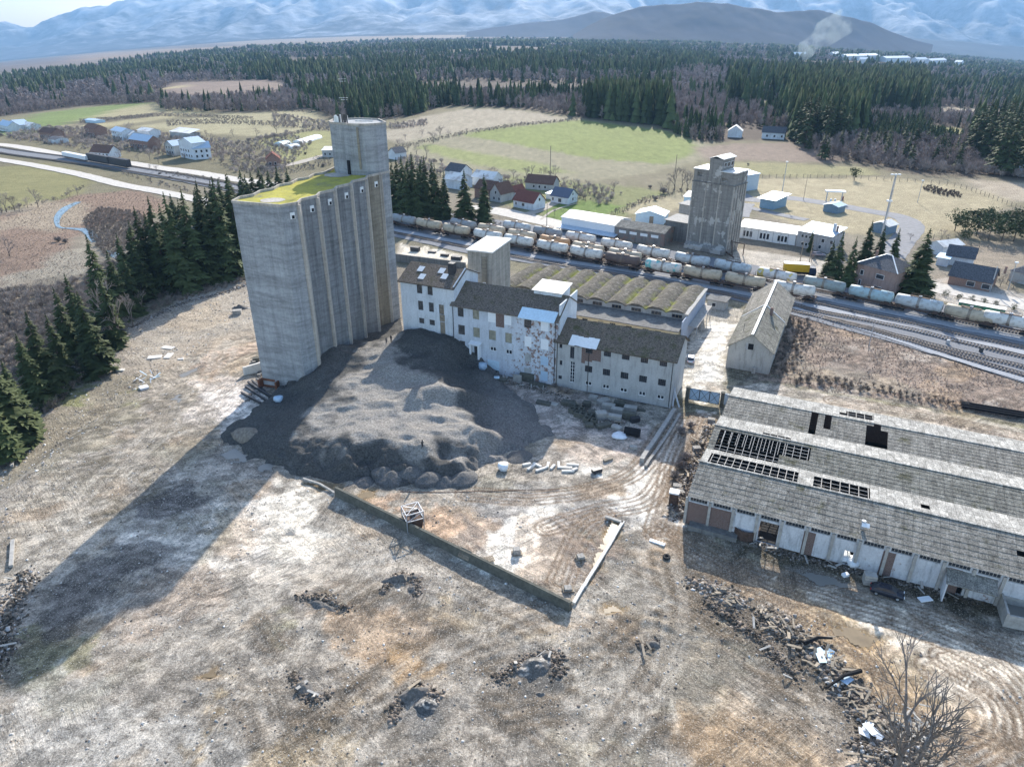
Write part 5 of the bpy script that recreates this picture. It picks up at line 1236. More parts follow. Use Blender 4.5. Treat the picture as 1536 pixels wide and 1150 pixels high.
mb = MB(); mb.tube([(6, WBn*.78, 6.5), (6, WBn*.78, 9)], .05, 5); mb.build('aerial', M['dark_metal'], Ba)
mb = MB(); mb.box(-.9, -.1, 2.9, 3.7, 0, 1.4); mb.build('porch_step', M['barn_plaster'], Ba)

# ================================================================ long sheds at the right
EA = R(-25.2); W0 = (27.3, 91.2); LW = 74.0
ex, ey = math.cos(EA), math.sin(EA)
def shed_row(d0, dr, d1, ze, zr, label, holes_dark, holes_light, front=False, x0=0.0, md='asb', ml='asb_light'):
    """one asymmetric gable; holes are (x0,x1,row0,row1) stretches of missing sheets"""
    o = thing('long_shed', label, 'shed', (W0[0]-ey*d0+ex*x0, W0[1]+ex*d0+ey*x0, 0), EA); zv = ze+.75
    wd = dr; wl_ = d1-dr; L = LW-x0; px_ = 1.15
    def slope(ya, za, yb, zb, rows, holes, mat, name):
        mb = MB(); lat = MB(); nx = int(L/px_)
        for i in range(nx):
            for r_ in range(rows):
                xc = (i+.5)*px_
                if any(h[0] <= xc <= h[1] and h[2] <= r_ < h[3] for h in holes): continue
                if random.random() < .002: continue
                f0, f1 = r_/rows, (r_+1)/rows+.012; j = random.uniform(0, .02)
                mb.add([(i*px_, ya+(yb-ya)*f0, za+(zb-za)*f0+.06+j), ((i+1)*px_, ya+(yb-ya)*f0, za+(zb-za)*f0+.06+j), ((i+1)*px_, ya+(yb-ya)*f1, za+(zb-za)*f1+.02+j), (i*px_, ya+(yb-ya)*f1, za+(zb-za)*f1+.02+j)], [(0, 1, 2, 3) if yb > ya else (3, 2, 1, 0)])
        mb.build(name, M[mat], o)
        for h in holes:
            a, b = h[0], min(h[1], L)
            if b-a < 3: continue
            n_ = int((b-a)/1.15)
            for i in range(n_+1):
                x = a+(b-a)*i/n_; fa, fb = h[2]/rows, h[3]/rows
                lat.bar((x, ya+(yb-ya)*fa, za+(zb-za)*fa-.05), (x, ya+(yb-ya)*fb, za+(zb-za)*fb-.05), .09, .12)
            for r_ in (range(int(h[2]), int(h[3])+1) if b-a > 3 else ()):
                f = r_/rows; lat.bar((a, ya+(yb-ya)*f, za+(zb-za)*f-.02), (b, ya+(yb-ya)*f, za+(zb-za)*f-.02), .06, .07)
        if holes: lat.build('roof_battens', M['block'], o)
    slope(0-.4, (ze-.1) if front else zv, dr, zr, 8, holes_dark, md, 'front_slope'); slope(d1, zv, dr, zr, 4, holes_light, ml, 'back_slope')
    mb = MB(); mb.box(-.3, L, dr-.18, dr+.18, zr+.07, zr+.16); mb.build('ridge_cap', M['asb_light'], o)
    mb = MB()
    e_ = [(0, 0), (0, ze), (dr, zr-.05), (d1, zv-.05), (d1, 0)]
    for x in (0.0,): mb.add([(x, y, z) for (y, z) in [(p[0], p[1]) for p in e_]], [(0, 4, 3, 2, 1)]); mb.add([(x+.3, y, z) for (y, z) in e_], [(0, 1, 2, 3, 4)])
    mb.build('gable_wall', M['dark_brick'], o)
    return o
sh1 = shed_row(0, 7.6, 13.7, 5.3, 7.0, 'nearest long shed, with grey sheet roof and white walled front', [], [(1.5, 15.5, 1, 4), (17.1, 25.1, 1, 4)], True)
sh2 = shed_row(13.7, 6.9, 12.5, 5.3, 7.0, 'middle long shed with a wide bare lattice where roof sheets are gone', [(.8, 12, 0, 7), (.8, 15.8, 3, 7)], [(8, 13, 3, 4)], md='asb_dark')
sh3 = shed_row(26.2, 6.9, 13.0, 5.3, 7.0, 'farthest long shed, its roof torn open in ragged holes', [(14.6, 16.3, 0, 8), (16.8, 17.9, 3, 8), (18.0, 18.9, 4, 6), (19.0, 20.0, 5, 8), (21.3, 22.3, 1, 8), (22.5, 23.4, 2, 8), (24.0, 25.2, 0, 7), (25.4, 26.3, 0, 8), (26.6, 27.4, 0, 6)], [(19.7, 20.8, 2, 3), (21.0, 25.2, 1, 3)], x0=.2)
MB().box(.3, LW, 12.7, 12.95, 0, 6.0).build('back_wall', M['dark_brick'], sh3)
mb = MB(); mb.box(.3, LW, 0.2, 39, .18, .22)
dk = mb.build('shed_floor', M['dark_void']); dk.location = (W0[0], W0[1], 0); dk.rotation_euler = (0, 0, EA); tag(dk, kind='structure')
# front wall of the near shed with piers, windows band and white panels
mb = MB(); ops = []; nb = 21; bw = LW/nb
doors = {3: (0.5, 3.2, 0, 3.9), 6: (1.9, 3.1, 0, 2.5), 10: (1.0, 3.0, 0, 3.0)}
for i in range(nb):
    x = i*bw; ops.append((x+.45, x+bw-.45, 4.25, 4.95))
    if i in doors: d = doors[i]; ops.append((x+d[0], x+d[1], .05, min(d[3], 4.0)))
facade_mb(mb, LW, 5.25, ops, rec=.3); mb.build('front_wall', M['shed_plaster'], sh1)
for o in ops:
    if o[2] > 4: window(sh1, *o, frame='block', pane='glass', cols=6, fw=.06)
for i in range(nb+1): MB().box(i*bw-.2, i*bw+.2, -.28, -.002, 0, 4.9).build('pier', M['block'], sh1)
MB().box(.25, bw*2-.25, -.06, -.003, 0, 4.1).build('brick_panel', M['dark_brick'], sh1)
for i, x in ((0, bw*4.9), (1, bw*8-.4), (2, bw*10.2)): MB().box(x, x+1.6, -.05, -.003, 0, 4.1).build('brick_panel', M['dark_brick'], sh1)
c_ = thing('door_canopy', 'sloping sheet canopy over a doorway in the long white shed wall', 'canopy', (W0[0]+ex*35.7, W0[1]+ey*35.7, 0), EA)
mb = MB(); mb.obox((2.9, -1.3, 3.6), (6.0, 2.8, .12), 0, R(16)); mb.build('deck', M['asb'], c_)
mb = MB(); mb.box(0, .18, -2.4, -.3, 0, 3.1); mb.build('side_wall', M['shed_plaster'], c_)
rv = thing('roof_vent', 'small white vent cowl sticking out of the nearest shed roof', 'vent', (*[a_ for a_ in (W0[0]+ex*24.6-ey*1.6, W0[1]+ey*24.6+ex*1.6)], 5.9), EA)
MB().tube([(0, 0, 0), (0, 0, 1.3)], .3, 10).build('pipe', M['steel'], rv); MB().obox((.3, -.5, .9), (1.0, .7, .1), 0, R(25)).build('cowl', M['white_metal'], rv)
# ================================================================ gravel heap
gv = NT('gravel', .95, .1); geo = gv.n('ShaderNodeNewGeometry').outputs['Position']
g1 = gv.noise(.13, 7, .65, geo); g2 = gv.noise(5.0, 6, .8, geo); g3 = gv.noise(.5, 6, .7, geo)
zz_ = gv.n('ShaderNodeSeparateXYZ'); gv.l(gv.n('ShaderNodeNewGeometry').outputs['Normal'], zz_.inputs[0])
flat = gv.ramp(zz_.outputs[2], [(.86, 0.), (.97, 1.)])
gc = gv.mix(gv.ramp(g1, [(.38, 0.), (.6, 1.)]), (.095, .095, .095), (.15, .14, .13))
gc = gv.mix(gv.math('MULTIPLY', flat, .85), gc, (.50, .46, .41))  # level faces painted pale as if sunlit, slopes left dark as shade
sn_ = gv.noise(1.0, 6, .8, gv.map((.5, 4, 1), (0, 0, R(25)), geo)); gc = gv.mix(flat, gc, gv.mix(1.0, gc, gv.ramp(sn_, [(.35, .6), (.65, 1.3)]), 'MULTIPLY')); gc = gv.mix(1.0, gc, gv.ramp(g2, [(.32, .45), (.5, 1.), (.68, 1.6)]), 'MULTIPLY'); gc = gv.mix(1.0, gc, gv.ramp(g3, [(.3, .78), (.7, 1.2)]), 'MULTIPLY')
gv.bump(g2, .6, .15); M['gravel'] = gv.color(gc)
M['gravel_heap'] = vcol_mat('heap_gravel', .95, 3.0, .4, 1.7, 1.0, .5)
ctrl = np.array([(-41.4, 138.1, 6.5), (-39, 144, 7.4), (-36.8, 150.5, 6), (-34.7, 157, 4.5), (-32, 163, 3.6), (-21.7, 149.8, 8.6), (-17.5, 146, 8.2), (-24.5, 108.3, 5.2), (-35.9, 111, 4.2), (-8, 110.3, 4.3), (-19.5, 106, 4.8), (-28, 125, 5.6),
                 (-18, 128, 6.2), (-10, 125, 4.4), (-2, 121, 2.2), (-4, 132, 2.6), (-9, 141, 3.6), (-50, 118, 2.2), (-47, 128, 2.6), (-25, 140, 7.5), (-33, 135, 5.5), (2, 118, 1.2)])
free = W([(415, 590), (392, 606), (352, 634), (330, 655), (345, 668), (370, 688), (415, 700), (450, 712), (500, 726), (545, 723), (590, 726), (645, 724), (705, 728), (735, 700), (765, 692), (800, 668), (830, 650), (815, 625), (790, 600), (762, 578), (752, 566)])
fx0, fx1, fy0, fy1 = -58, 12, 98, 172; st = .32
hx_ = np.arange(fx0, fx1, st); hy_ = np.arange(fy0, fy1, st); HX, HY = np.meshgrid(hx_, hy_)
num = np.zeros(HX.shape); den = np.zeros(HX.shape)
for x, y, z in ctrl: w = 1/((HX-x)**2+(HY-y)**2+4)**1.6; num += w*z; den += w
cap = num/den
A_ = row_pt(sA0, .8); B_ = row_pt(sB+9, .8); A0_ = row_pt(sA0-4, .8)
region = free + [B_[:2], A_[:2], (-28.6, 172), (-31, 170), (-42, 148), (-46, 139)]
inside = sdpoly(HX, HY, region); dfree = seg_d(HX, HY, free)
wob = (fbm(HX*.16, HY*.16, 4, 611)-.5)
dd = np.where(inside < 0, dfree, -dfree)+wob*4+(fbm(HX*.7, HY*.7, 3, 615)-.5)*2.2
slope_h = np.maximum(dd, -3)*.78
hh_ = -np.log(np.exp(-1.1*np.clip(slope_h, -3, 30))+np.exp(-1.1*cap))/1.1
hh_ += np.where(hh_ > .5, 1, 0)*((fbm(HX*.1, HY*.1, 3, 621)-.5)*1.2+(fbm(HX*.9, HY*.9, 2, 631)-.5)*.22+(1-np.abs(2*fbm(HX*.22, HY*.3, 3, 641)-1)-.75)*.7)*sstep(0, 3, hh_)
def bump(px, z, r, a, sx=1.0):
    p = G(px[0], px[1], z); global hh_
    d2 = ((HX-p.x)/(r*sx))**2+((HY-p.y)/r)**2; hh_ = hh_+a*np.exp(-d2)
for px, z, r, a, s in [((552, 690), 2, 1.9, -2.0, 1.2), ((672, 684), 2, 1.9, -2.2, 1.3), ((752, 664), 2, 1.7, -1.6, 1.5), ((690, 600), 5, 2.2, -1.0, 2.4), ((718, 622), 4, 1.8, -1.0, 2.2), ((612, 572), 6, 3.0, -1.0, 1.2), ((640, 556), 7, 2.6, 1.0, 2.0),
                       ((655, 584), 6, 2.2, .9, 2.2), ((705, 640), 4, 1.6, .8, 1.2), ((735, 650), 3, 1.6, .9, 1.2), ((620, 520), 8, 2.2, -1.2, 1.3), ((705, 545), 3, 2, -1.5, 1), ((640, 665), 4.5, 1.6, .8, 1),
                       ((780, 600), 1.5, 2, .8, 1.5), ((690, 585), 5, 1.8, .9, 2.4), ((635, 610), 5, 1.4, -.5, 2.5), ((580, 600), 5.5, 1.4, .5, 2)]: bump(px, z, r, a, s)
GG = gzv(HX, HY); zh = GG-.3+hh_; vis = hh_ > -.6
idx = np.arange(HX.size).reshape(HX.shape)
cell_ok = (vis[:-1, :-1] & vis[:-1, 1:] & vis[1:, 1:] & vis[1:, :-1]) & (inside < 3)[:-1, :-1]
Qh = np.stack([idx[:-1, :-1], idx[:-1, 1:], idx[1:, 1:], idx[1:, :-1]], -1)[cell_ok]
used, inv = np.unique(Qh.ravel(), return_inverse=True)
VH = np.stack([HX.ravel(), HY.ravel(), zh.ravel()], 1)[used]
ter = [tuple(G(u, v, 5.2)[:2]) for u, v in [(455, 645), (500, 590), (560, 520), (590, 505), (600, 530), (620, 565), (680, 590), (735, 625), (770, 655), (730, 668), (690, 655), (640, 662), (560, 650), (500, 650)]]
tm_ = sstep(2.5, -2.5, sdpoly(HX, HY, ter)+(fbm(HX*.3, HY*.3, 4, 651)-.5)*16)[..., None]
HC_ = np.array([.10, .097, .092])*(1-tm_)+np.array([.32, .295, .265])*tm_; rt = sstep(-10, 0, HX)[..., None]; HC_ = HC_*(1-rt*.8)+np.array([.22, .205, .195])*rt*.8  # sunlit terrace painted pale, shaded gravel around it painted dark
heap = np_mesh('gravel_heap', VH, inv.reshape(-1, 4), M['gravel_heap'], smooth=True, col=HC_.reshape(-1, 3)[used])
tag(heap, 'huge grey gravel heap piled against the silo and the mill row', 'gravel heap')
def heapz(x, y):
    i = int((x-fx0)/st); j = int((y-fy0)/st)
    if 0 <= i < HX.shape[1] and 0 <= j < HX.shape[0] and cell_ok[min(j, cell_ok.shape[0]-1), min(i, cell_ok.shape[1]-1)]: return float(zh[j, i])
    return gz(x, y)
def DH(u, v):
    """pixel -> point on whatever lies there, heap or ground"""
    z = 9.0
    while z > -3:
        p = G(u, v, z) if z > .2 else G(u, v)
        if heapz(p.x, p.y) >= p.z-.12: return Vector((p.x, p.y, heapz(p.x, p.y)))
        z -= .12
    return D(u, v)
def mound(name, px, rx, ry, h, mat, label, cat, group=None, rz=0.0, rough=.4, seed=1, n=34):
    c = DH(*px); V = []; F = []
    for j in range(n+1):
        for i in range(n+1):
            a = (i/n-.5)*2.3; b = (j/n-.5)*2.3; d = math.hypot(a, b)
            V.append((a*rx, b*ry, d))
    V = np.array(V); nzv = fbm(V[:, 0]*.9+seed*7, V[:, 1]*.9, 4, seed)-.5; cone = name == 'small_gravel_heap'; nzv = nzv*(.5 if cone else 1)
    z = h*np.clip(1-V[:, 2]-nzv*.5, -.3, 1)**1.0
    z = np.where(V[:, 2] < 1.1, np.sign(z)*np.abs(z)**.9, -1.2)+(fbm(V[:, 0]*2.5, V[:, 1]*2.5+seed, 3, seed+3)-.5)*rough*np.clip(1-V[:, 2], 0, 1)
    V[:, 2] = z-.12; T = []
    for j in range(n):
        for i in range(n): a = j*(n+1)+i; T.append((a, a+1, a+n+2, a+n+1))
    o = np_mesh(name, V, np.array(T), mat, smooth=cone); o.location = (c.x, c.y, c.z+.02); o.rotation_euler = (0, 0, rz)
    return tag(o, label, cat, group)
M['gravel_dark'] = simple('dark_gravel', (.12, .115, .11), .95, var=.55, scale=4)
for i, (px, r, h) in enumerate([((548, 721), 2.0, 1.7), ((588, 714), 2.2, 2.0), ((616, 708), 1.7, 1.6), ((642, 716), 1.8, 1.6), ((668, 722), 2.1, 1.9), ((695, 716), 2.0, 1.8), ((780, 684), 2.1, 1.5), ((575, 706), 1.5, 1.3)]):
    mound('small_gravel_heap', px, r*1.3, r*1.1, h*.62, M['gravel_dark'], 'small cone of gravel tipped at the foot of the huge heap', 'gravel heap', 'small gravel cones along the foot of the huge heap', random.random(), .15, i+3)
mound('earth_bank', (372, 650), 3.4, 1.8, 1.5, simple('clay_rubble', (.22, .185, .15), .95, var=.4), 'low brown earth bank at the left foot of the gravel heap', 'earth bank', None, R(-20), .5, 31)
M['pale_conc'] = simple('pale_concrete', (.66, .63, .58), .9, var=.15)
M['dark_rubble'] = simple('dark_rubble', (.13, .12, .11), .95, var=.5, scale=3)
M['pale_rubble'] = simple('pale_rubble', (.34, .32, .29), .95, var=.45, scale=3)
for i, (px, rx, ry, h, rz, lb) in enumerate([((600, 868), 2.6, .8, .9, 10, 'arched ridge of dark spoil below the long low wall'), ((618, 882), .8, 1.0, .6, 0, 'short spur of dark spoil beside the arched ridge'), ((455, 1030), 1.3, 1.6, .8, 30, 'dark spoil lump in the lower left of the yard'),
        ((474, 1040), 1.4, .6, .6, 5, 'flat dark spoil lump right of the larger lower left one'), ((620, 1040), 2.2, 1.0, 1.1, 20, 'grey spoil hump at the bottom middle of the yard'), ((640, 1058), 1.5, 1.2, .7, 0, 'paler spoil hump just below the bottom middle one'),
        ((800, 1000), 2.6, 1.5, 1.2, 35, 'broad grey spoil hump right of the bottom middle'), ((820, 985), 1.0, 1.3, .9, 0, 'small spoil lump on the upper side of the broad hump'), ((980, 965), 1.0, .7, .6, 0, 'small dark spoil lump right of the kerb end'),
        ((810, 1040), 1.0, .5, .5, 0, 'tiny dark spoil lump under the broad hump'), ((360, 462), 2.8, 1.4, 1.1, 0, 'dark earth pile at the left of the silo'), ((480, 905), 3, .9, .4, -25, 'low dark scrape of spoil in the middle left of the yard')]):
    mound('spoil_mound', px, rx, ry, h, M['dark_rubble' if i not in (5, 6) else 'gravel'], lb, 'spoil mound', None, R(rz), .6, 50+i)

# ---------------------------------------------------------------- small helpers for yard things
def obj1(mb, name, mat, label, cat, p=(0, 0, 0), rz=0.0, group=None):
    o = mb.build(name, mat); o.location = p; o.rotation_euler = (0, 0, rz); return tag(o, label, cat, group)
def slab(px, size, rz, label, group=None, mat='block', name='concrete_slab', cat='slab', z=0.0, tilt=0.0):
    p = DH(*px); mb = MB(); a, b, h = size; mb.box(-a/2, a/2, -b/2, b/2, 0, h)
    o = obj1(mb, name, M[mat], label, cat, (p.x, p.y, p.z+z), rz, group); o.rotation_euler = (tilt, tilt*.5, rz); return o
def yaw(a, b): A, B = D(*a), D(*b); return math.atan2(B.y-A.y, B.x-A.x), (B-A).length
# --- long low wall and the kerbs
A_, B_ = D(505, 741), D(856, 914); L_ = (B_-A_).length; an_ = math.atan2(B_.y-A_.y, B_.x-A_.x)
lw = thing('low_retaining_wall', 'long dark low concrete wall running diagonally across the yard', 'wall', (A_.x, A_.y, -.2), an_)
mb = MB(); mb.add([(0, -.45, 0), (L_, -.45, 0), (L_, .45, 0), (0, .45, 0), (0, -.3, 1.75), (L_, -.3, 1.6), (L_, .1, 1.6), (0, .1, 1.75)], [(0, 1, 5, 4), (3, 7, 6, 2), (0, 4, 7, 3), (1, 2, 6, 5), (4, 5, 6, 7)]); mb.build('wall', M['block_dark'], lw)
mb = MB(); mb.box(0, L_, .1, .35, 1.2, 1.35); mb.build('ledge', M['block_dark'], lw)
gtp = lw.matrix_world; q = D(697, 838)
gr = MB(); [gr.box(-.9+i*.22, -.8+i*.22, -.75, .75, 0, .1) for i in range(9)]; gr.box(-.95, 1.0, -.7, -.55, -.08, 0); gr.box(-.95, 1.0, .55, .7, -.08, 0)
o = obj1(gr, 'pallet', M['wood'], 'grey slatted pallet leaning over the long low wall', 'pallet', (q.x, q.y+.1, .9), an_); o.rotation_euler = (R(55), 0, an_)
def kerb(pts, w, h, label, mat='block', name='kerb', cat='kerb', off=0):
    L = [D(*q) for q in pts]; mb = MB()
    for a, b in zip(L, L[1:]):
        n_ = max(1, int((b-a).length/1.1))
        for i in range(n_):
            p0 = a.lerp(b, i/n_); p1 = a.lerp(b, (i+.97)/n_); j = random.uniform(-.05, .05)
            mb.bar((p0.x+j, p0.y, max(gz(p0.x, p0.y), -.05)+h*.4+off), (p1.x+j, p1.y, max(gz(p1.x, p1.y), -.05)+h*.4+off), w, h)
    return obj1(mb, name, M[mat], label, cat)
kerb([(935, 782), (900, 840), (875, 880), (860, 905)], .45, .3, 'white concrete kerb meeting the end of the long low wall', 'pale_conc')
kerb([(908, 775), (935, 784)], .5, .3, 'short kerb stub at the top of the white kerb', 'block')
kerb([(455, 718), (480, 726), (503, 740)], .3, .3, 'thin broken kerb leading to the left end of the long low wall', 'block')
kerb([(600, 737), (680, 738), (760, 735), (840, 733)], .12, .06, 'thin rusty edging across the yard below the gravel heap', 'rust_dark')
kerb([(962, 692), (990, 650), (1012, 616)], .8, .8, 'row of grey edging blocks beside the lane down from the gate', 'block')
kerb([(968, 700), (1000, 655), (1020, 622)], .5, .5, 'second broken line of stones along the gate lane', 'pale_rubble')
# --- lattice box
q = D(620, 787); fb = thing('framed_tub', 'rusty steel tub with a white tubular frame on top, beside the long low wall', 'tub', (q.x, q.y, q.z-.05), R(25))
mb = MB(); s_ = 1.35; mb.add([(-s_*.8, -s_*.8, 0), (s_*.8, -s_*.8, 0), (s_*.8, s_*.8, 0), (-s_*.8, s_*.8, 0), (-s_, -s_, 1.9), (s_, -s_, 1.9), (s_, s_, 1.9), (-s_, s_, 1.9)], [(0, 1, 5, 4), (1, 2, 6, 5), (2, 3, 7, 6), (3, 0, 4, 7), (0, 3, 2, 1), (4, 5, 6, 7)]); mb.build('tub', M['rust_dark'], fb)
mb = MB(); c4 = [(-s_, -s_), (s_, -s_), (s_, s_), (-s_, s_)]
for i in range(4):
    a, b = c4[i], c4[(i+1) % 4]; mb.bar((*a, 0), (*a, 3.3), .13); mb.bar((*a, 3.3), (*b, 3.3), .12); mb.bar((*a, 2.0), (*b, 2.0), .1); mb.bar((*a, 2.0), (*b, 3.3), .08)
mb.bar((-s_, -s_, 3.3), (s_, s_, 3.3), .08); mb.build('frame', M['steel'], fb)
mb = MB(); mb.tube([(.1, .2, 1.9), (.1, .2, 2.5)], [.5, .2], 8); mb.build('hatch', M['dark_metal'], fb)
# --- things by the silo foot
q = D(405, 582); rb = thing('rusty_frame', 'open rusty box frame standing against the foot of the silo', 'steel frame', (q.x, q.y, q.z), R(-16))
mb = MB()
for x in (-2.1, 2.1): mb.box(x-.2, x+.2, -.8, .8, 0, 2.0)
mb.box(-1.9, 1.9, .5, .8, 1.5, 2.0); mb.box(-1.9, 1.9, .5, .8, 0, .5); mb.build('side_plate', M['rust'], rb)
mb = MB(); mb.box(-1.9, 1.9, .78, .82, .5, 1.5); mb.build('back_plate', M['rust_dark'], rb)
for i, (a, b, w) in enumerate([((368, 580), (408, 607), .45), ((372, 574), (412, 600), .5), ((362, 590), (392, 606), .4), ((378, 572), (398, 588), .35)]):
    A_, B_ = D(*a), D(*b); mb = MB(); L_ = (B_-A_).length; mb.box(0, L_, -w/2, w/2, .32, .40); mb.box(0, L_, -w/2, w/2, 0, .06); mb.box(0, L_, -.04, .04, .06, .32)
    obj1(mb, 'steel_beam', M['dark_metal'], 'dark steel beam in the bundle lying at the foot of the silo', 'beam', (A_.x, A_.y, A_.z+.1+(i % 2)*.12), math.atan2(B_.y-A_.y, B_.x-A_.x), 'steel beams lying at the foot of the silo')
def sack(px, r, h, label, mat='bag', group=None, name='bulk_bag', cat='bag'):
    p = DH(*px); b_ = bpy.data.meshes.new(name); V = []; F = []; n, m = 14, 8; sd = random.random()*9
    for j in range(m+1):
        f = j/m; rr = r*(.72+.34*math.sin(min(1, f*1.25)*math.pi*.75)) if j < m else r*.35
        for i in range(n): a = 6.283*i/n; w = 1+.10*math.sin(a*3+sd)+.08*math.sin(a*5+f*7); sq = 1/max(abs(math.cos(a)), abs(math.sin(a)))**.5; V.append((math.cos(a)*rr*w*sq, math.sin(a)*rr*w*sq, h*f-(.12 if j == m else 0)))
    for j in range(m):
        for i in range(n): F.append((j*n+i, j*n+(i+1) % n, (j+1)*n+(i+1) % n, (j+1)*n+i))
    F.append(tuple(range(m*n, m*n+n))); b_.from_pydata(V, [], F); b_.materials.append(M[mat]); b_.polygons.foreach_set('use_smooth', [True]*len(F))
    o = bpy.data.objects.new(name, b_); link(o); o.location = (p.x, p.y, p.z-.03); return tag(o, label, cat, group)
sack((418, 601), .85, 1.1, 'pale blue bag at the foot of the silo beside the steel beams', 'shutter_blue')
sack((755, 703), .85, 1.4, 'round white bag standing alone at the right foot of the gravel heap')
sack((1264, 838), .95, 1.4, 'left one of two white bulk bags under the long shed wall')
sack((1279, 846), .95, 1.3, 'right one of two white bulk bags under the long shed wall')
sack((929, 655), 1.3, .6, 'crumpled white sheeting at the lower edge of the slab stacks', name='plastic_sheeting', cat='sheeting')
slab((386, 556), (.5, 6.2, 2.0), R(-48), 'pale concrete wall piece standing left of the silo', mat='pale_conc', name='wall_piece', cat='wall piece')
slab((384, 540), (1.5, 1.2, .8), R(20), 'dark concrete block left of the silo', mat='block_dark', name='concrete_block', cat='block')
slab((356, 470), (2.4, 1.6, 1.2), R(10), 'pale concrete box at the far left of the silo', mat='pale_rubble', name='concrete_box', cat='box')
for px, s_, lb in (((252, 521), (3.2, 1.5, .15), 'flat pale slab, the farthest of the loose slabs left of the silo'), ((232, 535), (3.2, 1.8, .15), 'wide pale slab left of the farthest one on the left of the yard'),
                   ((253, 533), (1.6, 3.0, .15), 'long pale slab lying lengthwise on the left of the yard'), ((181, 555), (1.6, 1.0, .3), 'small white slab near the spruce trees at the left'), ((271, 538), (1.4, .7, .2), 'smallest pale slab in the loose group left of the silo')):
    slab(px, s_, R(random.uniform(-20, 20)), lb, mat='pale_conc')
q = D(222, 565); db = thing('scrap_pile', 'pile of white and blue scrap sections on the left of the yard', 'scrap pile', (q.x, q.y, q.z), 0)
for nm, mt, k in (('white_section', 'white_metal', 8), ('blue_section', 'blue_metal', 4), ('board', 'wood', 4)):
    mb = MB()
    for i in range(k): a = random.uniform(0, 3.1); x, y = random.uniform(-2, 2), random.uniform(-2.5, 2.5); l = random.uniform(.4, 1.3); mb.bar((x-math.cos(a)*l, y-math.sin(a)*l, random.uniform(.1, .3)), (x+math.cos(a)*l, y+math.sin(a)*l, random.uniform(.2, 1.1)), .22, .08)
    mb.build(nm, M[mt], db)
slab((216, 582), (1.8, 1.6, .5), R(40), 'white slab beside the scrap pile on the left of the yard', mat='shutter_white')
for i, (a, b, lb) in enumerate([((22, 678), (18, 700), 'grey beam at the left edge of the yard under the big spruce'), ((20, 812), (17, 850), 'grey beam standing at the lower left edge of the yard')]):
    A_, B_ = D(*a), D(*b); mb = MB(); mb.bar((A_.x, A_.y, A_.z+.3), (B_.x, B_.y, B_.z+.3), .5, .4); obj1(mb, 'concrete_beam', M['block'], lb, 'beam')
# --- pallets and blocks inside the walled corner
def pallet(px, lb, rz, crate=0):
    q = D(*px); o = thing('pallet', lb, 'pallet', (q.x, q.y, q.z+.05), rz); mb = MB()
    for i in range(6): mb.box(-.75+i*.27, -.56+i*.27, -.6, .6, .16, .2)
    for y in (-.5, 0, .5): mb.box(-.75, .8, y-.06, y+.06, .02, .16)
    mb.build('board', M['wood'], o)
    if crate: mb = MB(); mb.box(-.5, .5, -.45, .45, .2, .2+crate); mb.build('block_stack', M['pale_rubble'], o)
pallet((733, 839), 'pallet lying just above the long low wall', R(20)); pallet((775, 829), 'pallet carrying a pale block in the walled corner', R(10), .8)
pallet((871, 836), 'pallet of pale boards left of the white kerb', R(15), .25); pallet((852, 882), 'pallet with holes close to the end of the long low wall', R(5), .3)
# --- white strips right of the heap
for i, (px, l, rz) in enumerate([((797, 700), 2.0, 50), ((806, 697), 1.8, -40), ((812, 703), 2.2, 30), ((822, 697), 1.7, 80), ((829, 700), 1.5, 60), ((838, 697), 2.0, 88), ((848, 701), 2.4, -5), ((852, 706), 2.2, 0), ((862, 704), 1.2, 40), ((790, 696), 1.5, 20), ((859, 697), 2.2, -10)]):
    slab(px, (l, .45, .3), R(rz), 'pale concrete strip in the loose row right of the gravel heap', 'pale strips lying right of the gravel heap', 'pale_conc', 'concrete_strip', 'strip')
# --- stacks of slabs in front of the right mill building
for i, (px, s_, k, rz, mt) in enumerate([((815, 605), (3, 1.2, .25), 2, -22, 'block_dark'), ((853, 606), (3.0, 1.6, .22), 3, -20, 'block_dark'), ((880, 608), (1.6, 1.2, .22), 4, -20, 'block_dark'), ((890, 597), (1.8, 1.4, .2), 3, -24, 'block'), ((905, 604), (2.4, 1.6, .2), 4, 30, 'block'),
        ((912, 612), (2.6, 1.2, .25), 4, -20, 'block'), ((925, 618), (2.4, 1.2, .25), 4, -22, 'block'), ((930, 607), (2.4, 1.2, .25), 3, -22, 'block_dark'), ((922, 629), (2.6, 1.2, .25), 4, -20, 'block'), ((945, 615), (2.6, 1.3, .25), 4, -20, 'block'), ((943, 627), (2.6, 1.2, .25), 5, -20, 'block_dark'),
        ((902, 626), (2.2, 1.6, .25), 5, 10, 'block'), ((905, 640), (3.0, 1.4, .2), 3, 25, 'block_dark'), ((884, 640), (1.6, 1.3, .3), 2, 0, 'block_dark'), ((888, 622), (1.6, 1.5, .3), 3, -15, 'block_dark'), ((925, 642), (2, 1.3, .25), 2, -40, 'block'), ((952, 632), (1.8, 1.0, .3), 3, 20, 'dark_metal'), ((960, 614), (2.2, .7, .25), 1, -20, 'block_dark')]):
    q = D(*px); mb = MB()
    for j in range(k):
        dx = random.uniform(-.1, .1); mb.box(-s_[0]/2+dx, s_[0]/2+dx, -s_[1]/2, s_[1]/2, .05+j*(s_[2]+.05), .05+j*(s_[2]+.05)+s_[2])
    obj1(mb, 'slab_stack', M[mt], 'stack of weathered concrete slabs in front of the grey mill building', 'slab stack', (q.x, q.y, q.z), R(rz), 'slab stacks in front of the grey mill building')
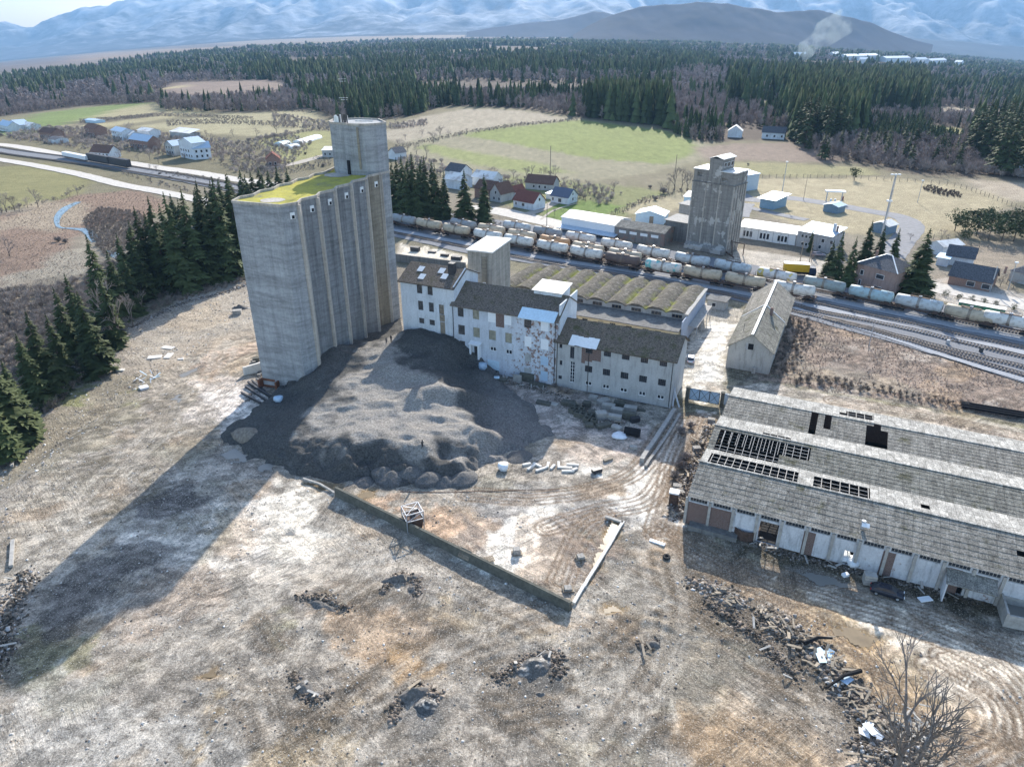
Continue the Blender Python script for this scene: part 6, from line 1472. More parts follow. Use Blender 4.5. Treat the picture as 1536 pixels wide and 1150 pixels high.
for i, px in enumerate([(858, 618), (865, 614), (872, 619), (866, 624), (874, 626), (883, 628), (880, 633), (891, 635)]):
    q = D(*px); mb = MB()
    for a, b in (((-.6, -.6), (.6, -.4)), ((-.6, .4), (.6, .6)), ((-.6, -.4), (-.4, .4)), ((.4, -.4), (.6, .4))): mb.box(a[0], b[0], a[1], b[1], 0, 1.1)
    obj1(mb, 'hollow_block', M['block_dark'], 'square hollow concrete block in the cluster by the slab stacks', 'hollow block', (q.x, q.y, q.z), R(-25+random.uniform(-8, 8)), 'hollow concrete blocks by the slab stacks')
q = D(948, 652); mb = MB(); mb.tube([(-1.5, 0, .8), (1.5, 0, .8)], [.8, .8], 14); obj1(mb, 'tank', M['black'], 'black drum tank lying beside the white sheeting', 'tank', (q.x, q.y, q.z), R(-20))
q = D(895, 708); mb = MB(); mb.box(-.9, .3, -.4, .4, .2, .8); mb.box(.3, 1.0, -.3, .3, .3, .7); mb.tube([(-.6, -.5, .3), (-.6, .5, .3)], .3, 8); mb.tube([(.6, -.5, .3), (.6, .5, .3)], .3, 8); obj1(mb, 'small_machine', M['dark_metal'], 'small dark machine on wheels right of the pale strips', 'machine', (q.x, q.y, q.z), R(25))
slab((912, 690), (1.8, .6, .35), R(30), 'brown timber piece above the small machine', mat='wood', name='timber', cat='timber')
slab((950, 672), (1.4, .8, .5), R(0), 'single grey block beside the gate lane edging', mat='block', name='concrete_block', cat='block')
slab((986, 812), (2.4, .6, .2), R(-30), 'white torn panel on the ground by the shed corner', mat='shutter_white', name='panel', cat='panel')
def tyre(px, label, group=None):
    q = D(*px); mb = MB(); n = 14
    vs = []; fs = []
    for i in range(n):
        a = 6.283*i/n
        for r_, z in ((.28, .05), (.55, .05), (.6, .2), (.55, .36), (.28, .36)): vs.append((math.cos(a)*r_, math.sin(a)*r_, z))
    for i in range(n):
        for k in range(5): fs.append((i*5+k, ((i+1) % n)*5+k, ((i+1) % n)*5+(k+1) % 5, i*5+(k+1) % 5))
    mb.add(vs, fs); return obj1(mb, 'tyre', M['tyre'], label, 'tyre', (q.x, q.y, q.z), 0, group)
tyre((1000, 834), 'black tyre lying on open ground left of the long shed')
# debris by the middle building
for i, (px, s_, rz, mt, lb) in enumerate([((752, 570), (2.4, 1.2, .5), -20, 'block_dark', 'grey slab nearest the pale blue metal door'), ((776, 572), (2.0, .3, 1.8), -22, 'block', 'upright slab leaning by the shuttered building'), ((790, 571), (3.2, .5, 2.0), -22, 'block_dark', 'wide mossy slab standing against the shuttered building'),
        ((806, 578), (3.4, 1.0, .8), -22, 'block_dark', 'long mossy slab pile at the foot of the brick patched wall'), ((828, 605), (2.6, 1.2, .3), -25, 'block', 'flat slab left of the slab stacks'), ((745, 566), (1.2, 1.0, .2), 0, 'blue_metal', 'pale blue sheet below the blue metal door')]):
    slab(px, s_, R(rz), lb, mat=mt, name='concrete_slab' if mt != 'blue_metal' else 'metal_sheet', cat='slab' if mt != 'blue_metal' else 'sheet')
sack((724, 553), .9, 1.6, 'pale blue sheeting below the white door porch', 'shutter_blue', name='plastic_sheeting', cat='sheeting')
# --- gate
gl, gr_ = D(1033, 600), D(1078, 608); ga_ = math.atan2(gr_.y-gl.y, gr_.x-gl.x); gw = (gr_-gl).length
gt = thing('lane_gate', 'pale blue double steel gate with crossed bracing across the lane', 'gate', (gl.x, gl.y, 0), ga_)
for i in range(3):
    x0, x1 = gw*i/3+.04, gw*(i+1)/3-.04; mb = MB(); mb.box(x0, x1, 0, .05, .25, 2.9); lf = mb.build('leaf_panel', M['shutter_blue'], gt)
    mb = MB()
    for z in (.25, 2.9): mb.bar((x0, -.03, z), (x1, -.03, z), .08)
    for x in (x0, x1): mb.bar((x, -.03, .25), (x, -.03, 2.9), .08)
    mb.bar((x0, -.03, .25), (x1, -.03, 2.9), .06); mb.bar((x1, -.05, .25), (x0, -.05, 2.9), .06); mb.build('bracing', M['dark_metal'], lf)
for px, lb in (((1030, 600), 'dark square gate post beside the grey mill building'), ((1082, 608), 'dark square gate post beside the long shed')):
    q = D(*px); mb = MB(); mb.box(-.35, .35, -.35, .35, 0, 3.2); mb.box(-.42, .42, -.42, .42, 3.2, 3.35); obj1(mb, 'gate_post', M['block_dark'], lb, 'post', (q.x, q.y, q.z), ga_)
q = D(1092, 606); mb = MB(); mb.box(-1.3, 1.3, -.06, .06, 0, 2.6); obj1(mb, 'side_panel', M['shutter_blue'], 'narrow pale blue side panel right of the gate', 'panel', (q.x, q.y, q.z), ga_)
# --- by the near corner of the long sheds
q = D(1010, 752); cb = thing('tall_cabinet', 'tall cabinet with white top standing in rubble at the shed corner', 'cabinet', (q.x, q.y, q.z), R(-20)); mb = MB(); mb.box(-.7, .7, -.6, .6, 0, 2.2); mb.build('body', M['rust_dark'], cb); mb = MB(); mb.box(-.8, .8, -.7, .7, 2.2, 2.45); mb.build('top', M['shutter_white'], cb)
for px, lb in (((1020, 738), 'white lump on the rubble above the tall cabinet'), ((1016, 728), 'grey white slab on the rubble beside the near shed'), ((1018, 768), 'white box below the tall cabinet'), ((1067, 630), 'white slab at the far shed corner'), ((1045, 672), 'pale slab against the middle shed end')):
    slab(px, (1.4, 1.0, .5), R(random.uniform(-30, 30)), lb, mat='pale_rubble')
q = D(1118, 800); tk = thing('round_tank', 'open round dark tank beside the long white shed wall', 'tank', (q.x, q.y, q.z), 0)
mb = MB(); n = 22; vs = []; fs = []
for i in range(n):
    a = 6.283*i/n
    for r_, z in ((2.0, 0), (2.0, 1.7), (1.8, 1.7), (1.8, .3)): vs.append((math.cos(a)*r_, math.sin(a)*r_, z))
for i in range(n):
    for k in range(3): fs.append((i*4+k, ((i+1) % n)*4+k, ((i+1) % n)*4+k+1, i*4+k+1))
mb.add(vs, fs); mb.build('shell', M['rust_dark'], tk); mb = MB(); mb.prism([(math.cos(6.283*i/n)*1.8, math.sin(6.283*i/n)*1.8) for i in range(n)], .2, .6); mb.build('water', M['wet_puddle'], tk)
A_, B_ = D(1032, 792), D(1105, 808); mb = MB(); L_ = (B_-A_).length; mb.box(0, L_, -.2, 2.2, .0, .9); obj1(mb, 'loading_platform', M['dark_conc'], 'dark loading platform along the brick end of the near shed', 'platform', (A_.x, A_.y, A_.z), EA)
q = D(1303, 873); mb = MB(); [mb.box(-.8, .8, -.6, .6, .1+.42*i, .46+.42*i) for i in range(4)]; obj1(mb, 'crate_stack', M['block'], 'stack of grey crates just left of the dark car', 'crates', (q.x, q.y, q.z), R(-14))
slab((1388, 897), (1.8, .9, .15), R(10), 'crumpled pale plastic on the ground right of the dark car', mat='shutter_white', name='plastic_scrap', cat='plastic')
slab((1268, 862), (.9, .6, .4), R(20), 'white lump on the wet ground left of the grey crates', mat='shutter_white', name='sack', cat='sack')
q = D(1504, 938); bn = thing('concrete_bin', 'open topped grey concrete bin at the right edge of the yard', 'bin', (q.x, q.y, q.z), EA+R(4))
mb = MB(); mb.box(0, .25, 0, 4.0, 0, 2.3); mb.box(.25, 9, 0, .25, 0, 2.0); mb.box(.25, 9, 3.75, 4, 0, 2.0); mb.build('wall', M['block'], bn); mb = MB(); mb.box(.25, 9, .25, 3.75, .05, .9); mb.build('fill', M['wet_puddle'], bn)
# --- people on the heap
def person(px, label, rz, mat_top, mat_leg, on_heap=True):
    q = DH(*px) if on_heap else D(*px); me = bpy.data.meshes.new('person')
    J = {'pel': (0, 0, .95), 'che': (0, .02, 1.35), 'nek': (0, .0, 1.5), 'hed': (0, -.02, 1.6), 'top': (0, -.02, 1.76), 'lk': (.1, -.03, .5), 'lf': (.12, .04, .06), 'lt': (.12, -.14, .03), 'rk': (-.1, .05, .5), 'rf': (-.13, .1, .06), 'rt': (-.13, -.08, .03),
         'ls': (.2, .02, 1.42), 'le': (.27, 0, 1.15), 'lh': (.26, -.12, .92), 'rs': (-.2, .02, 1.42), 're': (-.28, .02, 1.15), 'rh': (-.27, -.1, .92), 'lhp': (.1, 0, .9), 'rhp': (-.1, 0, .9)}
    rad = dict(pel=.15, che=.16, nek=.06, hed=.1, top=.07, lk=.075, lf=.05, lt=.045, rk=.075, rf=.05, rt=.045, ls=.075, le=.05, lh=.04, rs=.075, re=.05, rh=.04, lhp=.11, rhp=.11)
    E_ = [('pel', 'che'), ('che', 'nek'), ('nek', 'hed'), ('hed', 'top'), ('pel', 'lhp'), ('pel', 'rhp'), ('lhp', 'lk'), ('lk', 'lf'), ('lf', 'lt'), ('rhp', 'rk'), ('rk', 'rf'), ('rf', 'rt'), ('che', 'ls'), ('che', 'rs'), ('ls', 'le'), ('le', 'lh'), ('rs', 're'), ('re', 'rh')]
    K = list(J); me.from_pydata([J[k] for k in K], [(K.index(a), K.index(b)) for a, b in E_], []); me.materials.append(M[mat_top])
    o = bpy.data.objects.new('person', me); link(o); md = o.modifiers.new('skin', 'SKIN')
    for i, k in enumerate(K): me.skin_vertices[0].data[i].radius = (rad[k], rad[k]*.85)
    me.skin_vertices[0].data[0].use_root = True; o.modifiers.new('sub', 'SUBSURF').levels = 1; o.modifiers['sub'].render_levels = 1
    o.location = (q.x, q.y, q.z); o.rotation_euler = (0, 0, rz); tag(o, label, 'person')
    mb = MB(); mb.tube([(-.0, -.02, 1.6), (0, 0, 1.72), (0, -.01, 1.79)], [.105, .11, .05], 8); mb.build('hair', M['black'], o)
person((580, 517), 'left one of two darkly dressed people on top of the gravel heap', R(20), 'dark_metal', 'black')
person((587, 513), 'right one of two darkly dressed people on top of the gravel heap', R(160), 'black', 'black')
person((634, 672), 'person in dark clothes standing in a hollow on the front of the heap', R(60), 'dark_metal', 'black')
# ================================================================ tank wagons
def tank_mat(name, c, grime=(.20, .15, .11), patch_c=None):
    t = NT(name, .6, .3); n = t.noise(.9, 6, .65); sx = t.n('ShaderNodeSeparateXYZ'); t.l(t.co, sx.inputs[0])
    col = t.mix(t.ramp(n, [(.48, 0.), (.72, .7)]), c, grime)
    if patch_c:
        m_ = t.ramp(t.noise(.45, 2, .4), [(.54, 0.), (.57, 1.)]); col = t.mix(m_, col, patch_c)
    b = t.math('MULTIPLY', t.math('LESS_THAN', t.math('ABSOLUTE', sx.outputs[0]), .32), .7); col = t.mix(b, col, grime)
    return t.color(col)
TM = {'white': tank_mat('tank_white', (.70, .67, .61)), 'cream': tank_mat('tank_cream', (.52, .43, .31)), 'grey': tank_mat('tank_grey', (.30, .32, .33)), 'blue': tank_mat('tank_pale_blue', (.52, .55, .55)), 'orange': tank_mat('tank_orange', (.50, .28, .14)),
      'brown': tank_mat('tank_brown', (.12, .085, .075)), 'tag': tank_mat('tank_painted', (.66, .64, .58), patch_c=(.20, .52, .50)), 'yellow': tank_mat('tank_yellow_mark', (.66, .64, .60), patch_c=(.65, .50, .15)), 'teal': tank_mat('tank_teal', (.38, .50, .52)), 'greygreen': tank_mat('tank_greygreen', (.28, .33, .32))}
def tank_arr(l, r, z, belly):
    V = []; F = []; n = 16; prof = [(-l/2-.42, .02), (-l/2-.36, r*.5), (-l/2-.2, r*.8), (-l/2, r*.96), (-l*.25, r), (-.35, r), (0, r), (.35, r), (l*.25, r), (l/2, r*.96), (l/2+.2, r*.8), (l/2+.36, r*.5), (l/2+.42, .02)]
    for x, rr in prof:
        dz = belly*(1-min(1, abs(x)/(l/2)))
        for k in range(n): a = 6.283*k/n; V.append((x, math.cos(a)*rr, z+math.sin(a)*rr-dz))
    for i in range(len(prof)-1):
        for k in range(n): F.append((i*n+k, i*n+(k+1) % n, (i+1)*n+(k+1) % n, (i+1)*n+k))
    return V, F
def wagon_proto(kind):
    o = thing('tank_wagon', '-', 'tank wagon', (0, -320, -60)); belly = {'straight': 0, 'bent': .28}[kind]; r = 1.38
    mb = MB(); mb.add(*tank_arr(10.2, r, 2.75, belly)); tk = mb.build('tank', TM['white'], o, smooth=True)
    mb = MB()
    for s in (-1, 1): mb.box(-6.0, 6.0, s*.95-.12, s*.95+.12, 1.0, 1.3)
    for x in (-5.9, -4.2, 4.2, 5.9): mb.box(x-.12, x+.12, -1.25, 1.25, 1.0, 1.3)
    for s in (-1, 1):
        for y in (-.85, .85): mb.tube([(s*6.0, y, 1.1), (s*6.45, y, 1.1), (s*6.5, y, 1.1)], [.09, .09, .22], 8)
    mb.build('frame', M['rust_dark'], o)
    for s in (-1, 1):
        mb = MB(); mb.box(s*4.2-1.5, s*4.2+1.5, -1.05, -.9, .4, .8); mb.box(s*4.2-1.5, s*4.2+1.5, .9, 1.05, .4, .8); mb.box(s*4.2-.3, s*4.2+.3, -1.0, 1.0, .45, .95); bg_ = mb.build('bogie', M['black'], o)
        for dx in (-.95, .95):
            mb = MB()
            for y in (-.78, .78): mb.tube([(s*4.2+dx, y-.07, .47), (s*4.2+dx, y+.07, .47)], .46, 12)
            mb.tube([(s*4.2+dx, -.8, .47), (s*4.2+dx, .8, .47)], .08, 6); mb.build('wheelset', M['rail'], bg_)
    mb = MB(); mb.box(-2.2, 2.2, -.35, .35, 2.75+r-.05, 2.75+r+.05); 
    for y in (-.35, .35): mb.bar((-2.2, y, 2.75+r+.6), (2.2, y, 2.75+r+.6), .05)
    for x in (-2.2, 0, 2.2):
        for y in (-.35, .35): mb.bar((x, y, 2.75+r), (x, y, 2.75+r+.6), .05)
    mb.build('walkway', M['rust_dark'], o)
    mb = MB(); mb.tube([(0, 0, 2.75+r-belly-.15), (0, 0, 2.75+r+.32)], .38, 10); mb.build('dome', M['steel'], o)
    mb = MB()
    for y in (-1, 1):
        for dx in (-.22, .22): mb.bar((dx, y*1.5, 1.1), (dx, y*.5, 2.75+r+.05), .05)
        for k in range(6): f = k/5; mb.bar((-.22, y*(1.5-1.0*f), 1.2+2.9*f), (.22, y*(1.5-1.0*f), 1.2+2.9*f), .04)
    mb.build('ladder', M['rust_dark'], o)
    mb = MB(); [mb.box(s*4.2-.5, s*4.2+.5, -1.1, 1.1, 1.25, 1.75) for s in (-1, 1)]; mb.box(-.4, .4, -1.42, 1.42, 2.0-belly, 2.15-belly); mb.build('saddle', M['rust_dark'], o)
    return o
WP = {'straight': wagon_proto('straight'), 'bent': wagon_proto('bent')}
cA = [((606, 332.5), 'grey', 'straight'), ((644, 338.5), 'cream', 'bent'), ((685, 345), 'cream', 'bent'), ((732, 353.5), 'white', 'bent'), ((778, 364), 'white', 'straight'), ((829, 374), 'white', 'bent'), ((880, 383), 'white', 'bent'), ((935, 394), 'brown', 'bent'), ((992, 397.5), 'tag', 'bent'), ((1052, 410), 'cream', 'bent'), ((1117, 423), 'cream', 'bent'), ((1192, 438), 'white', 'bent')]
cB = [((695, 338), 'grey', 'straight'), ((737, 347), 'cream', 'straight'), ((783, 356), 'cream', 'straight'), ((832, 365), 'orange', 'bent'), ((882, 374.5), 'cream', 'bent'), ((937, 384.5), 'cream', 'bent')]
cC = [((775, 342), 'blue', 'straight'), ((821, 350), 'grey', 'straight'), ((871, 360), 'white', 'straight'), ((925, 370.5), 'white', 'straight'), ((980, 380.5), 'white', 'bent'), ((1038, 391), 'blue', 'bent'), ((1098, 402), 'blue', 'straight'), ((1165, 416), 'yellow', 'straight'), ((1235, 429), 'greygreen', 'straight'), ((1305, 443), 'teal', 'straight'), ((1376, 457), 'blue', 'straight'), ((1453, 473), 'cream', 'bent'), ((1515, 487), 'white', 'straight')]
CN = {'white': 'white', 'cream': 'cream', 'grey': 'dull grey', 'blue': 'pale blue', 'orange': 'faded orange', 'brown': 'dark brown', 'tag': 'white, teal graffitied', 'yellow': 'white, yellow marked', 'teal': 'teal grey', 'greygreen': 'dark grey green'}
ORD = ['first', 'second', 'third', 'fourth', 'fifth', 'sixth', 'seventh', 'eighth', 'ninth', 'tenth', 'eleventh', 'twelfth', 'thirteenth']
first = {'straight': True, 'bent': True}
for row, nm in ((cA, 'nearest line'), (cB, 'middle line'), (cC, 'farthest line')):
    Pp = [G(q[0][0], q[0][1], 2.55) for q in row]
    # straighten along the fitted line and even out the gaps
    xs = np.array([p.x for p in Pp]); ysv = np.array([p.y for p in Pp]); a2 = np.polyfit(xs, ysv, 2 if len(row) > 6 else 1)
    for i, (q, c, k) in enumerate(row):
        x = xs[i]; y = float(np.polyval(a2, x)); ang = math.atan(float(np.polyval(np.polyder(a2), x)))
        o = WP[k] if first[k] else dup(WP[k]); first[k] = False
        o.location = (x, y, gz(x, y)+.42); o.rotation_euler = (0, 0, ang); o.scale = (1.07, 1.1, 1.12); o['label'] = '%s tank wagon, %s from left in the %s' % (CN[c], ORD[i], nm); o['group'] = 'tank wagons standing in the rail yard'
        for ch in CHILD[o.name]:
            if ch.name.startswith('tank') : ch.material_slots[0].link = 'OBJECT'; ch.material_slots[0].material = TM[c]
q = G(1474, 468, 2.4); gw_ = thing('box_wagon', 'green box wagon behind the last cream tank wagon at right', 'wagon', (q.x+1.5, q.y+3.0, .3), R(-37)); mb = MB(); mb.box(-5.4, 5.4, -1.3, 1.3, .9, 3.0); mb.build('body', simple('wagon_green', (.05, .22, .13), .6), gw_)
mb = MB(); mb.box(-5.5, 5.5, -1.4, 1.4, 3.0, 3.12); mb.build('roof', M['white_roof'], gw_); mb = MB(); [mb.box(s*3.8-1, s*3.8+1, -1, 1, 0, .9) for s in (-1, 1)]; mb.build('bogie', M['black'], gw_)

# ================================================================ buildings across the tracks and houses
def wbox(par, a, b, c, d, side='front', L=0, W_=0, mat='glass', fr='white_metal'):
    """window set slightly proud of a wall: side front (y=0), back, left (x=0), right (x=L)"""
    mb = MB(); pb = MB(); f = .09
    if side == 'front': mb.box(a-f, b+f, -.05, .01, c-f, d+f); pb.box(a, b, -.07, -.052, c, d)
    elif side == 'right': mb.box(L-.01, L+.05, a-f, b+f, c-f, d+f); pb.box(L+.052, L+.07, a, b, c, d)
    elif side == 'left': mb.box(-.05, .01, a-f, b+f, c-f, d+f); pb.box(-.07, -.052, a, b, c, d)
    o = mb.build('window', M[fr], par); pb.build('pane', M[mat], o)
def house(px0, px1, W_, eave, ridge, wall, roof, label, cat='house', wins=(), axis='x', ov=.45, loc=None, ang=None, L=None, name='house', chim=None, gmat=None, doors=(), z0=-.6):
    if px0 is not None:
        A = D(*px0); B = D(*px1); ang = math.atan2(B.y-A.y, B.x-A.x); L = (B-A).length if L is None else L; loc = (A.x, A.y, A.z)
    o = thing(name, label, cat, loc, ang); mb = MB()
    mb.M = Matrix.Translation((0, 0, z0)); h = eave-z0
    facade_mb(mb, L, h, []); mb.add([(0, 0, 0), (0, W_, 0), (0, W_, h), (0, 0, h)], [(0, 3, 2, 1)]); mb.add([(L, 0, 0), (L, W_, 0), (L, W_, h), (L, 0, h)], [(0, 1, 2, 3)]); mb.add([(0, W_, 0), (L, W_, 0), (L, W_, h), (0, W_, h)], [(0, 3, 2, 1)]); mb.M = None
    if axis == 'x':
        for x in (0.0, L): mb.add([(x, 0, eave), (x, W_, eave), (x, W_/2, ridge-.03)], [(0, 1, 2)])
    elif axis == 'y':
        for y in (0.0, W_): mb.add([(0, y, eave), (L, y, eave), (L/2, y, ridge-.03)], [(0, 1, 2)])
    mb.build('wall', M[wall] if isinstance(wall, str) else wall, o)
    rb = MB()
    if axis == 'x': gable_roof(rb, L, W_, eave, ridge, ov, .14, seg=1)
    elif axis == 'y': rb.M = Matrix.Translation((L, 0, 0)) @ Matrix.Rotation(R(90), 4, 'Z'); gable_roof(rb, W_, L, eave, ridge, ov, .14, seg=1)
    elif axis == 'mono': rb.add([(-ov, -ov, eave), (L+ov, -ov, eave), (L+ov, W_+ov, ridge), (-ov, W_+ov, ridge), (-ov, -ov, eave+.15), (L+ov, -ov, eave+.15), (L+ov, W_+ov, ridge+.15), (-ov, W_+ov, ridge+.15)], [(0, 3, 2, 1), (4, 5, 6, 7), (0, 1, 5, 4), (1, 2, 6, 5), (2, 3, 7, 6), (3, 0, 4, 7)])
    elif axis == 'hip':
        i = min(L, W_)/2; e = ov; rb.add([(-e, -e, eave), (L+e, -e, eave), (L+e, W_+e, eave), (-e, W_+e, eave), (i, W_/2, ridge), (L-i, W_/2, ridge)] if L > W_ else [(-e, -e, eave), (L+e, -e, eave), (L+e, W_+e, eave), (-e, W_+e, eave), (L/2, i, ridge), (L/2, W_-i+.01, ridge)],
                                          [(0, 1, 5, 4), (1, 2, 5), (2, 3, 4, 5), (3, 0, 4), (0, 3, 2, 1)] if L > W_ else [(0, 1, 4), (1, 2, 5, 4), (2, 3, 5), (3, 0, 4, 5), (0, 3, 2, 1)])
    r_ = rb.build('roof', M[roof] if isinstance(roof, str) else roof, o)
    if chim: cb_ = MB(); cb_.box(chim[0]-.3, chim[0]+.3, chim[1]-.3, chim[1]+.3, ridge-1.2, ridge+.9); cb_.build('chimney', M['brick'], r_)
    for w in wins: wbox(o, *w[:4], side=w[4] if len(w) > 4 else 'front', L=L, W_=W_)
    for (a, b, d) in doors: dm = MB(); dm.box(a, b, -.06, .01, 0, d); dm.build('door', M['wood'], o)
    return o
# --- long white works building and its grey neighbour
A_, B_ = D(1104, 355), D(1194, 369)
o = house((1104, 355), (1192, 368.5), 9, 4.2, 5.0, 'white_metal', 'white_roof', 'long low white works building with three groups of dark windows', 'works building', axis='mono', name='works_building')
L_ = (D(1192, 368.5)-D(1104, 355)).length
for g_ in (.17, .46, .76):
    for k in range(3): x = L_*g_+k*1.25-1.2; wbox(o, x, x+.85, 1.0, 3.0)
for i in range(9): x = L_*i/8; MB().box(x-.08, x+.08, -.1, -.01, 0, 4.1).build('cladding_strip', M['steel'], o)
o = house((1193, 369), (1243, 379.5), 10.5, 5.6, 7.0, plaster('stained_white', (.52, .50, .49), .62, .1, (.3, .24, .22)), 'metal_roof', 'two storey works building with pale blue metal roof behind the conifers', 'works building', axis='mono', name='works_building', wins=[(1.6, 2.4, 3.6, 4.6), (3, 3.8, 3.6, 4.6), (4.4, 5.2, 3.6, 4.6), (9, 10, 3.2, 4.4), (12, 13, 3.2, 4.4), (2, 3, .9, 1.9), (3.4, 4.2, .9, 1.9), (8.3, 9.2, .9, 2)])
MB().box(10, 10.8, 5, 5.8, 6, 9).build('chimney', M['white_plaster'], o); MB().box(11.2, 11.8, 5, 5.6, 6, 8.4).build('chimney', M['brick'], o)
# --- blue and grey sheds on the works yard
house((1113, 288), (1137, 284), 9, 7.5, 8.4, 'metal_roof', 'blue_roof', 'tall blue roofed steel shed behind the concrete tower', 'shed', axis='mono', name='steel_shed', L=11)
o = house((1139, 311), (1150, 313), 11, 4.0, 5.2, simple('shed_blue', (.22, .33, .42), .6), 'metal_roof', 'blue shed with a roof overhanging its open front, near the asphalt drive', 'shed', axis='mono', name='open_shed', L=6.5, ov=1.2)
house((1234, 317), (1255, 321), 6.5, 2.9, 3.8, simple('hut_blue', (.16, .23, .30), .6), 'metal_roof', 'dark blue gabled hut with pale roof on the works lawn', 'hut', axis='y', name='hut')
house((1307, 347), (1330, 352), 6.5, 3.2, 4.4, simple('hut_blue_dark', (.16, .23, .30), .6), 'white_roof', 'white roofed hut at the foot of the lamp mast', 'hut', axis='y', name='hut')
q = D(1250, 303); fs_ = thing('fuel_canopy', 'small pale flat roofed filling canopy on two posts at the lawn edge', 'canopy', (q.x, q.y, q.z), R(-12)); mb = MB(); mb.box(-4.2, 4.2, -1.6, 1.6, 4.6, 5.1); mb.build('roof', M['white_metal'], fs_)
for x in (-3.2, 3.2): MB().box(x-.2, x+.2, -.2, .2, 0, 4.6).build('post', M['steel'], fs_)
for x in (-1.2, .6): MB().box(x-.35, x+.35, -.3, .3, 0, 1.5).build('pump', M['white_metal'], fs_)
slab((1263, 300), (.9, .9, 1.6), 0, 'small red box beside the filling canopy', mat='tile_red', name='red_box', cat='box')
house((1024, 316), (1034, 317), 9, 6.0, 6.6, 'blue_metal', 'white_roof', 'pale blue building behind the left side of the concrete tower', 'building', axis='mono', name='building', wins=[(2, 3, 1.5, 2.8)])
# --- white loading shed beside the wagons
LS = house((842, 343), (921, 357), 13, 4.7, 6.3, 'white_metal', 'white_roof', 'long white loading shed with white roof beside the farthest wagons', 'loading shed', axis='x', name='loading_shed', ov=.3)
A_, B_ = D(842, 343), D(921, 357); l_ = (B_-A_).length; cpn = MB(); cpn.add([(0, -3.6, 1.5), (l_+2, -3.6, 1.5), (l_+2, 0, 2.0), (0, 0, 2.0), (0, -3.6, 1.2), (l_+2, -3.6, 1.2)], [(0, 1, 2, 3), (4, 5, 1, 0)]); cpn.build('apron', M['metal_roof'], LS)
for k in range(6): x = l_*k/5.5+1; MB().box(x, x+.2, -3.3, -3.1, 0, 1.3).build('post', M['dark_metal'], LS)
o = house((922, 358), (995, 369.5), 11, 4.6, 6.0, plaster('sooty_brick', (.26, .24, .22), .5, .1), 'asb', 'sooty brick store with mossy sheet roof and white panels, right of the white shed', 'store', axis='x', name='store_building', ov=.3)
for k in range(4): x = 1.6+k*4.2; MB().box(x, x+2.8, -.06, .0, 2.6, 3.6).build('white_panel', M['white_metal'], o)
house((996, 358), (1033, 365), 9, 7.2, 7.6, 'dark_conc', 'block', 'grey flat roofed block against the foot of the concrete tower', 'building', axis='mono', name='building')
house((1016, 338), (1030, 341), 6, 8.6, 8.9, 'block', 'block', 'small raised grey room on the flat block by the tower', 'building', axis='mono', name='building', z0=5)
o = house((953, 333), (995, 337), 9, 3.3, 4.9, 'blue_metal', 'metal_roof', 'white house with grey gable roof and dark door behind the store', 'house', axis='y', name='house', wins=(), doors=((5.6, 7.2, 2.8),))
# --- concrete grain tower across the tracks
A_, B_ = D(1029, 370), D(1088, 382); an_ = math.atan2(B_.y-A_.y, B_.x-A_.x); l_ = (B_-A_).length
TD = 9.0
TW = thing('old_grain_tower', 'old stained concrete grain tower with white roofed head house across the tracks', 'grain tower', (A_.x, A_.y, 0), an_)
hT = topz(1058, 290, A_.y-5); print('tower', l_, hT)
mb = MB(); mb.box(0, l_, 0, TD, 0, 23); mb.build('wall', M['old_tower'], TW)
mb = MB()
for i in range(4): x = l_*i/3; mb.box(x-.2, x+.2, -.16, -.003, 1.5, 22.9)
for i in range(6): y = TD*i/5; mb.box(l_+.003, l_+.16, y-.2, y+.2, 1.5, 22.9)
mb.build('pilaster', M['strip'], TW)
mb = MB(); mb.box(-.3, l_+.3, -.3, TD+.3, 23, 23.35); mb.build('ledge', M['dark_conc'], TW)
hw = MB(); facade_mb(hw, l_, 27.2, [(1.4, 3.2, 25, 26.2), (l_*.38, l_*.38+1.7, 24.2, 25.4), (l_*.68, l_*.68+2.4, 24.2, 25.2)], z0=23.35, rec=.5)
hw.add([(l_, 0, 23.35), (l_, TD, 23.35), (l_, TD, 27.2), (l_, 0, 27.2), (0, 0, 23.35), (0, TD, 23.35), (0, TD, 27.2), (0, 0, 27.2)], [(0, 1, 2, 3), (4, 7, 6, 5), (1, 5, 6, 2)]); hw.box(.3, l_-.3, .55, TD-.3, 23.4, 26.9); hw.build('head_house', M['old_tower'], TW)
mb = MB(); mb.box(-.3, l_*.36, -.4, TD+.3, 27.2, 27.5); mb.box(l_*.62, l_+.3, -.3, TD*.45, 27.2, 27.45); mb.box(l_*.62, l_+.3, TD*.55, TD+.3, 27.2, 27.5); mb.build('head_roof', M['white_roof'], TW)
mb = MB(); mb.box(l_*.36, l_*.66, -.25, TD-.4, 23.4, 31.2); mb.build('lift_house', M['old_tower'], TW)
mb = MB(); mb.M = Matrix.Translation((l_*.66, 0, 0)) @ Matrix.Rotation(R(90), 4, 'Z'); gable_roof(mb, TD, l_*.3, 31.2, 31.9, .35, .14, seg=1); mb.build('lift_roof', M['white_roof'], TW)
for k in range(3): wbox(TW, 1.2+k*2.5, 2.8+k*2.5, 28.5, 29.8, side='right', L=l_*.66)
mb = MB(); mb.add([(0, -1.8, 0), (l_, -1.8, 0), (l_, 0, 0), (0, 0, 0), (0, -1.8, 1.4), (l_, -1.8, 1.4), (l_, 0, 2.4), (0, 0, 2.4)], [(0, 1, 5, 4), (1, 2, 6, 5), (3, 0, 4, 7), (4, 5, 6, 7)]); mb.build('base', M['old_tower'], TW)
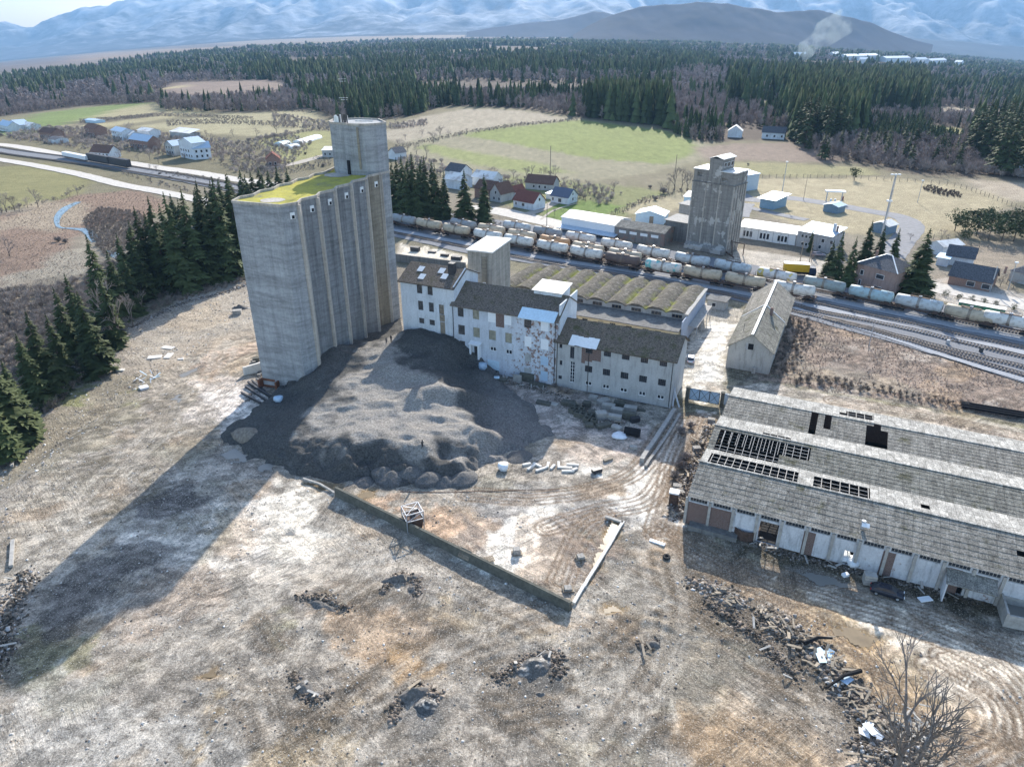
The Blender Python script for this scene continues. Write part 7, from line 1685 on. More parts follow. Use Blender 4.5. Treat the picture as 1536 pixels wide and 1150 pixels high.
mb = MB(); mb.bar((l_+.2, 0, 1), (l_+4, -2, .2), .4); mb.bar((l_+1, 3, 4), (l_+5, 3, 4), .25); mb.bar((l_+5, 3, 0), (l_+5, 3, 4), .25); mb.bar((l_+.3, 3, 4.5), (l_+2.5, 0, 0), .3); mb.build('conveyor_frame', M['rust_dark'], TW)
# --- station house with hip roof, houses at right
q0, q1 = (1279, 428), (1337, 445)
sth = house(q0, q1, 10.5, 7.2, 10.3, plaster('station_brick', (.40, .28, .24), .50, .2, (.36, .22, .17)), 'tile_grey', 'brick station house with grey hipped roof and white ridges behind the wagons', 'station house', axis='hip', name='station_house', wins=[(1.5, 2.4, 4.2, 5.6), (6.5, 8.8, 4.4, 5.6), (6.5, 8.8, .9, 2.0), (1.6, 2.2, 1, 2.6)], chim=(3, 4))
L_ = (D(*q1)-D(*q0)).length
mb = MB()
i_ = min(L_, 10.5)/2; a_ = (i_, 5.25, 10.4) if L_ > 10.5 else (L_/2, i_, 10.4); b_ = (L_-i_, 5.25, 10.4) if L_ > 10.5 else (L_/2, 10.5-i_, 10.4)
for c_, r_ in (((-.45, -.45, 7.3), a_), ((L_+.45, -.45, 7.3), b_), ((-.45, 10.95, 7.3), a_)): mb.bar(c_, r_, .3, .15)
mb.bar(a_, b_, .3, .15); mb.build('ridge_cap', M['white_metal'], sth)
house((1421, 425), (1483, 437), 9, 3.0, 6.2, 'brick', 'tile_grey', 'dark roofed house with pale roof panel facing the road of bushes', 'house', name='house', wins=[(5, 7, .8, 2.2), (9, 11, .8, 2.2)], chim=(13, 5))
house((1417, 396), (1457, 402), 7, 3.2, 5.8, 'white_plaster', 'tile_grey', 'dark grey roofed house just behind the dark roofed roadside house', 'house', name='house')
house((1390, 377), (1412, 384), 9, 3.4, 4.6, 'white_plaster', 'white_roof', 'white roofed garage in the shade of the biggest roadside conifer', 'garage', axis='y', name='garage')
house((1403, 397), (1420, 400), 5, 2.6, 2.9, 'white_plaster', 'blue_metal', 'lean-to with pale blue roof left of the dark roofed houses', 'lean-to', axis='mono', name='lean_to')
house((1512, 420), (1560, 432), 9, 3.2, 6, 'grey_plaster', 'tile_grey', 'dark hipped house cut by the right edge of the picture', 'house', axis='hip', name='house')
# --- village around the meadow (centre)
house((770, 310), (800, 316), 8, 3.4, 7.0, 'white_plaster', 'tile_red', 'white house with dark red gable roof beside the village lane', 'house', name='house', wins=[(1.2, 2, 1.2, 2.4), (5, 6.4, 1.2, 2.4), (3.5, 4.5, 3.6, 4.8, 'right')])
house((826, 303), (852, 307), 8, 3.2, 6.2, 'white_plaster', simple('slate_blue', (.10, .12, .17), .7), 'white house with slate blue roof, rightmost of the village', 'house', name='house', wins=[(.8, 1.6, 1, 2.3), (4, 5.6, .6, 2.2), (3.4, 4.4, 1.2, 2.4, 'right'), (3.4, 4.2, 3.6, 4.6, 'right')])
MB_ = house((819, 298), (826, 299), 5, 2.4, 2.7, 'white_metal', 'metal_roof', 'small white annex at the left end of the slate blue roofed house', 'annex', axis='mono', name='annex')
house((788, 283), (829, 287), 8, 3.3, 6.4, 'grey_plaster', 'tile_brown', 'long brown roofed farmhouse behind the red roofed house', 'farmhouse', name='farmhouse', wins=[(4, 5, 1, 2.2), (7, 8, 1, 2.2), (10, 11, 1, 2.2)])
house((735, 301), (751, 304), 9, 4.0, 8.0, 'grey_plaster', 'tile_brown', 'grey gabled house with brown roof left of the red roofed house', 'house', axis='y', name='house', wins=[(3, 4, 3.5, 4.8), (2, 3, 1, 2.2), (5, 6, 1, 2.2)])
house((762, 297), (772, 299), 7, 3.4, 5.6, 'white_plaster', 'tile_red', 'small red roofed house peeping behind the grey gabled one', 'house', axis='y', name='house')
house((712, 296), (738, 300), 9, 4.6, 7.6, 'brick', 'tile_brown', 'brown roofed brick house between the two single spruces', 'house', name='house')
house((708, 277), (739, 281), 9, 4, 6.6, 'white_plaster', 'white_roof', 'white sheet roofed house behind the single spruces', 'house', name='house')
house((668, 268), (690, 272), 9, 4.4, 7.6, 'white_plaster', 'tile_grey', 'dark roofed white house half hidden behind the spruce block', 'house', name='house')
house((667, 281), (690, 285), 9, 4.4, 7.0, 'white_plaster', 'white_roof', 'white roofed house touching the right side of the spruce block', 'house', name='house')
house((583, 238), (594, 240), 8, 4, 6.5, 'white_plaster', 'tile_grey', 'small grey roofed house just right of the silo tower', 'house', axis='y', name='house')
# --- village at the left
vl = [((129, 203), (144, 206), 'brick', 'tile_brown', 'x', 6, 8.5, 'brown roofed two floor house at the left end of the far village'), ((169, 208), (185, 211), 'white_plaster', 'metal_roof', 'x', 6, 8, 'pale roofed white house left of the orange brick house'), ((196, 221), (224, 225), 'brick', 'metal_roof', 'x', 5.5, 8.5, 'orange brick house with blue grey roof in the far village'),
      ((208, 206), (226, 208), 'white_plaster', 'white_roof', 'x', 5, 6.6, 'white roofed shed behind the orange brick house'), ((256, 206), (286, 209), 'grey_plaster', 'white_roof', 'mono', 4, 6, 'barn with sloping white roof at the far right of the far village'), ((272, 236), (292, 240), 'white_plaster', 'metal_roof', 'y', 9.5, 12, 'tall white three floor house by the far road'),
      ((292, 240), (318, 238), 'white_plaster', 'metal_roof', 'x', 6.5, 9.5, 'lower white house joined to the tall three floor one'), ((250, 232), (262, 234), 'grey_plaster', 'metal_roof', 'y', 6, 8.5, 'grey house behind trees left of the tall white house'), ((137, 236), (165, 238), 'white_plaster', 'tile_brown', 'x', 3.4, 7, 'brown roofed cottage beside the railway and the white wagons'),
      ((401, 251), (421, 250), 'brick', 'tile_red', 'y', 4.5, 7.5, 'red roofed brick house left of the silo tower'), ((484, 236), (502, 236), 'grey_plaster', 'white_roof', 'mono', 4, 5, 'white roofed shed directly left of the silo tower'), ((61, 208), (80, 210), 'brick', 'tile_brown', 'x', 5, 7.5, 'dull red house among trees at the far left'), ((0, 196), (14, 198), 'white_plaster', 'metal_roof', 'x', 5, 8, 'pale house at the left edge of the picture'),
      ((14, 194), (30, 196), 'white_plaster', 'metal_roof', 'y', 5, 8, 'pale blue gabled house second from the left edge'), ((34, 195), (46, 196), 'white_plaster', 'white_roof', 'x', 4, 6, 'small white house third from the left edge'), ((73, 214), (84, 216), 'white_plaster', 'tile_grey', 'x', 3, 4, 'tiny shed beside the far road'), ((186, 209), (196, 211), 'white_plaster', 'white_roof', 'x', 4, 6, 'white outbuilding between the pale and the orange houses'), ((128, 184), (144, 185), 'blue_metal', 'metal_roof', 'x', 2.5, 3.2, 'greenhouse in the fields above the far village')]
for a, b, w, r_, ax, e_, rg, lb in vl:
    L_ = (D(*b)-D(*a)).length
    house(a, b, 8.5, e_, rg, w, r_, lb, 'greenhouse' if 'greenhouse' in lb else 'house', axis=ax, name='greenhouse' if 'greenhouse' in lb else 'house', wins=[(x, x+1.1, z, z+1.4) for z in ([1.2] if e_ < 5.5 else [1.2, 4.0] if e_ < 8 else [1.2, 4, 6.8]) for x in np.arange(1.2, max(1.3, L_-2), 2.9)][:9] if e_ > 3 and 'barn' not in lb else [])
for a, b, lb in (((1091, 206), (1112, 207), 'white house with pale roof at the edge of the big spruces'), ((1142, 208), (1176, 210), 'long white house with brown roof under the tall spruces')):
    house(a, b, 9, 4.5, 8.0, 'white_plaster', 'white_roof' if '1091' in str(a) else 'tile_grey', lb, 'house', name='house', wins=[(3, 4.2, 1.4, 2.8), (8, 9.2, 1.4, 2.8), (13, 14.2, 1.4, 2.8)] if '1142' in str(a) else [], axis='y' if '1091' in str(a) else 'x')
house((1528, 265), (1550, 266), 9, 3.5, 6, 'white_plaster', 'metal_roof', 'pale roofed hut at the wood edge on the far right', 'hut', name='hut')
# far works in the forest
for a, b, r_, lb in (((1190, 88), (1208, 89), 14, 'small white roofed hall left of the far works'), ((1250, 88), (1260, 88), 14, 'tiny bright roofed hall in the distant forest'), ((1270, 91), (1318, 93), 26, 'long bright white roofed hall of the far works'), ((1288, 96), (1302, 97), 16, 'gabled hall in front of the long bright one'), ((1328, 94), (1364, 96), 22, 'second long bright roofed hall of the far works'),
                     ((1374, 96), (1390, 97), 16, 'short pale hall right of the far works'), ((1395, 98), (1418, 99), 16, 'pale long hall near the right of the far works'), ((1430, 100), (1440, 101), 14, 'last small hall at the right of the far works')):
    house(a, b, r_*1.6, 13, 19, 'white_plaster', 'white_metal', lb, 'far hall', name='far_hall', axis='x', z0=-3)
for a, b, mt, lb in (((418, 219), (430, 216), 'blue_metal', 'long pale blue plastic tunnel in the fields left of the silo'), ((446, 216), (476, 207), 'white_metal', 'long white plastic tunnel in the fields left of the silo'), ((432, 223), (446, 221), 'white_metal', 'small white plastic tunnel below the longer ones')):
    A_, B_ = D(*a), D(*b); L_ = (B_-A_).length; mb = MB(); n = 8; vs = []
    for x in (0, L_): vs += [(x, 4*math.cos(math.pi*k/n), 2.4*math.sin(math.pi*k/n)) for k in range(n+1)]
    mb.add(vs, [(k, k+1, k+n+2, k+n+1) for k in range(n)]+[tuple(range(n+1)), tuple(range(2*n+1, n, -1))]); obj1(mb, 'plastic_tunnel', M[mt], lb, 'tunnel', A_[:], math.atan2(B_.y-A_.y, B_.x-A_.x))
# flat wagons parked by the cottage
for i, (a, b, mt, h, lb) in enumerate([((98, 237), (134, 244), 'white_metal', 2.2, 'flat wagon with white load beside the brown roofed cottage'), ((135, 243), (168, 249), 'dark_metal', 3.4, 'dark goods wagon on the far railway line'), ((169, 249), (196, 254), 'dark_metal', 3.4, 'second dark goods wagon on the far railway line, farther right')]):
    A_, B_ = D(*a), D(*b); L_ = (B_-A_).length; o = thing('goods_wagon', lb, 'wagon', (A_.x, A_.y, A_.z+.6), math.atan2(B_.y-A_.y, B_.x-A_.x))
    MB().box(0, L_-.8, -1.4, 1.4, 1.0, 1.0+h).build('body', M[mt], o); MB().box(-.1, L_-.7, -1.45, 1.45, .5, 1.0).build('frame', M['black'], o)
    if i: MB().box(0, L_-.8, -1.2, 1.2, 1.0+h, 1.1+h).build('cover', M['tile_grey'], o)
# --- walls, ramps, hut, by the hall
A_, B_ = D(592, 392), D(698, 406); mb = MB(); L_ = (B_-A_).length; mb.box(0, L_, 0, .5, 0, 2.6); obj1(mb, 'ramp_wall', M['dark_conc'], 'dark loading ramp wall between the silo and the lift tower', 'wall', (A_.x, A_.y, 0), math.atan2(B_.y-A_.y, B_.x-A_.x))
for px, s_, lb in (((623, 376), (3.2, 1.6, 1.5), 'dark block on the pale yard, nearest the silo'), ((648, 379), (2.8, 1, .6), 'low dark block second from the silo on the pale yard'), ((667, 384), (2.8, 1.2, .8), 'dark block third from the silo on the pale yard'), ((685, 389), (3.4, 2.0, 1.2), 'dark block heap closest to the lift tower')):
    slab(px, s_, R(-20), lb, mat='dark_metal', name='dark_block', cat='block')
o = house((1060, 461), (1086, 466), 3.5, 2.7, 3.0, 'grey_plaster', 'dark_conc', 'small roofless looking hut at the far end of the lane', 'hut', axis='mono', name='hut', wins=[(1.4, 2.4, .9, 1.9)])
# --- vehicles
def car(px, rz, c, label, name='parked_car', L=4.3, W_=1.75, H=1.42, est=False):
    q = D(*px); o = thing(name, label, 'car', (q.x, q.y, q.z+.02), rz); paint_ = simple('car_paint_'+c[0], c[1], .25, .2, var=.05, spec=.5)
    sec = [(-L/2, .55, .62, .8), (-L/2+.15, .32, .86, .92), (-L*.33, .25, .93, .98), (0, .25, .95, 1.0), (L*.27, .25, .93, .98), (L/2-.25, .3, .78, .93), (L/2, .5, .6, .78)]
    V = []; F = []
    for x, z0, z1, w in sec:
        h = W_/2*w; V += [(x, -h*.96, z0), (x, -h, (z0+z1)/2), (x, -h*.93, z1), (x, h*.93, z1), (x, h, (z0+z1)/2), (x, h*.96, z0)]
    for i in range(len(sec)-1):
        for k in range(6): F.append((i*6+k, i*6+(k+1) % 6, (i+1)*6+(k+1) % 6, (i+1)*6+k))
    F += [tuple(reversed(range(6))), tuple(range(len(V)-6, len(V)))]; mb = MB(); mb.add(V, F); b_ = mb.build('body', paint_, o, smooth=True); b_.modifiers.new('bev', 'BEVEL').width = .04
    g = MB(); x0, x1, x2, x3 = -L*.42, -L*.26, L*.08, L*.27
    if est: x0, x1 = -L*.47, -L*.42
    V = []
    for x, z, w in ((x0, .9, .86), (x1, H-.06, .70), (x2, H-.04, .70), (x3, .92, .86)): V += [(x, -W_/2*w, z), (x, W_/2*w, z)]
    g.add(V, [(0, 1, 3, 2), (4, 5, 7, 6), (2, 4, 6, 0), (1, 7, 5, 3), (2, 3, 5, 4)]); g.build('windows', M['glass'], o)
    r_ = MB(); r_.add([(x1-.05, -W_/2*.71, H-.07), (x2+.08, -W_/2*.71, H-.05), (x2+.08, W_/2*.71, H-.05), (x1-.05, W_/2*.71, H-.07), (x1+.1, -W_/2*.6, H), (x2-.1, -W_/2*.6, H), (x2-.1, W_/2*.6, H), (x1+.1, W_/2*.6, H)], [(4, 5, 6, 7), (0, 1, 5, 4), (1, 2, 6, 5), (2, 3, 7, 6), (3, 0, 4, 7)]); r_.build('roof', paint_, o)
    for x in (-L*.31, L*.31):
        for y in (-1, 1): mb = MB(); mb.tube([(x, y*(W_/2-.2), .32), (x, y*(W_/2-.0), .32)], .32, 14); w_ = mb.build('wheel', M['tyre'], o); mb = MB(); mb.tube([(x, y*(W_/2-.01), .32), (x, y*(W_/2+.012), .32)], .19, 10); mb.build('rim', M['steel'], w_)
    for y in (-.6, .6): MB().box(L/2-.1, L/2+.0, y-.18, y+.18, .6, .76).build('headlight', M['white_metal'], o)
    for y in (-.62, .62): MB().box(-L/2-.0, -L/2+.1, y-.14, y+.14, .65, .82).build('tail_light', simple('tail_red', (.4, .03, .02), .4), o)
    MB().box(L/2-.06, L/2+.02, -.26, .26, .42, .54).build('number_plate', M['white_metal'], o)
    return o
car((1330, 889), R(-26), ('black', (.02, .025, .04)), 'black hatchback parked in the shade along the long white shed')
car((1036, 541), R(75), ('silver', (.55, .57, .6)), 'silver car parked against the end wall of the grey mill building')
car((1227, 384), R(-6), ('rose', (.45, .38, .40)), 'pale car parked before the works building', est=True)
car((1512, 478), R(-20), ('whitecar', (.75, .76, .78)), 'white car with dark windows beyond the last wagon')
q = D(1198, 414); tr = thing('box_truck', 'yellow box truck with white roof and dark cab behind the wagons', 'truck', (q.x, q.y+1, q.z), R(-12))
MB().box(-4.6, 3.0, -1.25, 1.25, 1.5, 3.9).build('cargo_box', simple('truck_yellow', (.62, .36, .02), .5, var=.1), tr); MB().box(-4.65, 3.05, -1.3, 1.3, 3.9, 3.98).build('box_roof', M['white_metal'], tr)
mb = MB(); mb.add([(3.1, -1.15, .5), (5.2, -1.15, .5), (5.2, -1.15, 1.8), (4.9, -1.15, 2.9), (3.1, -1.15, 3.0), (3.1, 1.15, .5), (5.2, 1.15, .5), (5.2, 1.15, 1.8), (4.9, 1.15, 2.9), (3.1, 1.15, 3.0)], [(0, 1, 2, 3, 4), (9, 8, 7, 6, 5), (0, 5, 6, 1), (1, 6, 7, 2), (2, 7, 8, 3), (3, 8, 9, 4), (4, 9, 5, 0)]); cab_ = mb.build('cab', simple('cab_blue', (.02, .04, .08), .4), tr)
mb = MB(); mb.add([(5.21, -1.05, 1.85), (5.21, 1.05, 1.85), (4.95, 1.05, 2.75), (4.95, -1.05, 2.75)], [(0, 1, 2, 3)]); mb.build('windscreen', M['glass'], cab_)
MB().box(-4.5, 3.4, -1.0, 1.0, .7, 1.45).build('chassis', M['black'], tr)
for x in (-3.4, -2.2, 4.2):
    for y in (-1, 1): mb = MB(); mb.tube([(x, y*.85, .5), (x, y*1.2, .5)], .5, 12); mb.build('wheel', M['tyre'], tr)
# --- masts, poles, lamps
def pole(px, top, label, r0=.16, r1=.1, name='pole', cat='pole', mat='wood', arms=0, lamp=0):
    q = D(*px); h = topz(top[0], top[1], q.y)-q.z; o = thing(name, label, cat, (q.x, q.y, q.z)); mb = MB(); mb.tube([(0, 0, -.2), (0, 0, h)], [r0, r1], 7); mb.build('post', M[mat], o)
    if arms: mb = MB(); [mb.bar((-1.0, 0, h-.3-k*.6), (1.0, 0, h-.3-k*.6), .1) for k in range(arms)]; mb.build('cross_arm', M['dark_metal'], o)
    if lamp: mb = MB(); [mb.box(x-.45, x+.45, -.3, .3, h-.1, h+.25) for x in ((-1.3, 1.3, 0) if lamp > 1 else (0,))]; mb.build('lamp_head', M['white_metal'], o)
    return o
lm = pole((1322, 355), (1339, 262), 'tall pale lattice lamp mast with floodlights rising behind the works lawn', .35, .22, 'lamp_mast', 'lamp mast', 'steel', 0, 3)
q = lm.location; hL = topz(1339, 262, q.y)-q.z; mb = MB()
for k in range(14):
    z = hL*k/14; a = .45-.015*k; mb.bar((-a, -a, z), (a, -a, z+hL/14), .06); mb.bar((a, -a, z), (-a, -a, z+hL/14), .06)
for x in (-.5, .5): mb.bar((x, -.5, 0), (x*.5, -.25, hL), .1)
mb.build('lattice', M['steel'], lm)
MB().box(-1.0, .8, -.5, .5, hL*.58, hL*.6).build('platform', M['white_metal'], lm)
pole((1171, 301), (1177, 243), 'grey lamp mast beside the blue open shed', .22, .12, 'lamp_mast', 'lamp mast', 'steel', 0, 1)
pole((1376, 304), (1382, 271), 'thin lamp post on the dry lawn near the round bush', .14, .1, 'lamp_post', 'lamp post', 'steel', 0, 1)
pole((1512, 434), (1521, 394), 'lamp post by the roadside houses at right', .14, .1, 'lamp_post', 'lamp post', 'steel', 0, 1)
pole((1485, 436), (1490, 400), 'pale concrete post in front of the dark roofed house', .2, .15, 'pole', 'pole', 'steel')
pole((1199, 398), (1202, 362), 'brown wooden pole on the works forecourt, left of two', .15, .1, mat='wood', arms=1)
pole((1213, 398), (1216, 358), 'brown wooden pole on the works forecourt, right of two', .15, .1, mat='wood')
pole((825, 266), (825, 219), 'tall dark wooden pole standing in the meadow edge', .25, .18, mat='wood')
pole((1012, 268), (1013, 232), 'wooden pole among the leafless bushes by the field', .2, .14, mat='wood')
pole((820, 342), (820, 305), 'thin dark pole beside the village lane', .15, .1, mat='dark_metal')
pole((1303, 520), (1310, 485), 'thin signal post at the scrub edge beside the rails', .12, .08, mat='steel')
pole((1130, 432), (1133, 406), 'short signal post between the wagons behind the barn', .12, .08, mat='dark_metal')
pole((1205, 300), (1206, 262), 'thin pole on the dry lawn behind the blue shed', .12, .09, mat='wood')
for px, lb in (((1421, 516), 'small pale signal box between the rails'), ((1471, 528), 'tiny dark signal box between the outer rails')):
    slab(px, (.7, .6, 1.3), 0, lb, mat='steel' if 'pale' in lb else 'dark_metal', name='signal_box', cat='signal box')
# dark drums of clipped bushes along the road
for i, px in enumerate([(1418, 443), (1438, 448), (1457, 452), (1476, 456), (1493, 459), (1521, 464)]):
    q = D(*px); V, T = round_arr(420, 40+i); V = V-np.array([0, 0, .28]); o = np_mesh('round_shrub', V*2.9, T, M['spruce']); o.location = q[:]; tag(o, 'round dark clipped shrub in the row along the pale road', 'shrub', 'round dark shrubs along the pale road')
# black pipes lying at the scrub edge
A_, B_ = D(1442, 612), D(1560, 632)
for k in range(3): mb = MB(); mb.tube([(A_.x+k*.5, A_.y+k*.9, .4), (B_.x+k*.5, B_.y+k*.9, .4)], .32, 8); tag(mb.build('black_pipe', M['black']), 'long black pipe lying at the lower edge of the brown scrub', 'pipe', 'black pipes at the edge of the scrub')
# fences
def fence(pts, label, h=1.6, step=3.2, mat='wood', rails=2, grp=None):
    L = smooth_line([D(*q) for q in pts], 6); o = thing('fence', label, 'fence', (0, 0, 0)); acc = 0; rb = MB(); n_ = 0
    for a, b in zip(L, L[1:]):
        l = (b-a).length
        while acc < l and n_ < 95:
            q = a.lerp(b, acc/l); MB().box(q.x-.09, q.x+.09, q.y-.09, q.y+.09, q.z-.2, q.z+h).build('post', M[mat], o); acc += step; n_ += 1
        acc -= l
        for k in range(rails): rb.bar((a.x, a.y, a.z+h*(k+1)/(rails+.4)), (b.x, b.y, b.z+h*(k+1)/(rails+.4)), .05)
    rb.build('rail', M[mat], o)
fence([(1070, 266), (1150, 267), (1240, 267), (1330, 271), (1430, 280), (1500, 303), (1536, 318)], 'long post fence between the dry lawn and the scrub at the wood edge', 2.0, 3.6)
fence([(1400, 358), (1450, 368), (1536, 378), (1600, 388)], 'post fence behind the roadside gardens at right', 1.8, 2.6)
fence([(903, 332), (925, 320), (960, 304), (975, 295)], 'low fence along the green field beside the white house', 1.5, 2.4)
# ================================================================ trees by the yard and around the village
LBL_L = 'tall dark spruce in the row bordering the left side of the yard'; GL = 'spruces along the left side of the yard'
for b, t_, w in [((20, 668), (-4, 512), 1.5), ((78, 592), (58, 468), 1.45), ((150, 560), (128, 436), 1.35), ((40, 650), (26, 540), 1.3), ((112, 540), (96, 430), 1.2), ((176, 520), (160, 410), 1.1), ((205, 470), (200, 385), 1.2), ((215, 450), (212, 345), 1.3), ((195, 440), (190, 360), 1.2), ((60, 610), (46, 500), 1.3), ((100, 575), (84, 470), 1.2), ((5, 690), (-14, 560), 1.4), ((140, 540), (122, 440), 1.2), ((218, 438), (214, 330), 1.3), ((240, 425), (242, 318), 1.3), ((330, 405), (334, 282), 1.4), ((350, 398), (356, 278), 1.3), ((200, 455), (192, 350), 1.1), ((128, 520), (110, 410), 1.2), ((165, 488), (146, 352), 1.2), ((186, 478), (168, 374), 1.2),
                 ((228, 428), (221, 309), 1.15), ((252, 432), (252, 294), 1.1), ((276, 436), (271, 287), 1.05), ((300, 428), (302, 282), 1.1), ((322, 420), (328, 270), 1.1), ((345, 415), (350, 265), 1.05), ((238, 410), (236, 322), 1.05), ((288, 405), (286, 296), 1.05), ((312, 400), (315, 285), 1.05), ((362, 400), (362, 262), 1.2), ((262, 415), (262, 305), 1.3)]:
    tree_px(SPR, 20, b, t_, LBL_L, GL, w)
for b, t_ in [((266, 345), (266, 290)), ((303, 338), (303, 279)), ((326, 335), (326, 270)), ((352, 330), (352, 260)), ((371, 328), (371, 253)), ((386, 326), (386, 256)), ((398, 325), (398, 250)), ((411, 322), (411, 254)), ((424, 320), (424, 248)), ((438, 316), (438, 252)), ((380, 345), (378, 262)), ((405, 345), (405, 262)), ((340, 345), (338, 268))]:
    tree_px(SPR, 20, b, t_, 'dark spruce rising behind the left edge of the silo roof', 'spruces behind the silo roof', 1.5)
for b, t_ in [((592, 318), (591, 240)), ((607, 322), (607, 232)), ((622, 324), (626, 228)), ((640, 326), (642, 233)), ((655, 328), (662, 246)), ((598, 305), (600, 236)), ((615, 308), (616, 234)), ((634, 310), (634, 236)), ((650, 312), (652, 240)), ((668, 328), (672, 256)), ((630, 328), (632, 246)), ((612, 326), (612, 250))]:
    tree_px(SPR, 20, b, t_, 'dark spruce in the dense block right of the silo tower', 'spruce block right of the silo tower', 1.15)
tree_px(SPR, 20, (698, 336), (696, 254), 'broad single spruce standing left of the other single one by the wagons', None, 1.5)
tree_px(SPR, 20, (727, 334), (725.5, 260), 'slim single spruce in front of the brown roofed houses', None, 1.3)
for b, t_, w in [((1250, 424), (1259, 348), 1.15), ((1270, 428), (1275, 354), 1.05), ((1294, 400), (1302, 330), 1.25), ((1314, 400), (1318, 338), 1.15), ((1336, 402), (1338, 342), 1.15), ((1240, 418), (1245, 360), 1.3)]:
    tree_px(SPR, 20, b, t_, 'dark spruce in the group around the brick station house', 'spruces around the brick station house', w)
tree_px(SPR, 20, (1370, 442), (1377, 342), 'largest spruce at the right of the brick station house', None, 1.7)
tree_px(SPR, 20, (1214, 378), (1217, 340), 'narrow dark conifer against the two storey works building', None, .8)
for x, y, h in [(1432, 346, 42), (1446, 352, 40), (1456, 342, 40), (1464, 354, 46), (1475, 346, 44), (1482, 360, 46), (1492, 350, 46), (1502, 362, 48), (1510, 350, 46), (1520, 362, 50), (1530, 354, 48), (1542, 366, 52), (1556, 358, 50), (1445, 365, 30), (1526, 340, 40), (1486, 338, 38), (1548, 345, 44)]:
    tree_px(PIN, 9, (x, y), (x, y-h*.8), 'bushy green pine in the plantation at the right edge of the dry lawn', 'pines at the right edge of the dry lawn', 1.35)
tree_px(PIN, 9, (1281, 271), (1281, 250), 'single bushy pine at the fence above the dry lawn', None, 1.3)
# leafless trees
GB = 'leafless trees around the village houses'; LBv = 'leafless grey tree among the village houses and gardens'
for b, h in [((75, 215), 22), ((110, 205), 24), ((53, 200), 22), ((195, 205), 34), ((180, 215), 22), ((240, 225), 26), ((248, 228), 24), ((225, 240), 26), ((180, 240), 22), ((238, 245), 20), ((300, 212), 22), ((318, 216), 26), ((340, 225), 34), ((355, 235), 30), ((330, 230), 26), ((375, 240), 32), ((390, 225), 22), ((400, 210), 16), ((415, 200), 20), ((425, 190), 26), ((310, 205), 16),
             ((440, 250), 26), ((478, 250), 26), ((493, 248), 20), ((460, 228), 16), ((350, 205), 18), ((385, 205), 20), ((120, 232), 14), ((150, 205), 22), ((90, 212), 18), ((30, 210), 20), ((270, 215), 20), ((260, 225), 26), ((350, 248), 30), ((332, 242), 24), ((208, 240), 16), ((225, 255), 14), ((235, 258), 16), ((385, 258), 22), ((402, 262), 20),
             ((650, 215), 30), ((660, 208), 30), ((672, 206), 18), ((690, 205), 14), ((578, 190), 20), ((594, 188), 20), ((608, 210), 14), ((633, 205), 16), ((700, 200), 12), ((715, 200), 12), ((745, 196), 10), ((600, 226), 28), ((612, 228), 24), ((625, 232), 26), ((640, 236), 28),
             ((712, 275), 22), ((735, 270), 30), ((742, 268), 26), ((770, 268), 26), ((776, 274), 20), ((790, 268), 30), ((797, 265), 26), ((815, 270), 30), ((825, 272), 30), ((833, 268), 30), ((752, 280), 22), ((760, 284), 20), ((846, 278), 24), ((860, 285), 26), ((873, 290), 24), ((882, 288), 28), ((892, 296), 26), ((902, 292), 28), ((910, 300), 26), ((920, 290), 28), ((866, 300), 22), ((878, 302), 24),
             ((896, 300), 24), ((700, 268), 18), ((745, 300), 14), ((832, 322), 16), ((866, 305), 14), ((846, 292), 22)]:
    tree_px(BARE, 10, b, (b[0], b[1]-h), LBv, GB, 1.05)
for b, h in [((1012, 285), 52), ((1022, 284), 50), ((1030, 286), 46), ((1040, 282), 40), ((1003, 288), 30), ((990, 290), 26)]:
    tree_px(BARE, 10, b, (b[0], b[1]-h), 'tall leafless tree in the clump left of the concrete tower', 'leafless clump left of the concrete tower', .8)
for b, h in [((10, 318), 46), ((22, 316), 40), ((42, 312), 26), ((57, 311), 44), ((105, 295), 20), ((116, 292), 22), ((14, 384), 46), ((3, 320), 38), ((30, 318), 22)]:
    tree_px(BARE, 10, b, (b[0], b[1]-h), 'leafless tree at the edge of the meadow and reed bed on the far left', 'leafless trees by the left meadow', .9)
for b, h in [((165, 500), 120), ((185, 520), 110), ((200, 490), 90), ((65, 460), 60), ((85, 455), 50), ((300, 400), 60), ((312, 402), 66), ((196, 450), 70), ((40, 480), 40), ((120, 470), 50), ((215, 470), 60), ((140, 500), 60), ((100, 520), 50)]:
    tree_px(BARE, 10, b, (b[0]-4, b[1]-h), 'bare twiggy tree in the thicket left of the yard', 'bare trees in the left thicket', .55)
for b, h in [((1413, 358), 22), ((1420, 362), 16), ((1500, 430), 24), ((1510, 425), 28), ((1520, 432), 24), ((1495, 415), 20), ((1365, 360), 18), ((1217, 392), 26), ((1180, 515), 30)]:
    tree_px(BARE, 10, b, (b[0], b[1]-h), 'small leafless tree near the roadside houses and station', 'small leafless trees near the station and roadside houses', 1.1)
GS = 'leafless bushes scattered over the fields and banks'
for b, h in [((88, 362), 16), ((98, 364), 14), ((875, 330), 30), ((885, 330), 26), ((893, 330), 22), ((995, 290), 20), ((983, 300), 14), ((975, 282), 10), ((1122, 248), 7), ((1080, 250), 8), ((1072, 252), 6), ((485, 250), 10), ((458, 232), 8),
             ((700, 330), 12), ((715, 338), 12), ((740, 342), 14), ((760, 345), 14), ((770, 346), 10), ((680, 330), 10), ((1000, 402), 8), ((905, 390), 5), ((860, 325), 12), ((1435, 330), 6), ((240, 262), 8), ((255, 268), 8), ((840, 586), 14), ((850, 588), 16), ((832, 580), 12), ((1020, 700), 22), ((1012, 715), 20), ((1028, 690), 26), ((1016, 768), 14), ((1022, 650), 22), ((1036, 640), 18),
             ((700, 525), 16), ((1010, 596), 12), ((1060, 466), 6)]:
    o = tree_px(BUSH, 3, b, (b[0], b[1]-h), 'leafless tangled bush on open ground', GS, 1.3)
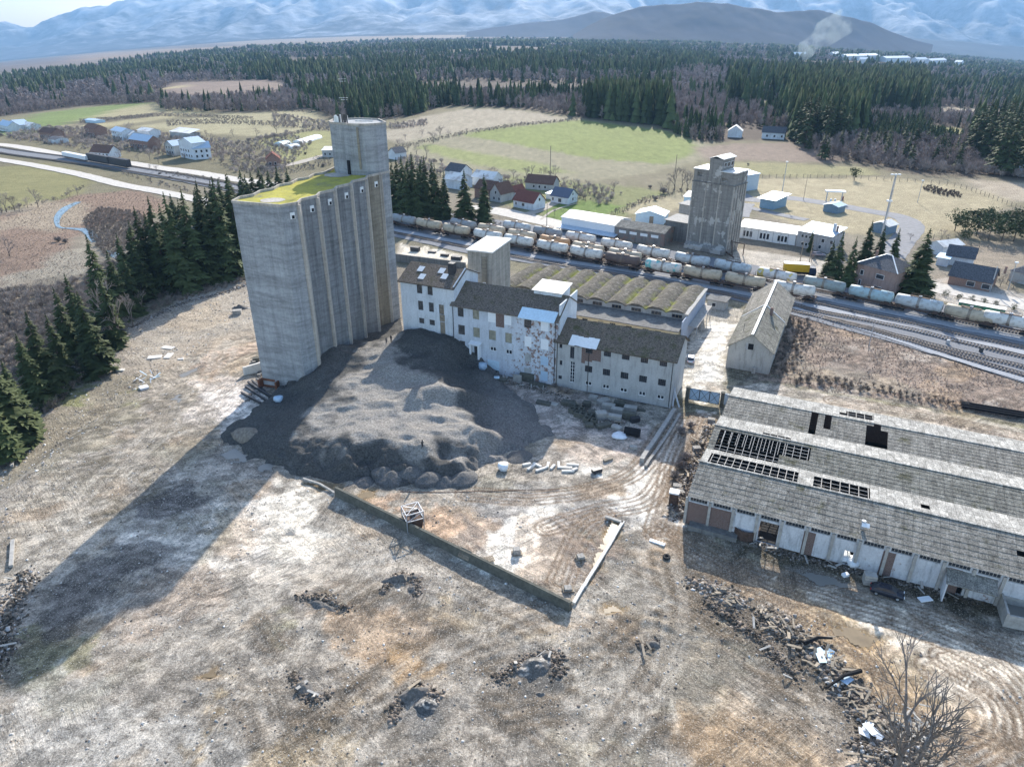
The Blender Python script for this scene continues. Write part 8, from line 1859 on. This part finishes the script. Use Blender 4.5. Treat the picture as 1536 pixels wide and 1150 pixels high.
for o in [q for q in bpy.data.objects if q.get('group') == GS]: o['label'] = 'leafless tangled bush growing on rough ground'
# ---------------------------------------------------------------- thickets, tufts, hedges as ground cover
def scatter(name, polys, sp, hr, col, label, cat, protos, holes=(), wid=1.0, dens=1.0, var=.5, nz=None):
    ws = [W(p) for p in polys]; P_ = []
    for w_, px in zip(ws, polys):
        xs = [p[0] for p in w_]; ys = [p[1] for p in w_]
        X, Y = np.meshgrid(np.arange(min(xs), max(xs), sp), np.arange(min(ys), max(ys), sp)); X = (X+rng.uniform(-.5, .5, X.shape)*sp).ravel(); Y = (Y+rng.uniform(-.5, .5, Y.shape)*sp).ravel()
        m = inpoly(X, Y, w_) & (rng.random(X.shape) < dens)
        if nz: m &= fbm(X*nz[0], Y*nz[0], 4, 909) > nz[1]
        P_.append(np.stack([X[m], Y[m], gzv(X[m], Y[m])-.03], 1))
    P_ = np.concatenate(P_); N = len(P_); h = rng.uniform(hr[0], hr[1], N); c = np.array(col)*(1-var/2+var*rng.random((N, 1)))
    V, T, Cc = merge(protos, P_, h, np.full(N, wid), c); print(name, N, len(T))
    return tag(np_mesh(name, V, T, M['forest'], col=Cc), label, cat, kind='stuff')
tw1 = [bushy_arr(46, s, .014, .5, .02, False, .85) for s in (1, 2, 3)]; tw2 = [bushy_arr(14, s, .03, .6, .02, False, .9) for s in (4, 5, 6)]; tw3 = [bushy_arr(6, s, .06, .7, .02, False, .8) for s in (7, 8, 9)]
scatter('thicket', [[(-140, 470), (0, 440), (100, 425), (150, 400), (200, 385), (225, 420), (215, 450), (190, 500), (150, 560), (90, 610), (30, 660), (-60, 720), (-200, 700)]], 1.9, (2.5, 6.0), (.30, .26, .23), 'grey brown leafless thicket below the left bank of the yard', 'thicket', tw1, var=.7)
scatter('thicket', [[(125, 330), (150, 312), (210, 318), (230, 345), (200, 372), (160, 385), (140, 365)], [(225, 435), (300, 418), (370, 395), (385, 415), (340, 432), (260, 455), (225, 470)]], 1.2, (1.2, 3.0), (.30, .25, .21), 'brown leafless thicket beside the stream and under the spruces', 'thicket', tw1)
scatter('scrub', [[(1165, 470), (1230, 478), (1330, 505), (1450, 545), (1600, 590), (1600, 640), (1536, 628), (1380, 608), (1250, 590), (1150, 570)]], .95, (.35, 1.05), (.42, .33, .275), 'reddish brown dead scrub between the tracks and the long sheds', 'scrub', tw2, var=.8, nz=(.12, .40))
scatter('scrub', [[(1165, 470), (1215, 480), (1225, 500), (1190, 560), (1150, 570)], [(1190, 575), (1300, 590), (1450, 615), (1450, 606), (1300, 575), (1200, 560)]], 1.6, (1.4, 2.8), (.20, .175, .15), 'taller grey bushes along the barn wall and the lower scrub edge', 'scrub', tw1)
scatter('dead_grass', [[(-60, 330), (0, 322), (60, 308), (120, 292), (200, 285), (250, 300), (240, 320), (140, 340), (100, 360), (130, 400), (60, 430), (-60, 450)]], 1.3, (.3, 1.0), (.33, .26, .21), 'matted dead grass and reeds on the left wetland', 'grass', tw3, var=.8)
hg = [[(590, 226), (700, 202), (780, 190), (866, 182), (866, 178), (780, 185), (700, 197), (590, 220)], [(900, 335), (960, 308), (1035, 286), (1030, 282), (950, 302), (893, 330)], [(330, 252), (380, 262), (480, 284), (480, 278), (380, 256), (330, 246)], [(240, 262), (330, 276), (330, 270), (240, 256)], [(120, 185), (240, 175), (380, 180), (380, 176), (240, 170), (120, 180)],
      [(380, 212), (470, 197), (470, 193), (380, 208)], [(0, 320), (80, 302), (130, 282), (130, 278), (80, 297), (0, 314)], [(180, 262), (255, 282), (330, 300), (330, 294), (255, 276), (180, 257)], [(380, 262), (490, 240), (500, 247), (400, 270)], [(670, 330), (700, 336), (780, 350), (800, 345), (720, 326), (680, 322)], [(240, 160), (400, 166), (470, 170), (470, 164), (400, 158), (240, 152)], [(250, 182), (330, 178), (420, 184), (420, 190), (320, 186), (250, 190)]]
scatter('hedge_scrub', hg, 2.3, (1.0, 3.4), (.33, .28, .24), 'leafless hedges and scrub lines between the fields', 'hedge', tw2, var=.7, dens=.8)
gb = [[(60, 190), (230, 200), (340, 212), (340, 245), (230, 232), (100, 222), (30, 212), (0, 205)], [(340, 215), (430, 200), (470, 215), (420, 262), (345, 258)], [(590, 230), (670, 245), (700, 262), (660, 270), (600, 262)], [(700, 262), (850, 272), (935, 290), (905, 310), (840, 285), (740, 282)], [(410, 170), (500, 186), (580, 188), (640, 180), (640, 190), (520, 200), (410, 190)]]
scatter('garden_scrub', gb, 3.3, (2.0, 6.5), (.42, .36, .32), 'leafless bushes and small trees filling the gardens between village houses', 'bushes', tw1, var=.7, dens=.7)
scatter('garden_scrub', [[(1215, 218), (1282, 240), (1384, 258), (1475, 262), (1560, 270), (1560, 245), (1460, 235), (1390, 222), (1290, 212), (1230, 205)]], 4.0, (4, 12), (.30, .25, .225), 'dense purple grey leafless wood edge above the dry lawn', 'bushes', tw1, var=.6)
scatter('young_spruces', [[(1300, 188), (1380, 190), (1450, 208), (1440, 216), (1380, 214), (1310, 210)]], 5, (4, 8), (.04, .06, .025), 'small young conifers planted around the light glade', 'young conifers', cones[:3], wid=1.4)
scatter('bank_weeds', [[(1120, 814), (1250, 840), (1330, 864), (1420, 882), (1536, 908), (1640, 935), (1640, 950), (1536, 925), (1400, 894), (1320, 874), (1240, 852), (1110, 826)]], .55, (.2, .9), (.16, .13, .09), 'dark dead weeds on the bank under the long shed wall', 'weeds', tw2, var=.7, dens=.7)
scatter('hedge_scrub', [[(1382, 284), (1390, 279), (1432, 288), (1446, 292), (1440, 298), (1400, 291)]], 1.5, (1.8, 3.0), (.13, .10, .09), 'long dark rounded hedge on the dry lawn near the thin lamp post', 'hedge', tw1, wid=.9)
# ---------------------------------------------------------------- stones and rubble
def stone_arr(seed):
    r_ = random.Random(seed); V = [(0, 0, .5*r_.uniform(.6, 1.2))]; n = 5
    for z, k in ((.3, .8), (-.2, 1.1)):
        for i in range(n): a = 6.283*i/n+r_.random(); V.append((math.cos(a)*.5*k*r_.uniform(.6, 1.2), math.sin(a)*.5*k*r_.uniform(.6, 1.2), z*r_.uniform(.5, 1.2)))
    T = [(0, 1+i, 1+(i+1) % n) for i in range(n)]
    for i in range(n): a, b = 1+i, 1+(i+1) % n; T += [(a, a+n, b), (b, a+n, b+n)]
    return np.array(V), np.array(T)
st_ = [stone_arr(s) for s in range(5)]
def stones(name, label, n, poly, sr, cols, nz=.5, scale=.15):
    w_ = W(poly); xs = [p[0] for p in w_]; ys = [p[1] for p in w_]
    X = rng.uniform(min(xs), max(xs), n*3); Y = rng.uniform(min(ys), max(ys), n*3); m = inpoly(X, Y, w_) & (fbm(X*scale, Y*scale, 4, 717) > nz) & (rng.random(n*3) < .8); X, Y = X[m][:n], Y[m][:n]; N = len(X)
    Z = gzv(X, Y); s = sr[0]*(sr[1]/sr[0])**(rng.random(N)**2.2); ci_ = rng.integers(0, len(cols), N); c = np.array(cols)[ci_]*(.7+.6*rng.random((N, 1)))
    V, T, Cc = merge(st_, np.stack([X, Y, Z], 1), s, rng.uniform(.9, 1.9, N), c); print(name, N)
    return tag(np_mesh(name, V, T, M['forest'], col=Cc), label, 'stones', kind='stuff')
YP = [(380, 440), (300, 430), (180, 500), (60, 620), (0, 690), (-150, 900), (-200, 1250), (1700, 1250), (1500, 1000), (1200, 920), (1000, 830), (960, 760), (700, 740), (520, 740), (340, 680)]
stones('stones', 'small stones and clods scattered over the bare yard', 16000, YP, (.07, .30), [(.42, .39, .36), (.30, .27, .24), (.14, .12, .105), (.55, .53, .5), (.24, .19, .15)], .44)
stones('pale_stones', 'pale gravel specks along the left bank of the yard', 2500, [(0, 640), (200, 480), (370, 420), (400, 470), (230, 560), (60, 720), (0, 850)], (.08, .4), [(.6, .58, .55), (.35, .32, .3), (.15, .14, .12)], .3)
def rubble_band(label, pts, width, n, sr, seed, cols, planks=12):
    w_ = [G(*p) for p in pts]; L = smooth_line(w_, 10); r_ = random.Random(seed); X = []; Y = []
    n = int(n*2.2); sr = (sr[0]*.6, sr[1]*.62)
    for _ in range(n): q = r_.choice(L); X.append(q.x+r_.gauss(0, width*.36)); Y.append(q.y+r_.gauss(0, width*.36))
    X, Y = np.array(X), np.array(Y); s = sr[0]*(sr[1]/sr[0])**(rng.random(n)**1.8); c = np.array(cols)[rng.integers(0, len(cols), n)]*(.6+.7*rng.random((n, 1)))
    d = seg_d(X, Y, [p[:2] for p in w_]); Z = gzv(X, Y)+np.clip(width*.42-d, 0, 2)*.4*rng.random(n)
    V, T, Cc = merge(st_, np.stack([X, Y, Z], 1), s, rng.uniform(.8, 1.8, n), c)
    o = tag(np_mesh('rubble', V, T, M['forest'], col=Cc), label, 'rubble', kind='stuff')
    mb = MB()
    for _ in range(planks):
        q = r_.choice(L); a = r_.uniform(0, 6.28); l = r_.uniform(.6, 2.0); x = q.x+r_.gauss(0, width*.35); y = q.y+r_.gauss(0, width*.35); z = gz(x, y)
        mb.bar((x, y, z+r_.uniform(.2, .7)), (x+math.cos(a)*l, y+math.sin(a)*l, z+r_.uniform(.1, .9)), r_.uniform(.12, .4), .08)
    mb.build('board', M[r_.choice(['wood', 'block'])], o); return o
RC = [(.30, .27, .24), (.20, .17, .145), (.08, .07, .06), (.26, .21, .17), (.15, .125, .10), (.24, .20, .16), (.45, .43, .41)]; RD = [(.07, .06, .05), (.13, .11, .09), (.19, .16, .13)]
rubble_band('grey broken rubble ridge starting the long heap beside the muddy road', [(1045, 875), (1080, 885), (1110, 905)], 2.2, 900, (.15, .9), 1, RC)
rubble_band('dark charred rubble and branches in the upper part of the long heap', [(1150, 925), (1180, 945), (1215, 970)], 2.6, 1300, (.15, .9), 2, RD+RC[:1], 30)
rubble_band('mixed rubble with pale sheets in the middle of the long heap', [(1220, 975), (1245, 1000), (1270, 1030)], 2.6, 1300, (.15, 1.1), 3, RC+RD, 34)
rubble_band('dark earth and rubble in the lower part of the long heap', [(1270, 1035), (1300, 1065), (1330, 1095)], 2.6, 1200, (.15, .9), 4, RC+RD, 26)
rubble_band('pale debris under the big leafless tree', [(1290, 1120), (1330, 1135), (1380, 1110)], 2.8, 700, (.12, .7), 5, RC, 10)
rubble_band('loose rubble between the gate lane and the shed ends', [(1062, 640), (1042, 690), (1025, 735), (1012, 772)], 1.7, 1100, (.15, .8), 6, RC+RD, 20)
rubble_band('broken stones along the upper left edge of the yard', [(200, 490), (260, 460), (330, 440), (375, 425)], 2.0, 800, (.15, .9), 7, RC, 4)
rubble_band('broken stones and dirt along the lower left edge of the yard', [(40, 860), (20, 905), (0, 960), (-10, 1010)], 3.0, 900, (.15, .8), 8, RC+RD, 6)
rubble_band('pale rubble at the left foot of the silo', [(372, 600), (390, 560), (380, 540)], 1.4, 350, (.15, .6), 9, RC, 4)
for i, (pts_, w_, n_, lb) in enumerate([([(572, 890), (590, 866), (606, 862), (622, 870), (624, 890)], .9, 380, 'arched line of dark broken clods below the long low wall'), ([(436, 1012), (452, 1036), (470, 1048), (492, 1040)], 1.0, 380, 'dark broken clods in the lower left of the yard'),
        ([(588, 1078), (602, 1048), (628, 1034), (660, 1044)], 1.1, 420, 'curved line of grey broken clods at the bottom middle'), ([(748, 1018), (790, 992), (828, 980), (838, 1010)], 1.5, 700, 'broad field of dark clods right of the bottom middle'), ([(960, 968), (985, 962)], .9, 160, 'small patch of dark clods right of the kerb end'), ([(450, 895), (490, 900), (520, 912)], 1.2, 260, 'loose dark clods in the middle left of the yard'), ([(1060, 905), (1130, 950), (1190, 1010)], 2.0, 500, 'thin scatter of clods on the yard side of the long rubble heap')]):
    rubble_band(lb, pts_, w_, n_, (.12, .75), 40+i, RD+RC[1:4], 3)
rubble_band('rubble strewn along the dark bank under the long shed wall', [(1130, 812), (1200, 835), (1330, 865), (1450, 895)], 1.6, 1100, (.12, .6), 10, RD+RC[:2], 14)
rubble_band('debris around the slab stacks before the grey mill building', [(840, 600), (880, 615), (930, 635)], 3.0, 600, (.12, .6), 11, RC+RD, 14)
rubble_band('small scrap and stones at the foot of the brick patched wall', [(745, 568), (790, 580), (840, 592)], 1.4, 500, (.12, .6), 12, RD+RC, 12)
for px, lb, k, mt in (((1375, 1090), 'heap of white broken boards behind the big leafless tree', 34, 'pale_rubble'), ((1232, 982), 'bundle of pale blue grey sheets in the long rubble heap', 8, 'blue_metal'), ((1262, 1022), 'single blue grey sheet beside a burnt beam in the rubble heap', 2, 'shutter_blue'), ((1303, 1098), 'white sack and board scraps left of the big leafless tree', 4, 'shutter_white')):
    q = D(*px); mb = MB(); sp2 = 1.7 if k > 20 else .9
    for i in range(k): a = random.uniform(0, 3.14); x, y = random.gauss(0, sp2*.6), random.gauss(0, sp2*.6); l = random.uniform(.4, 1.1); mb.obox((x, y, random.uniform(.1, .7)), (l*2, random.uniform(.12, .3) if k > 20 else .9, .05), a, random.uniform(-.3, .3), random.uniform(-.3, .3))
    obj1(mb, 'board_heap' if k > 20 else 'sheet_pile', M[mt], lb, 'boards' if k > 20 else 'sheets', q[:])
for a, b, lb in (((1290, 1010), (1240, 1032), 'thick charred beam lying across the rubble heap'), ((1205, 968), (1248, 958), 'curved burnt log at the top of the middle rubble')):
    A_, B_ = D(*a), D(*b); mb = MB(); mb.tube([(A_.x, A_.y, A_.z+.7), ((A_.x+B_.x)/2, (A_.y+B_.y)/2+.2, A_.z+.9), (B_.x, B_.y, B_.z+.4)], [.28, .22, .14], 7); obj1(mb, 'charred_log', M['black'], lb, 'log')
# the big leafless tree at lower right
p = D(1342, 1158); hT = topz(1385, 962, p.y)-p.z; print('hero tree', hT)
tr_, cr_ = bare_rec(1.0, 12, 5, .40, .016, .0016, .22, 3)
ht_o = thing('leafless_tree', 'big leafless spreading tree in the lower right corner beside the rubble heap', 'tree', (p.x, p.y, p.z)); sc_ = hT*1.2
for mb_, nm, mt in ((tr_, 'trunk', 'bark'), (cr_, 'crown', 'twig')):
    zmin = 0; mb_.v = [(v[0]*sc_*1.5, v[1]*sc_*1.4, (v[2] if v[2] > 0 else v[2]*.3)*sc_) for v in mb_.v]; mb_.build(nm, M['bark'] if nm == 'trunk' else simple('grey_twigs', (.20, .17, .145), .9), ht_o)
# smoke over the distant wood
sm = bpy.data.materials.new('smoke_air'); sm.use_nodes = True; s_t = sm.node_tree; s_t.nodes.clear(); so_ = s_t.nodes.new('ShaderNodeOutputMaterial'); sv = s_t.nodes.new('ShaderNodeVolumePrincipled')
sv.inputs['Color'].default_value = (.75, .88, .95, 1); tc_ = s_t.nodes.new('ShaderNodeTexCoord'); nz_ = s_t.nodes.new('ShaderNodeTexNoise'); nz_.inputs['Scale'].default_value = .03; nz_.inputs['Detail'].default_value = 3; s_t.links.new(tc_.outputs['Object'], nz_.inputs['Vector'])
mr_ = s_t.nodes.new('ShaderNodeMapRange'); mr_.inputs[1].default_value = .42; mr_.inputs[2].default_value = .7; mr_.inputs[3].default_value = 0; mr_.inputs[4].default_value = .03; s_t.links.new(nz_.outputs[0], mr_.inputs[0]); s_t.links.new(mr_.outputs[0], sv.inputs['Density']); s_t.links.new(sv.outputs[0], so_.inputs['Volume'])
p = D(1196, 96); z1 = topz(1245, 32, p.y); mb = MB(); k = p.y/956.0
mb.tube([(p.x, p.y, p.z+5), (p.x+8*k*1.0, p.y, p.z+(z1-p.z)*.35), (p.x+26*k, p.y, p.z+(z1-p.z)*.7), (p.x+50*k, p.y, z1)], [6*k*.8, 12*k, 16*k, 20*k*.8], 12); o = mb.build('smoke', sm); tag(o, 'thin pale blue smoke rising from the distant wood', 'smoke', kind='stuff')
# ---------------------------------------------------------------- haze
hm = bpy.data.materials.new('haze_air'); hm.use_nodes = True; ht = hm.node_tree; ht.nodes.clear()
ho = ht.nodes.new('ShaderNodeOutputMaterial'); hv = ht.nodes.new('ShaderNodeVolumePrincipled')
hv.inputs['Color'].default_value = (.34, .62, 1.0, 1); hv.inputs['Density'].default_value = HAZE; hv.inputs['Anisotropy'].default_value = 0.0
ht.links.new(hv.outputs[0], ho.inputs['Volume'])
zlo = float(GZ.min())-30; 
hb = MB(); hb.box(-17500, 17500, -450, 21500, zlo, 2600); hob = hb.build('haze', hm); tag(hob, kind='stuff')
# drop prototypes that were never used
for o in [q for q in bpy.data.objects if q.parent is None and q.get('label') == '-']:
    for c in list(o.children_recursive)+[o]: bpy.data.objects.remove(c)
